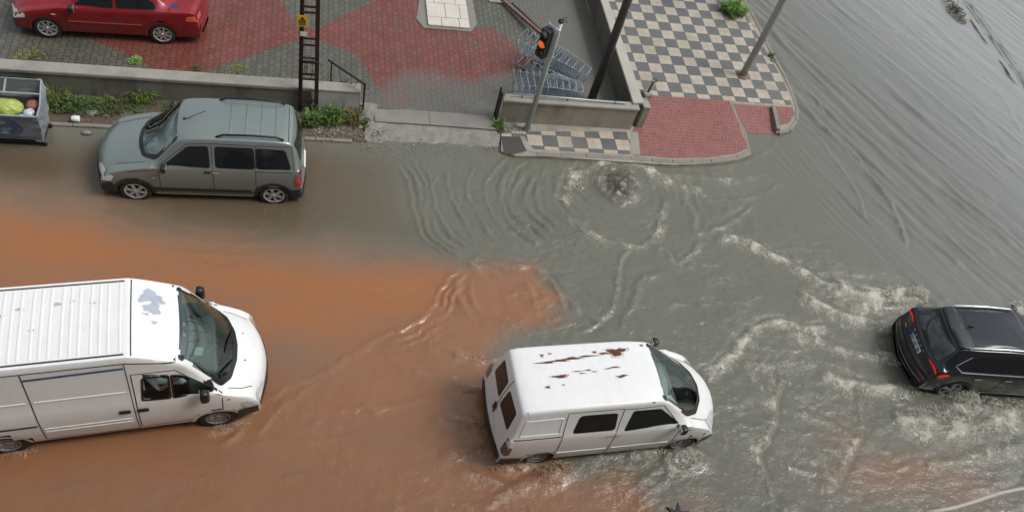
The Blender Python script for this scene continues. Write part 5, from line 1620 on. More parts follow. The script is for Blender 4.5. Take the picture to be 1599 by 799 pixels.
    def wheels(s, xs, half, r, w=.2, kind='alloy', spokes=7, rimf=.66, sink=0.0):
        for x in xs:
            for sg in (1, -1):
                piv = bpy.data.objects.new('wheel', None); COL.objects.link(piv); piv.parent = s.root
                piv.location = (x, sg * half, r - sink)
                if sg < 0: piv.rotation_euler = (0, 0, PI)
                bm = bmesh.new()
                add_lathe(bm, [(r * rimf, -w), (r * .93, -w), (r, -w * .86), (r, -w * .15), (r * .965, -.012), (r * .86, 0.006), (r * rimf * 1.04, 0), (r * rimf, -.03), (r * rimf, -w)], n=36, axis='Y')
                bm.faces.ensure_lookup_table(); bmesh.ops.delete(bm, geom=[f for f in bm.faces if len(f.verts) > 4], context='FACES_ONLY')
                bm_obj('tyre', bm, M['rubber'], piv, True, 40)
                bm = bmesh.new(); R_i = r * rimf
                add_lathe(bm, [(0, -.10), (R_i * .99, -.10), (R_i * .99, -.095), (0, -.095)], n=24, axis='Y')
                bm_obj('brake_disc', bm, M['dark'], piv)
                bm = bmesh.new()
                prof = [(R_i * 1.01, -.06), (R_i * 1.02, -.002), (R_i * .96, .004), (R_i * .90, -.008), (R_i * .88, -.06)]
                add_lathe(bm, prof, n=36, axis='Y')
                bmesh.ops.delete(bm, geom=[f for f in bm.faces if len(f.verts) > 4], context='FACES_ONLY')
                if kind == 'alloy':
                    for k in range(spokes):
                        a = 2 * PI * k / spokes + .3
                        c_, n_ = math.cos(a), math.sin(a)
                        def pt(rr, t, y): return Vector((c_ * rr - n_ * t, y, n_ * rr + c_ * t))
                        w0, w1 = R_i * .13, R_i * .10 * 7 / spokes + .008
                        vv = [bm.verts.new(pt(rr, t, y)) for rr, t, y in ((R_i * .12, -w0, -.004), (R_i * .12, w0, -.004), (R_i * .93, w1, -.004), (R_i * .93, -w1, -.004),
                                                                          (R_i * .12, -w0, -.03), (R_i * .12, w0, -.03), (R_i * .93, w1, -.04), (R_i * .93, -w1, -.04))]
                        for f in ((3, 2, 1, 0), (0, 1, 5, 4), (1, 2, 6, 5), (2, 3, 7, 6), (3, 0, 4, 7)): bm.faces.new([vv[i] for i in f])
                    add_lathe(bm, [(0, .004), (R_i * .15, .002), (R_i * .22, -.02), (R_i * .22, -.04), (0, -.04)], n=16, axis='Y')
                else:
                    add_lathe(bm, [(0, -.02), (R_i * .22, -.018), (R_i * .30, -.045), (R_i * .55, -.035), (R_i * .72, -.02), (R_i * .9, -.05), (0, -.055)], n=28, axis='Y')
                    for k in range(10):
                        a = 2 * PI * k / 10; add_box(bm, (math.cos(a) * R_i * .73, -.014, math.sin(a) * R_i * .73), (.04, .01, .03), Matrix.Rotation(-a, 3, 'Y'))
                bmesh.ops.recalc_face_normals(bm, faces=bm.faces)
                bm_obj('rim', bm, M['rim_silver'] if kind == 'alloy' else M['rim_steel'], piv, True, 35)
    def mirror(s, x, z, y, sg, mat='trim_black', sz=(.10, .20, .16)):
        bm = bmesh.new()
        r = bmesh.ops.create_icosphere(bm, subdivisions=3, radius=1)
        for v in bm.verts:
            v.co = Vector([math.copysign(abs(q) ** .6, q) for q in v.co]) * .95
            c = v.co; c.x = c.x * sz[0] * (.9 if c.x > 0 else .35); c.y *= sz[1] / 2; c.z *= sz[2] / 2
        bmesh.ops.translate(bm, verts=bm.verts, vec=(x, sg * (y + sz[1] * .35), z))
        add_bar(bm, (x - .01, sg * (y - .07), z - sz[2] * .35), (x, sg * (y + .02), z - sz[2] * .3), .022)
        o = bm_obj('mirror', bm, s.mat(mat), s.root, True)
        bm = bmesh.new(); add_box(bm, (x - sz[0] * .36, sg * (y + sz[1] * .35), z), (.006, sz[1] * .8, sz[2] * .8), None, .002); bm_obj('mirror_glass', bm, M['chrome'], o)
    def finish(s, paint_m):
        F = []
        for f in s.F:
            c = sum((s.V[i] for i in f), Vector()) / len(f)
            if len(f) > 4: F.append(f); continue
            a, b, d = s.V[f[0]], s.V[f[1]], s.V[f[3]]
            n = (b - a).cross(d - a)
            n = n.normalized() if n.length > 0 else n
            kill = False
            for ax, P in s.cut:
                if ax in 'LR':
                    sg = 1 if ax == 'L' else -1
                    if c.y * sg > .35 and abs(n.y) > .12 and s.inside(P, c.x, c.z): kill = True
                elif ax == 'T':
                    if c.z > .8 and abs(n.z) > .1 and s.inside(P, c.x, c.y): kill = True
                elif ax == 'B':
                    if c.x < 0 and s.inside(P, c.y, c.z) and abs(n.x) > .3: kill = True
            if not kill: F.append(f)
        o = mesh_obj('body', s.V, F, paint_m, s.root, True, 50)
        bm = bmesh.new(); bm.from_mesh(o.data); bmesh.ops.recalc_face_normals(bm, faces=bm.faces); bm.to_mesh(o.data); bm.free()
        s.body = o
        return o
    def box(s, name, c, sz, mat, rot=None, bevel=.01, parent=None):
        bm = bmesh.new(); add_box(bm, c, sz, rot, bevel); return bm_obj(name, bm, s.mat(mat), parent or s.root)
    def cabin(s, x0, x1, w, zf, zd, xd, rows=2, drv=1):
        """floor, dash, seats and wheel behind clear glass"""
        s.box('cabin_floor', ((x0 + x1) / 2, 0, zf), (x0 - x1, 2 * w, .04), 'dark')
        s.box('bulkhead', (x1, 0, (zf + zd + .4) / 2), (.04, 2 * w, zd + .5 - zf), 'dark')
        d = s.box('dashboard', (xd, 0, zd - .12), (.5, 2 * w, .22), 'dash_grey', None, .06)
        s.box('instrument_hood', (xd - .15, drv * w * .5, zd + .0), (.25, .36, .12), 'seat_cloth', None, .05, d)
        bm = bmesh.new()
        n = 20; Rw = .19; cx, cz = xd - .42, zd - .02; tilt = .95
        pts = [(cx + math.cos(2 * PI * i / n) * Rw * math.sin(tilt), drv * w * .5 + math.sin(2 * PI * i / n) * Rw, cz - math.cos(2 * PI * i / n) * Rw * math.cos(tilt) * -1) for i in range(n + 1)]
        add_tube(bm, pts, .016, 6); add_bar(bm, pts[5], pts[15], .018); add_bar(bm, (cx, drv * w * .5, cz), (cx + .3, drv * w * .5, cz - .2), .03)
        bm_obj('steering_wheel', bm, M['trim_black'], s.root)
        xs = xd - .95
        for r in range(rows):
            for sg in (-1, 1):
                bm = bmesh.new()
                add_box(bm, (xs, sg * w * .5, zf + .28), (.5, .48, .16), None, .05)
                add_box(bm, (xs - .30, sg * w * .5, zf + .62), (.14, .48, .62), Matrix.Rotation(-.25, 3, 'Y'), .05)
                add_box(bm, (xs - .40, sg * w * .5, zf + 1.02), (.10, .26, .17), Matrix.Rotation(-.2, 3, 'Y'), .04)
                bm_obj('seat', bm, s.mat('seat_cloth'), s.root)
            xs -= .85

def wipers(car, ax, arms, mat='trim_black'):
    for pts in arms: car.strip('wiper', 'T', pts, .022, mat, .03)

# ------------------------------------------------------------------ silver-green minivan, parked, nose to the left
P_mini = paint('paint_grey_green', (0.23, 0.27, 0.255), 0.45, 0.32, dirt=(0.13, 0.10, 0.075), dirt_amt=.35)
mini = Car('silver-green minivan with roof rails parked along the wall, nose towards the rubbish container', 'minivan', (-2.154, 13.407, 0), -3.1362, [
    (2.04, 2.16, .66, .24, .24, .70), (2.08, 2.22, .70, .38, .40, .76), (2.06, 2.20, .70, .56, .60, .80), (2.00, 2.14, .68, .72, .76, .83),
    (1.87, 1.99, .66, .84, .89, .85), (1.60, 1.72, .67, .94, .99, .86), (1.30, 1.46, .69, 1.02, 1.07, .865), (1.02, 1.30, .71, 1.09, 1.12, .87),
    (.80, 1.02, .69, 1.28, 1.32, .87), (.56, .66, .64, 1.56, 1.62, .87), (.42, .44, .625, 1.68, 1.73, .87), (.0, .0, .62, 1.745, 1.79, .87),
    (-.8, -.8, .62, 1.755, 1.80, .87), (-1.5, -1.5, .61, 1.735, 1.78, .87), (-1.74, -1.76, .60, 1.69, 1.73, .865), (-1.83, -1.87, .61, 1.56, 1.60, .86),
    (-1.94, -1.99, .68, 1.12, 1.14, .855), (-1.98, -2.03, .76, .72, .72, .85), (-2.02, -2.08, .78, .58, .58, .84), (-2.02, -2.08, .76, .24, .24, .80)],
    lambda x: 1.04 + .05 * min(1, max(0, (1 - x) / 2.5)), dict(paint=P_mini))
c = mini
c.window('windscreen', 'T', [(.50, -.555), (.50, .555), (.92, .665), (1.20, .50), (1.29, .2), (1.30, 0), (1.29, -.2), (1.20, -.50), (.92, -.665)], .06, 'windscreen_glass', True, .05)
for sd in 'LR':
    c.window('side_window', sd, [(.74, 1.13), (.28, 1.55), (-.10, 1.58), (-.12, 1.12)], .06)
    c.window('side_window', sd, [(-.26, 1.13), (-.26, 1.58), (-1.00, 1.58), (-1.02, 1.13)], .07)
    c.window('side_window', sd, [(-1.08, 1.14), (-1.07, 1.58), (-1.64, 1.55), (-1.76, 1.15)], .07)
    for ln in ([(.88, .30), (.88, 1.08), (.30, 1.62), (-.18, 1.66), (-.19, .30)], [(-1.05, .45), (-1.05, 1.64)], [(-.19, 1.66), (-1.78, 1.64), (-1.84, 1.1)], [(.95, 1.02), (1.5, .92)]):
        c.strip('door_seam', sd, ln, .012, 'seam', .004)
    c.strip('door_rail_groove', sd, [(-1.05, 1.07), (-1.80, 1.07)], .016, 'seam', .004)
    c.strip('sill_trim', sd, [(1.0, .31), (-.97, .31)], .03, 'chrome', .012)
    c.strip('sill_guard', sd, [(1.02, .45), (-.95, .45)], .10, 'black_plastic', .008)
    for x in (-.08, -.25):
        c.patch('door_handle', sd, [(x - .07, .99), (x + .07, .99), (x + .07, 1.03), (x - .07, 1.03)], 'rim_silver' if x < -.1 else 'trim_black', .012, .02)
    c.patch('indicator_repeater', sd, [(.96, .78), (1.03, .78), (1.03, .81), (.96, .81)], 'clear_lens', .01, .008)
    sg = 1 if sd == 'L' else -1
    c.patch('headlight', 'F', [(sg * .42, .66), (sg * .45, .78), (sg * .70, .80), (sg * .78, .76), (sg * .77, .66)], 'clear_lens', .05, .012)
    c.patch('headlight_side', sd, [(1.84, .64), (1.76, .80), (1.84, .82), (2.02, .74), (2.05, .64)], 'clear_lens', .05, .012)
    c.patch('taillight', 'B', [(sg * .70, .66), (sg * .70, .98), (sg * .82, .98), (sg * .84, .66)], 'red_lens', .03, .01)
    c.patch('taillight_side', sd, [(-1.87, .68), (-1.85, .96), (-1.97, .98), (-2.0, .68)], 'red_lens', .03, .012)
    c.mirror(.74, 1.16, .86, sg)
    bm = bmesh.new(); add_tube(bm, [(-.28, sg * .55, 1.765), (-.42, sg * .55, 1.835), (-1.0, sg * .55, 1.85), (-1.48, sg * .545, 1.83), (-1.62, sg * .545, 1.755)], .022, 8); bm_obj('roof_rail', bm, M['trim_black'], c.root)
    # lower dark bumper returns
    c.patch('bumper_corner', sd, [(2.10, .26), (2.10, .60), (1.85, .62), (1.80, .52), (1.80, .26)], 'black_plastic', .03, .012)
    c.patch('bumper_corner', sd, [(-1.80, .28), (-1.80, .54), (-2.02, .56), (-2.04, .28)], 'black_plastic', .03, .012)
c.patch('bumper', 'F', [(-.76, .26), (-.78, .60), (-.35, .62), (.35, .62), (.78, .60), (.76, .26)], 'black_plastic', .04, .014)
c.patch('bumper', 'B', [(-.78, .26), (-.80, .56), (.80, .56), (.78, .26)], 'black_plastic', .04, .014)
c.window('rear_window', 'B', [(-.52, 1.14), (-.50, 1.58), (.50, 1.58), (.52, 1.14)], .06)
c.patch('number_plate', 'B', [(-.26, .62), (.26, .62), (.26, .72), (-.26, .72)], 'white', .005, .012)
for x in (-.55, -.86, -1.17, -1.46): c.rib('roof_rib', 'T', [(x, -.50), (x, .50)], .05, 'paint', .014)
c.strip('roof_seam', 'T', [(-1.72, -.6), (-1.72, .6)], .014, 'seam', .004)
for y in (.62, -.62): c.strip('bonnet_seam', 'T', [(1.15, y * 1.08), (1.5, y * 1.03), (1.75, y * .98)], .012, 'seam', .004)
wipers(c, 'T', [[(1.30, .32), (.98, .12), (.85, -.40)], [(1.28, -.25), (1.02, -.35), (.84, -.58)]])
bm = bmesh.new(); add_bar(bm, (.36, .05, 1.74), (-.05, .05, 2.0), .008, n=6); add_box(bm, (.37, .05, 1.745), (.07, .05, .04), None, .01); bm_obj('antenna', bm, M['trim_black'], c.root)
c.arch(1.41, .375, .33, 'black_plastic', lipw=.05); c.arch(-1.41, .375, .33, 'black_plastic', lipw=.05)
c.finish(P_mini); c.wheels((1.41, -1.41), .845, .325, kind='alloy', spokes=6, rimf=.68)
c.cabin(1.0, -1.6, .62, .55, 1.02, .84, 2)

# ------------------------------------------------------------------ white panel van with rusty roof, driving right
P_white = paint('paint_white', (0.80, 0.80, 0.79), 0.0, 0.38, dirt=(0.42, 0.36, 0.29), dirt_amt=.5)
M['rust'] = plain('rust', (0.10, 0.035, 0.025), 0.85, var=.5, scale=20)
van = Car('small white panel van with rusty peeling roof driving through the flood', 'panel van', (5.762, 7.186, 0), 0.0616, [
    (2.10, 2.28, .62, .26, .26, .68), (2.16, 2.35, .68, .42, .42, .76), (2.13, 2.33, .69, .58, .62, .80), (2.05, 2.27, .68, .72, .77, .83),
    (1.95, 2.15, .67, .83, .90, .86), (1.72, 1.98, .68, .97, 1.02, .88), (1.48, 1.82, .70, 1.09, 1.13, .89), (1.25, 1.58, .69, 1.28, 1.32, .895),
    (.95, 1.12, .67, 1.58, 1.64, .895), (.72, .78, .655, 1.80, 1.86, .895), (.58, .60, .65, 1.86, 1.92, .895), (.0, .0, .67, 1.90, 1.96, .90),
    (-1.2, -1.2, .67, 1.90, 1.96, .90), (-1.9, -1.9, .67, 1.88, 1.94, .90), (-2.06, -2.08, .665, 1.84, 1.90, .895), (-2.12, -2.15, .68, 1.70, 1.74, .89),
    (-2.20, -2.24, .74, 1.20, 1.22, .89), (-2.25, -2.30, .80, .75, .75, .885), (-2.28, -2.34, .82, .52, .52, .87), (-2.27, -2.33, .80, .26, .26, .82)],
    lambda x: 1.12 + .06 * min(1, max(0, (1 - x) / 2.5)), dict(paint=P_white))
c = van
c.window('windscreen', 'T', [(.66, -.58), (.66, .58), (1.33, .655), (1.60, .56), (1.76, .3), (1.80, 0), (1.76, -.3), (1.60, -.56), (1.33, -.655)], .06, 'windscreen_glass', True, .05)
for sd in 'LR':
    sg = 1 if sd == 'L' else -1
    c.window('front_side_window', sd, [(1.10, 1.22), (.62, 1.66), (.08, 1.70), (.02, 1.20)], .05)
    c.window('side_window', sd, [(-.22, 1.25), (-.26, 1.68), (-.96, 1.69), (-1.02, 1.26)], .08)
    for ln in ([(1.18, .32), (1.18, 1.12), (.66, 1.76), (-.14, 1.78), (-.17, .32)], [(-1.22, .40), (-1.22, 1.80), (-.14, 1.80)]): c.strip('door_seam', sd, ln, .014, 'seam', .004)
    c.strip('door_track', sd, [(-1.24, 1.20), (-2.15, 1.20)], .02, 'seam', .004)
    c.rib('swage_line', sd, [(-.2, .60), (-1.15, .60), (-1.22, .62)], .02, 'paint', .012); c.rib('swage_line', sd, [(1.1, .60), (-.1, .60)], .02, 'paint', .012)
    c.rib('pressed_panel', sd, [(-1.30, 1.28), (-1.30, 1.68), (-1.98, 1.66), (-2.05, 1.28), (-1.30, 1.28)], .035, 'paint', .010)
    c.patch('roof_gutter', sd, [(.45, 1.86), (.45, 1.88), (-2.0, 1.87), (-2.0, 1.85)], 'seam', .0, .006)
    for x in (-.10, -.28): c.patch('door_handle', sd, [(x - .07, 1.06), (x + .07, 1.06), (x + .07, 1.10), (x - .07, 1.10)], 'rim_silver', .012, .018)
    c.patch('indicator_repeater', sd, [(1.38, .98), (1.46, .98), (1.46, 1.02), (1.38, 1.02)], 'amber_lens', .01, .008)
    c.patch('headlight', 'F', [(sg * .40, .68), (sg * .42, .84), (sg * .66, .90), (sg * .80, .80), (sg * .78, .66)], 'clear_lens', .04, .012)
    c.patch('headlight_side', sd, [(1.86, .68), (1.84, .80), (1.95, .84), (2.08, .76), (2.10, .68)], 'clear_lens', .03, .012)
    c.patch('taillight', 'B', [(sg * .74, .66), (sg * .73, .98), (sg * .86, .98), (sg * .87, .66)], 'smoked_lens', .03, .012)
    c.patch('taillight_side', sd, [(-2.14, .68), (-2.13, .96), (-2.22, .98), (-2.25, .68)], 'smoked_lens', .02, .012)
    c.mirror(1.14, 1.24, .90, sg, sz=(.12, .18, .20))
    c.patch('bumper_corner', sd, [(2.16, .28), (2.16, .58), (1.95, .58), (1.86, .50), (1.86, .28)], 'black_plastic', .03, .012)
    c.patch('bumper_corner', sd, [(-1.86, .30), (-1.86, .50), (-2.27, .54), (-2.28, .30)], 'black_plastic', .03, .012)
    c.window('rear_window', 'B', [(sg * .08, 1.16), (sg * .10, 1.66), (sg * .54, 1.66), (sg * .60, 1.16)], .07, 'tint_brown')
    c.strip('door_hinge', 'B', [(sg * .80, 1.10), (sg * .74, 1.10)], .05, 'black_plastic', .02)
c.patch('bumper', 'F', [(-.74, .28), (-.78, .58), (-.35, .62), (.35, .62), (.78, .58), (.74, .28)], 'black_plastic', .04, .014)
c.patch('bumper', 'B', [(-.80, .28), (-.82, .54), (.82, .54), (.80, .28)], 'black_plastic', .04, .02)
c.strip('rear_door_seam', 'B', [(0, .55), (0, 1.86)], .016, 'seam', .005)
c.patch('rear_door_handle', 'B', [(-.05, .80), (-.05, 1.02), (.07, 1.02), (.07, .80)], 'black_plastic', .01, .02)
c.patch('number_plate', 'B', [(-.30, .60), (.22, .60), (.22, .71), (-.30, .71)], 'white', .005, .014)
for y in (.63, -.63): c.strip('bonnet_seam', 'T', [(1.48, y * 1.07), (1.8, y * 1.05), (2.05, y * .95)], .012, 'seam', .004)
t = NT('rust_stain'); t.set(Base_Color=(0.40, 0.20, 0.10), Roughness=.7, Alpha=t.math('MULTIPLY', t.ramp(t.noise(18, 5, .75), [(.42, 0), (.62, 1)]), .5)); M['rust_stain'] = t.m
rr = random.Random(5)
def rust_patch(car, x, y, a, b, seed, mat='rust', ax='T'):
    n = 22; P = []
    for i in range(n):
        t = 2 * PI * i / n; k = 1 + .35 * math.sin(3 * t + seed) * rr.uniform(.4, 1) + rr.uniform(-.18, .18)
        P.append((x + math.cos(t) * a * k, y + math.sin(t) * b * k))
    nm = 'rust_patch' if mat == 'rust' else 'bare_primer_patch'
    if mat == 'rust': car.patch('rust_stain', ax, [(x + (px - x) * 1.25 + (.02 if px > x else -.03), y + (py - y) * 1.5) for px, py in P], 'rust_stain', 0, .002, step=.05)
    return car.patch(nm, ax, P, mat, 0, .004, step=.03)
for i, (x, y, a, b) in enumerate(((-.06, .42, .17, .075), (-.30, .40, .09, .02), (-.62, .36, .17, .016), (-.95, .33, .15, .024), (-1.22, .30, .16, .022), (-1.48, .28, .16, .018), (-.48, .44, .03, .022), (-1.52, .44, .02, .03), (-1.35, .47, .02, .016),
                                 (-.18, .08, .10, .014), (-.32, .06, .05, .01), (-.72, .06, .06, .012), (-1.28, -.03, .14, .030), (-.12, -.12, .07, .02), (-.05, -.10, .06, .014), (-.85, .0, .05, .010), (-.6, .02, .04, .010), (-1.55, -.22, .035, .020), (-1.25, -.2, .02, .012), (.52, .55, .03, .02), (-.92, .05, .09, .008))):
    rust_patch(c, x, y, a, b, i)
c.arch(1.4985, .375, .33, 'paint'); c.arch(-1.4985, .365, .33, 'paint')
c.finish(P_white); c.wheels((1.4985, -1.4985), .845, .325, kind='steel', rimf=.62)
c.cabin(1.3, .05, .64, .6, 1.06, 1.10, 1)
c.box('dash_paper', (1.22, -.25, 1.065), (.10, .22, .01), 'white', Matrix.Rotation(.3, 3, 'Z'), 0)

# ------------------------------------------------------------------ large white van, leaving the frame on the left
big = Car('large white high-roof delivery van with grey primer patches on its roof, entering at the left', 'delivery van', (-3.274, 7.946, 0), 0.1216, [
    (2.36, 2.52, .72, .28, .28, .78), (2.42, 2.60, .78, .46, .46, .86), (2.41, 2.59, .78, .68, .70, .90), (2.35, 2.54, .77, .86, .90, .93),
    (2.24, 2.44, .76, .98, 1.03, .95), (2.00, 2.24, .80, 1.12, 1.18, .975), (1.82, 2.08, .82, 1.22, 1.27, .985), (1.62, 1.86, .82, 1.50, 1.56, .99),
    (1.42, 1.56, .81, 1.86, 1.94, .99), (1.26, 1.33, .80, 2.10, 2.17, .99), (1.12, 1.14, .79, 2.20, 2.26, .99), (.82, .82, .79, 2.34, 2.40, .99),
    (.52, .52, .79, 2.46, 2.50, .99), (.42, .42, .79, 2.48, 2.51, .99), (-1.0, -1.0, .79, 2.48, 2.51, .99), (-2.6, -2.6, .79, 2.48, 2.51, .99),
    (-2.78, -2.8, .79, 2.42, 2.45, .985), (-2.84, -2.88, .82, 2.1, 2.12, .985), (-2.88, -2.92, .92, 1.0, 1.0, .98), (-2.90, -2.94, .93, .7, .7, .97), (-2.88, -2.92, .9, .30, .30, .92)],
    lambda x: 1.30, dict(paint=P_white), zsill=.34, ymidz=.72)
c = big
c.window('windscreen', 'T', [(1.22, -.70), (1.22, .70), (1.78, .77), (1.94, .62), (2.05, .3), (2.08, 0), (2.05, -.3), (1.94, -.62), (1.78, -.77)], .05, 'windscreen_glass', True, .05)
for sd in 'LR':
    sg = 1 if sd == 'L' else -1
    c.window('quarter_window', sd, [(1.66, 1.36), (1.62, 1.50), (1.20, 1.86), (1.06, 1.90), (1.04, 1.34)], .05, 'side_glass', True, .012)
    c.window('side_window', sd, [(.98, 1.34), (1.00, 1.90), (.62, 1.92), (.56, 1.36)], .05, 'side_glass', True, .012)
    c.strip('door_seam', sd, [(1.78, .60), (1.80, 1.22), (1.12, 2.02), (.46, 2.06), (.44, .48), (1.30, .50)], .016, 'seam', .004)
    c.strip('sliding_door_seam', sd, [(.40, 2.36), (.40, .42)], .014, 'seam', .004)
    c.strip('sliding_door_seam', sd, [(-1.06, 2.34), (-1.04, .45), (.40, .42)], .018, 'seam', .004)
    c.strip('sliding_door_rail', sd, [(.38, 2.24), (-1.06, 2.20)], .05, M['blue_mark'], .006)
    c.strip('door_track', sd, [(-1.08, .98), (-2.8, .98)], .045, 'trim_black', .008)
    for z in (1.62, .86, .76): c.rib('pressed_rib', sd, [(.34, z), (-1.0, z)], .03, 'paint', .010)
    for z in (1.62,): c.rib('pressed_rib', sd, [(-1.12, z), (-2.8, z)], .03, 'paint', .010)
    c.strip('roof_gutter', sd, [(1.15, 2.19), (.9, 2.25), (.42, 2.36), (-2.7, 2.36)], .02, 'seam', .006)
    for x in (.54, .26): c.patch('door_handle', sd, [(x - .10, 1.06), (x + .08, 1.06), (x + .08, 1.16), (x - .10, 1.16)], 'trim_black', .02, .02)
    c.patch('indicator_repeater', sd, [(1.88, 1.04), (1.92, 1.04), (1.92, 1.09), (1.88, 1.09)], 'amber_lens', .01, .008)
    c.patch('headlight', 'F', [(sg * .50, .70), (sg * .52, .82), (sg * .80, .86), (sg * .90, .82), (sg * .90, .68)], 'clear_lens', .04, .012)
    c.patch('headlight_side', sd, [(2.16, .68), (2.10, .90), (2.18, .92), (2.32, .78), (2.34, .68)], 'clear_lens', .03, .012)
    c.mirror(1.50, 1.45, 1.0, sg, sz=(.13, .18, .32))
    c.patch('bumper_corner', sd, [(2.38, .32), (2.38, .66), (2.05, .66), (2.02, .55), (2.02, .32)], 'black_plastic', .03, .014)
    c.patch('taillight', 'B', [(sg * .84, .9), (sg * .84, 1.4), (sg * .93, 1.4), (sg * .95, .9)], 'red_lens', .03, .012)
c.patch('bumper', 'F', [(-.84, .30), (-.88, .66), (-.35, .70), (.35, .70), (.88, .66), (.84, .30)], 'black_plastic', .04, .014)
c.strip('bonnet_seam', 'T', [(1.90, -.80), (2.10, -.78), (2.30, -.70)], .012, 'seam', .004); c.strip('bonnet_seam', 'T', [(1.90, .80), (2.10, .78), (2.30, .70)], .012, 'seam', .004)
for y in (.28, -.28): c.patch('washer_jet', 'T', [(2.19, y), (2.21, y - .015), (2.23, y), (2.21, y + .015)], 'trim_black', 0, .008)
x = .36
c.strip('roof_seam', 'T', [(.52, -.74), (.52, .74)], .018, 'seam', .004)
k = 0
while x > -2.7:
    c.rib('roof_rib', 'T', [(x, -.66), (x, .66)], .055, 'paint', .007); x -= .125 if k % 3 else .17; k += 1
for y in (.71, -.71): c.strip('roof_edge_rail', 'T', [(.42, y), (-2.7, y)], .03, 'seam', .004)
M['primer'] = plain('primer', (0.40, 0.44, 0.50), 0.6, var=.2, scale=12)
for i, (x, y, a, b) in enumerate(((.80, .42, .16, .13), (.92, .34, .10, .07), (.83, .18, .13, .12), (.74, .05, .05, .02), (.86, -.10, .04, .03), (-.05, .30, .05, .025), (-.55, .34, .07, .035), (-.35, .38, .04, .025), (-1.1, .30, .06, .035), (-.9, -.12, .05, .02), (.2, -.3, .02, .012), (-1.35, .2, .05, .03))):
    rust_patch(c, x, y, a, b, i + 40, 'primer')
c.arch(1.671, .40, .35, 'paint'); c.arch(-1.671, .40, .35, 'paint')
c.finish(P_white); c.wheels((1.671, -1.671), .935, .345, kind='steel', rimf=.60)
c.cabin(1.75, .46, .74, .75, 1.20, 1.50, 1)
c.box('dash_paper', (1.45, -.02, 1.205), (.14, .17, .01), M['flap'], Matrix.Rotation(-.1, 3, 'Z'), 0)
wipers(c, 'T', [[(2.02, -.30), (1.80, -.62), (1.76, -.66)], [(2.04, .35), (1.95, .0), (1.90, -.25)]])

# ------------------------------------------------------------------ black SUV, rear quarter, deep in the water on the right
P_black = paint('paint_black', (0.016, 0.018, 0.023), 0.3, 0.22, dirt=(0.10, 0.09, 0.075), dirt_amt=.25)
suv = Car('black SUV with silver roof rails pushing through deep water at the right edge', 'suv', (15.63, 8.27, -0.03), -0.0745, [
    (1.95, 2.12, .60, .30, .30, .66), (2.05, 2.20, .66, .48, .48, .76), (2.02, 2.18, .66, .70, .74, .82), (1.92, 2.10, .66, .86, .92, .86),
    (1.55, 1.68, .70, .98, 1.04, .90), (1.00, 1.22, .72, 1.06, 1.11, .915), (.70, .92, .70, 1.22, 1.27, .92), (.25, .38, .64, 1.48, 1.53, .92),
    (.02, .06, .62, 1.56, 1.61, .92), (-.5, -.5, .62, 1.60, 1.645, .92), (-1.2, -1.2, .61, 1.57, 1.62, .92), (-1.62, -1.66, .58, 1.53, 1.57, .92), (-1.74, -1.83, .57, 1.49, 1.53, .915),
    (-1.82, -1.90, .60, 1.34, 1.36, .91), (-1.98, -2.08, .68, 1.10, 1.12, .90), (-2.06, -2.18, .74, 1.02, 1.03, .89), (-2.10, -2.24, .78, .80, .80, .88), (-2.14, -2.30, .80, .66, .66, .88), (-2.16, -2.32, .80, .52, .52, .87), (-2.10, -2.26, .76, .30, .30, .82)],
    lambda x: 1.02 + .04 * min(1, max(0, (1 - x) / 2.5)), dict(paint=P_black), zsill=.26, ymidz=.62)
c = suv
M['glossy_roof'] = darkglass('glossy_roof', (0.022, 0.027, 0.033), .14); M['glossy_roof'].node_tree.nodes['Principled BSDF'].inputs['Specular IOR Level'].default_value = .3
M['suv_glass'] = darkglass('suv_glass', (0.03, 0.038, 0.043), .05); M['suv_glass'].node_tree.nodes['Principled BSDF'].inputs['Specular IOR Level'].default_value = .8
M['chrome_strip'] = plain('chrome_strip', (0.55, 0.57, 0.62), 0.25, 0.6)
c.patch('glass_roof', 'T', [(.02, -.52), (.04, 0), (.02, .52), (-1.40, .50), (-1.44, 0), (-1.40, -.50)], 'glossy_roof', .04, .005)
c.window('rear_window', 'B', [(-.60, 1.07), (-.52, 1.45), (.52, 1.45), (.60, 1.07)], .05, 'suv_glass')
c.window('windscreen', 'T', [(.10, -.56), (.14, 0), (.10, .56), (.80, .64), (1.05, .3), (1.1, 0), (1.05, -.3), (.80, -.64)], .05)
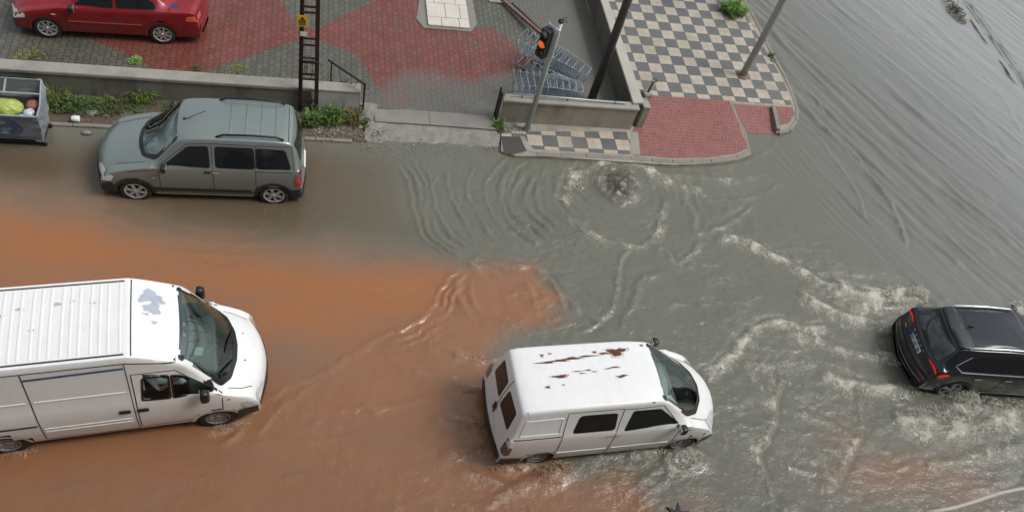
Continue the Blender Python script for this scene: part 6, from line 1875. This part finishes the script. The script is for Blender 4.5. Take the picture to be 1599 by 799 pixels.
for sd in 'LR':
    sg = 1 if sd == 'L' else -1
    c.window('side_window', sd, [(.52, 1.10), (.10, 1.42), (-.36, 1.47), (-.40, 1.10)], .04, border=.015)
    c.window('side_window', sd, [(-.46, 1.10), (-.42, 1.47), (-1.06, 1.44), (-1.12, 1.11)], .04, border=.015)
    c.window('quarter_window', sd, [(-1.18, 1.115), (-1.12, 1.43), (-1.34, 1.40), (-1.66, 1.20), (-1.60, 1.13)], .03, border=.015)
    c.strip('window_chrome', sd, [(.60, 1.06), (-1.56, 1.085), (-1.74, 1.19), (-1.44, 1.42)], .022, 'chrome_strip', .010)
    c.strip('door_seam', sd, [(-.42, .35), (-.42, 1.06)], .012, 'seam', .004); c.strip('door_seam', sd, [(-.98, .62), (-1.16, .9), (-1.15, 1.06)], .012, 'seam', .004)
    for x in (-.28, -1.05): c.strip('door_handle', sd, [(x - .09, .93), (x + .09, .94)], .035, 'chrome_strip', .022)
    c.strip('sill_trim', sd, [(.95, .36), (-.95, .36)], .03, 'chrome_strip', .012)
    c.patch('taillight_side', sd, [(-1.80, 1.00), (-1.84, .95), (-2.0, .88), (-2.06, .90), (-2.03, .98), (-1.9, 1.02)], 'tail_on', .02, .012)
    c.patch('taillight', 'B', [(sg * .48, .985), (sg * .50, .96), (sg * .66, .945), (sg * .84, .90), (sg * .84, .95), (sg * .70, .99)], 'tail_on', .02, .012)
    c.strip('reflector', 'B', [(sg * .60, .62), (sg * .80, .64)], .03, 'red_lens', .02)
    bm = bmesh.new(); add_tube(bm, [(-1.56, sg * .555, 1.555), (-1.46, sg * .56, 1.61), (-.8, sg * .565, 1.655), (-.1, sg * .565, 1.635), (.0, sg * .565, 1.60)], .024, 8); bm_obj('roof_rail', bm, M['chrome'], c.root)
    c.mirror(.58, 1.10, .92, sg, sz=(.14, .20, .16))
c.patch('spoiler', 'T', [(-1.50, -.56), (-1.53, 0), (-1.50, .56), (-1.74, .54), (-1.82, 0), (-1.74, -.54)], 'paint', .03, .022, thick=.02)
c.strip('bumper_chrome', 'B', [(-.78, .50), (-.5, .47), (.5, .47), (.78, .50)], .035, M['steel'], .02)
c.strip('bumper_crease', 'B', [(-.82, .66), (.82, .66)], .02, 'trim_black', .015)
pl = c.patch('number_plate', 'B', [(-.26, .80), (.26, .80), (.26, .91), (-.26, .91)], 'white', .005, .016)
h, n = c.ray('B', 0, .855)
zax = n.normalized(); xax = Vector((0, -1, 0)); yax = zax.cross(xax).normalized()
def plate_m(yo, zo, e): 
    R = Matrix((xax, yax, zax)).transposed().to_4x4(); return Matrix.Translation(h + n * (.022 + e) + xax * yo + yax * zo) @ R
o = text_mesh('plate_text', '01 UC 45', .105, M['trim_black'], pl, plate_m(.02, 0, 0), .002)
bm = bmesh.new(); add_box(bm, (0, 0, 0), (.05, .105, .003)); bm.transform(plate_m(-.235, 0, -.002)); bm_obj('plate_band', bm, plain('plate_blue', (.01, .05, .4), .4), pl)
for k in range(5):
    bm = bmesh.new(); add_box(bm, (0, 0, 0), (.022, .03, .004)); h2, n2 = c.ray('B', .28 - k * .14, .965)
    bm.transform(Matrix.Translation(h2 + n2 * .014)); bm_obj('tailgate_badge', bm, M['chrome'], c.root)
c.strip('model_badge', 'B', [(.60, .76), (.48, .76)], .022, M['chrome'], .014)
bm = bmesh.new(); prism(bm, [(0, -.012), (0, .012), (-.14, .006), (-.14, -.006)], 0, .045); bmesh.ops.translate(bm, verts=bm.verts, vec=(-1.28, 0, 1.63)); bm_obj('roof_fin', bm, M['trim_black'], c.root)
c.strip('rear_wiper', 'B', [(0, 1.10), (.2, 1.14), (.36, 1.22)], .02, 'trim_black', .02)
c.arch(1.3375, .38, .35, 'black_plastic', lipw=.05); c.arch(-1.3375, .38, .35, 'black_plastic', lipw=.05)
c.finish(P_black); c.wheels((1.3375, -1.3375), .87, .345, kind='alloy', spokes=5, rimf=.72)

# ------------------------------------------------------------------ red saloon in the courtyard, cut by the top edge
M['lamp_red'] = plain('lamp_red', (0.62, 0.10, 0.07), .2, coat=1.0, var=.3, scale=25)
P_red = paint('paint_red', (0.24, 0.010, 0.014), 0.15, 0.28, dirt=(0.12, 0.05, 0.04), dirt_amt=.25)
red = Car('dark red saloon car with alloy wheels parked on the courtyard pavers behind the low wall', 'saloon car', (-4.829, 18.179, 0.28), -3.1045, [
    (1.92, 2.02, .60, .26, .26, .66), (1.97, 2.08, .66, .42, .44, .74), (1.93, 2.05, .66, .56, .60, .79), (1.82, 1.94, .64, .68, .73, .82),
    (1.5, 1.62, .66, .80, .86, .84), (1.1, 1.22, .68, .88, .93, .845), (.82, 1.02, .68, .95, .98, .85), (.5, .68, .64, 1.16, 1.20, .85),
    (.12, .22, .58, 1.38, 1.42, .85), (-.3, -.3, .57, 1.43, 1.48, .85), (-.8, -.8, .56, 1.40, 1.45, .85), (-1.05, -1.12, .58, 1.30, 1.34, .85),
    (-1.38, -1.55, .64, 1.05, 1.07, .845), (-1.55, -1.70, .67, 1.00, 1.02, .84), (-1.95, -2.08, .66, .98, 1.02, .82), (-2.08, -2.20, .66, .88, .92, .80), (-2.10, -2.24, .68, .62, .62, .80), (-2.14, -2.28, .70, .50, .50, .78), (-2.10, -2.22, .68, .26, .26, .72)],
    lambda x: .90 + .05 * min(1, max(0, (1 - x) / 2.5)), dict(paint=P_red), zsill=.22, ymidz=.52)
c = red
c.window('windscreen', 'T', [(.18, -.50), (.18, .50), (.70, .60), (.90, .4), (.98, 0), (.90, -.4), (.70, -.60)], .05)
c.window('rear_window', 'T', [(-1.14, -.50), (-1.18, 0), (-1.14, .50), (-1.36, .54), (-1.52, 0), (-1.36, -.54)], .04)
for sd in 'LR':
    sg = 1 if sd == 'L' else -1
    c.window('side_window', sd, [(.58, .97), (.16, 1.28), (-.22, 1.32), (-.24, .97)], .04, border=.03)
    c.window('side_window', sd, [(-.34, .98), (-.32, 1.32), (-.82, 1.29), (-1.16, 1.08), (-1.16, .99)], .04, border=.03)
    for ln in ([(.78, .3), (.80, .92)], [(-.28, .28), (-.29, .95)], [(-.88, .55), (-1.12, .72), (-1.18, .96)]): c.strip('door_seam', sd, ln, .012, 'seam', .004)
    c.rib('side_moulding', sd, [(.78, .56), (-.85, .56)], .05, 'paint', .016)
    for x in (-.16, -.95): c.patch('door_handle', sd, [(x - .08, .80), (x + .08, .80), (x + .08, .84), (x - .08, .84)], 'paint', .015, .025)
    c.patch('indicator_repeater', sd, [(1.0, .72), (1.10, .72), (1.10, .75), (1.0, .75)], 'clear_lens', .01, .008)
    c.patch('headlight', 'F', [(sg * .36, .58), (sg * .40, .64), (sg * .66, .65), (sg * .74, .58)], 'clear_lens', .03, .012)
    c.patch('headlight_side', sd, [(1.66, .60), (1.66, .70), (1.84, .67), (1.93, .60), (1.90, .55)], 'clear_lens', .03, .012)
    c.patch('taillight', 'B', [(sg * .50, .70), (sg * .50, .86), (sg * .74, .86), (sg * .78, .70)], 'lamp_red', .03, .012)
    c.patch('taillight_side', sd, [(-1.82, .74), (-1.86, .86), (-2.05, .88), (-2.10, .72)], 'lamp_red', .03, .012)
    c.mirror(.60, 1.0, .86, sg)
    c.patch('bumper_corner', sd, [(-1.75, .30), (-1.78, .54), (-2.12, .56), (-2.12, .30)], 'paint', .03, .012)
M['round_badge'] = plain('round_badge', (.02, .06, .2), .3, .3)
n = 14; c.patch('tank_cap', 'T', [(-1.60 + math.cos(2 * PI * i / n) * .09, .60 + math.sin(2 * PI * i / n) * .06) for i in range(n)], 'round_badge', 0, .006)
c.patch('bumper', 'B', [(-.70, .28), (-.72, .54), (.72, .54), (.70, .28)], 'paint', .04, .02)
c.arch(1.262, .35, .31, 'paint'); c.arch(-1.262, .35, .31, 'paint')
c.finish(P_red); c.wheels((1.262, -1.262), .825, .30, kind='alloy', spokes=8, rimf=.70)
# ================================================================== PEOPLE IN THE LARGE VAN
M['skin'] = plain('skin', (0.42, 0.24, 0.17), 0.6, var=.08)
M['hair'] = plain('hair', (0.03, 0.02, 0.015), 0.8, var=.2)
def person(label, loc, rz, joints, shirt, hands):
    root = thing('person', label, 'person', loc, rz)
    names = list(joints); P = [joints[n][0] for n in names]; R = [joints[n][1] for n in names]
    E_ = [('pelvis', 'waist'), ('waist', 'chest'), ('chest', 'neck'), ('neck', 'head_base'), ('head_base', 'head_mid'), ('head_mid', 'head_top'),
          ('chest', 'sh_l'), ('sh_l', 'el_l'), ('el_l', 'wr_l'), ('chest', 'sh_r'), ('sh_r', 'el_r'), ('el_r', 'wr_r'), ('pelvis', 'hip_l'), ('hip_l', 'kn_l'), ('kn_l', 'an_l'), ('pelvis', 'hip_r'), ('hip_r', 'kn_r'), ('kn_r', 'an_r'),
          ('an_l', 'toe_l'), ('an_r', 'toe_r')]
    ed = [(names.index(a), names.index(b)) for a, b in E_]
    def extra(p, r): P.append(p); R.append(r); return len(P) - 1
    for sd, (w_, dirv) in (('l', hands[0]), ('r', hands[1])):
        wi = names.index('wr_' + sd); w = Vector(joints['wr_' + sd][0]); d = Vector(dirv).normalized(); side = d.cross(Vector((0, 0, 1))).normalized()
        pm = extra(tuple(w + d * .07), .030); ed.append((wi, pm))
        for k, L in ((-1.5, .060), (-.5, .075), (.5, .070), (1.5, .055)):
            a = extra(tuple(w + d * (.10) + side * k * .020), .010); b = extra(tuple(w + d * (.10 + L * .5) + side * k * .021 + Vector((0, 0, -.012))), .009); c_ = extra(tuple(w + d * (.10 + L * .8) + side * k * .021 + Vector((0, 0, -.04))), .008)
            ed += [(pm, a), (a, b), (b, c_)]
        a = extra(tuple(w + d * .05 + side * .04 * (1 if sd == 'l' else -1)), .011); b = extra(tuple(w + d * .09 + side * .06 * (1 if sd == 'l' else -1)), .009); ed += [(pm, a), (a, b)]
    me = bpy.data.meshes.new('body'); me.from_pydata(P, ed, [])
    o = bpy.data.objects.new('body_tmp', me); COL.objects.link(o)
    o.modifiers.new('skin', 'SKIN')
    for i, r in enumerate(R): me.skin_vertices[0].data[i].radius = r if isinstance(r, tuple) else (r, r)
    me.skin_vertices[0].data[0].use_root = True
    sb = o.modifiers.new('sub', 'SUBSURF'); sb.levels = 2; sb.render_levels = 2
    dg = bpy.context.evaluated_depsgraph_get()
    m2 = bpy.data.meshes.new_from_object(o.evaluated_get(dg)); bpy.data.objects.remove(o)
    m2.name = 'body'; m2.materials.clear()
    for m in (M['skin'], shirt, M['trousers']): m2.materials.append(m)
    zn = joints['neck'][0][2]; zp = joints['pelvis'][0][2]
    for p in m2.polygons:
        c = p.center; wl = min((c - Vector(joints['wr_l'][0])).length, (c - Vector(joints['wr_r'][0])).length)
        el = min((c - Vector(joints['el_l'][0])).length, (c - Vector(joints['el_r'][0])).length)
        p.material_index = 0
        if c.z < zn + .01 and wl > .22: p.material_index = 1
        if c.z < zp + .05 and wl > .1: p.material_index = 2
        p.use_smooth = True
    ob = bpy.data.objects.new('body', m2); COL.objects.link(ob); ob.parent = root
    # face and hair
    hm = Vector(joints['head_mid'][0])
    bm = bmesh.new()
    bmesh.ops.create_icosphere(bm, subdivisions=3, radius=.112)
    bmesh.ops.delete(bm, geom=[v for v in bm.verts if v.co.z < -.01 + max(0, v.co.x) * .9], context='VERTS')
    bmesh.ops.translate(bm, verts=bm.verts, vec=hm + Vector((-.008, 0, .02)))
    bm_obj('hair', bm, M['hair'], root, True)
    bm = bmesh.new(); add_bar(bm, hm + Vector((.085, 0, .02)), hm + Vector((.118, 0, -.025)), .010, n=6, r2=.016); bm_obj('nose', bm, M['skin'], root, True)
    for s in (-1, 1):
        bm = bmesh.new(); r = bmesh.ops.create_icosphere(bm, subdivisions=2, radius=.012); bmesh.ops.translate(bm, verts=bm.verts, vec=hm + Vector((.083, s * .034, .012))); bm_obj('eye', bm, M['hair'], root, True)
        bm = bmesh.new(); r = bmesh.ops.create_icosphere(bm, subdivisions=2, radius=.028)
        for v in bm.verts: v.co.y *= .35
        bmesh.ops.translate(bm, verts=bm.verts, vec=hm + Vector((-.005, s * .098, 0))); bm_obj('ear', bm, M['skin'], root, True)
    bm = bmesh.new(); add_box(bm, hm + Vector((.094, 0, -.055)), (.01, .045, .010), None, .003); bm_obj('mouth', bm, plain('lips', (.3, .1, .08), .6), root)
    return root
M['trousers'] = plain('trousers', (.04, .045, .06), .85)
def seated(hand_l, hand_r, elb_l, elb_r):
    return {'pelvis': ((0, 0, .10), (.15, .12)), 'waist': ((-.05, 0, .30), (.14, .11)), 'chest': ((-.10, 0, .52), (.17, .12)), 'neck': ((-.10, 0, .70), .06),
            'head_base': ((-.085, 0, .77), .065), 'head_mid': ((-.075, 0, .87), (.085, .095)), 'head_top': ((-.085, 0, .95), .06),
            'sh_l': ((-.10, .19, .62), .065), 'el_l': (elb_l, .045), 'wr_l': (hand_l, .03), 'sh_r': ((-.10, -.19, .62), .065), 'el_r': (elb_r, .045), 'wr_r': (hand_r, .03),
            'hip_l': ((.05, .10, .09), .09), 'kn_l': ((.46, .14, .14), .065), 'an_l': ((.62, .14, -.25), .045), 'hip_r': ((.05, -.10, .09), .09), 'kn_r': ((.46, -.14, .14), .065), 'an_r': ((.62, -.14, -.25), .045),
            'toe_l': ((.76, .14, -.29), .035), 'toe_r': ((.76, -.14, -.29), .035)}
bt = Matrix.Translation(big.root.location) @ Matrix.Rotation(0.1216, 4, 'Z')
def inbig(x, y, z): return tuple(bt @ Vector((x, y, z)))
M['shirt_pale'] = plain('shirt_pale', (.52, .58, .62), .85, var=.1)
M['shirt_olive'] = plain('shirt_olive', (.22, .16, .09), .85, var=.2)
person('person in pale shirt sitting at the large van\'s near side window', inbig(.72, -.42, 1.02), .1216,
       seated((.42, -.16, .48), (.28, -.34, .50), (.18, .22, .36), (.10, -.36, .34)), M['shirt_pale'], ((0, (1, 0, -.2)), (0, (.8, .3, .2))))
person('person in olive top at the steering wheel of the large van, far side', inbig(.72, .40, 1.02), .1216,
       seated((.38, .14, .30), (.38, -.14, .32), (.14, .28, .32), (.14, -.26, .32)), M['shirt_olive'], ((0, (1, -.2, 0)), (0, (1, .2, 0))))

# ================================================================== SPRAY THROWN UP BY THE WHEELS
M['spray'] = plain('spray', (0.60, 0.59, 0.50), 0.35, var=.2, scale=30)
M['spray_brown'] = plain('spray_brown', (0.46, 0.31, 0.21), 0.35, var=.2, scale=30)
rs = random.Random(77)
def spray(label, items, mat):
    """sheets of droplets and torn strands, one mass nobody could count"""
    bm = bmesh.new()
    for (u, v, a, b, ang, h, n) in items:
        cx, cy = survey(u, v, WZ)
        for _ in range(n):
            t = rs.uniform(0, 2 * PI); q = rs.random() ** .5
            dx, dy = math.cos(t) * q * a, math.sin(t) * q * b
            x = cx + dx * math.cos(ang) - dy * math.sin(ang); y = cy + dx * math.sin(ang) + dy * math.cos(ang)
            z = WZ + h * (1 - q ** 2) * rs.random() ** 1.3 + .01
            s_ = rs.uniform(.003, .008) if rs.random() < .85 else rs.uniform(.008, .015)
            d = Vector((rs.gauss(0, 1), rs.gauss(0, 1), rs.gauss(0, .7))).normalized()
            L = s_ * rs.choice((1, 1, 2, 4, 6))
            add_bar(bm, Vector((x, y, z)) - d * L, Vector((x, y, z)) + d * L, s_ * .8, n=5, r2=s_ * .3)
    return tag(bm_obj('water_spray', bm, mat, None, True), label, 'spray', kind='stuff')
spray('pale spray and froth around the black suv', [(1500, 625, .50, .26, -.1, .42, 2200), (1540, 632, .5, .25, -.1, .2, 700), (1470, 650, .7, .3, -.1, .12, 900), (1425, 464, .40, .18, -.2, .45, 1800), (1375, 462, .5, .16, -.3, .12, 800),
                                                     (1388, 560, .35, .2, -.2, .07, 350), (1385, 512, .35, .16, -.2, .07, 350), (1410, 610, .5, .16, -.1, .07, 400), (1590, 478, .35, .15, 0, .12, 300), (1585, 640, .4, .3, 0, .12, 500), (1540, 668, .8, .2, 0, .06, 500)], M['spray'])
spray('fine spray at the small white van\'s front wheel', [(1068, 716, .42, .20, .05, .09, 620), (1030, 702, .25, .1, .05, .06, 150)], M['spray'])
spray('brown spray behind and beside the white vans', [(862, 736, .48, .20, .2, .17, 1300), (815, 722, .2, .1, .2, .15, 350), (785, 722, .3, .15, .3, .09, 380), (740, 608, .25, .08, 0, .05, 130), (745, 560, .22, .08, 0, .05, 130), (740, 662, .25, .08, 0, .05, 130), (360, 664, .3, .12, .1, .05, 240), (30, 704, .3, .1, .1, .05, 150)], M['spray_brown'])
# detached crown of froth around the upwelling
spray('froth thrown up over the bubbling drain', [(975, 300, .38, .30, 0, .10, 420), (900, 285, .2, .35, 0, .03, 160)], M['spray'])

# ================================================================== THE BLOCK THE PHOTOGRAPHER STANDS IN (unseen behind the camera; added to shade the southern sky)
root = thing('added_apartment_block', 'plain plastered apartment block added unseen behind the viewer to shade the southern sky', 'building', (0, -1.2, 0))
M['render_wall'] = concrete('render_wall', (0.38, 0.35, 0.30), (0.46, 0.43, 0.38), amt=0.2)
bm = bmesh.new(); add_box(bm, (0, -6, 11), (60, 12, 22)); bm_obj('wall', bm, M['render_wall'], root)
bm = bmesh.new(); add_box(bm, (0, -5.9, 22.15), (60.6, 12.6, 0.3)); bm_obj('roof', bm, M['cap'], root)
for fl in range(7):
    for k in range(-7, 8):
        x = k * 3.8 + 1.9; z = 1.9 + fl * 3.0
        if abs(x) < 2.5 and 11 < z < 17: continue
        bm = bmesh.new(); add_box(bm, (x, 0.02, z), (1.5, 0.06, 1.5)); w = bm_obj('window', bm, M['tint_glass'], root)
        bm = bmesh.new()
        for a_, b_ in (((x - .8, .05, z - .8), (x + .8, .05, z - .8)), ((x - .8, .05, z + .8), (x + .8, .05, z + .8)), ((x - .8, .05, z - .8), (x - .8, .05, z + .8)), ((x + .8, .05, z - .8), (x + .8, .05, z + .8)), ((x, .06, z - .8), (x, .06, z + .8))): add_bar(bm, a_, b_, .04)
        bm_obj('window_frame', bm, M['white'], w)
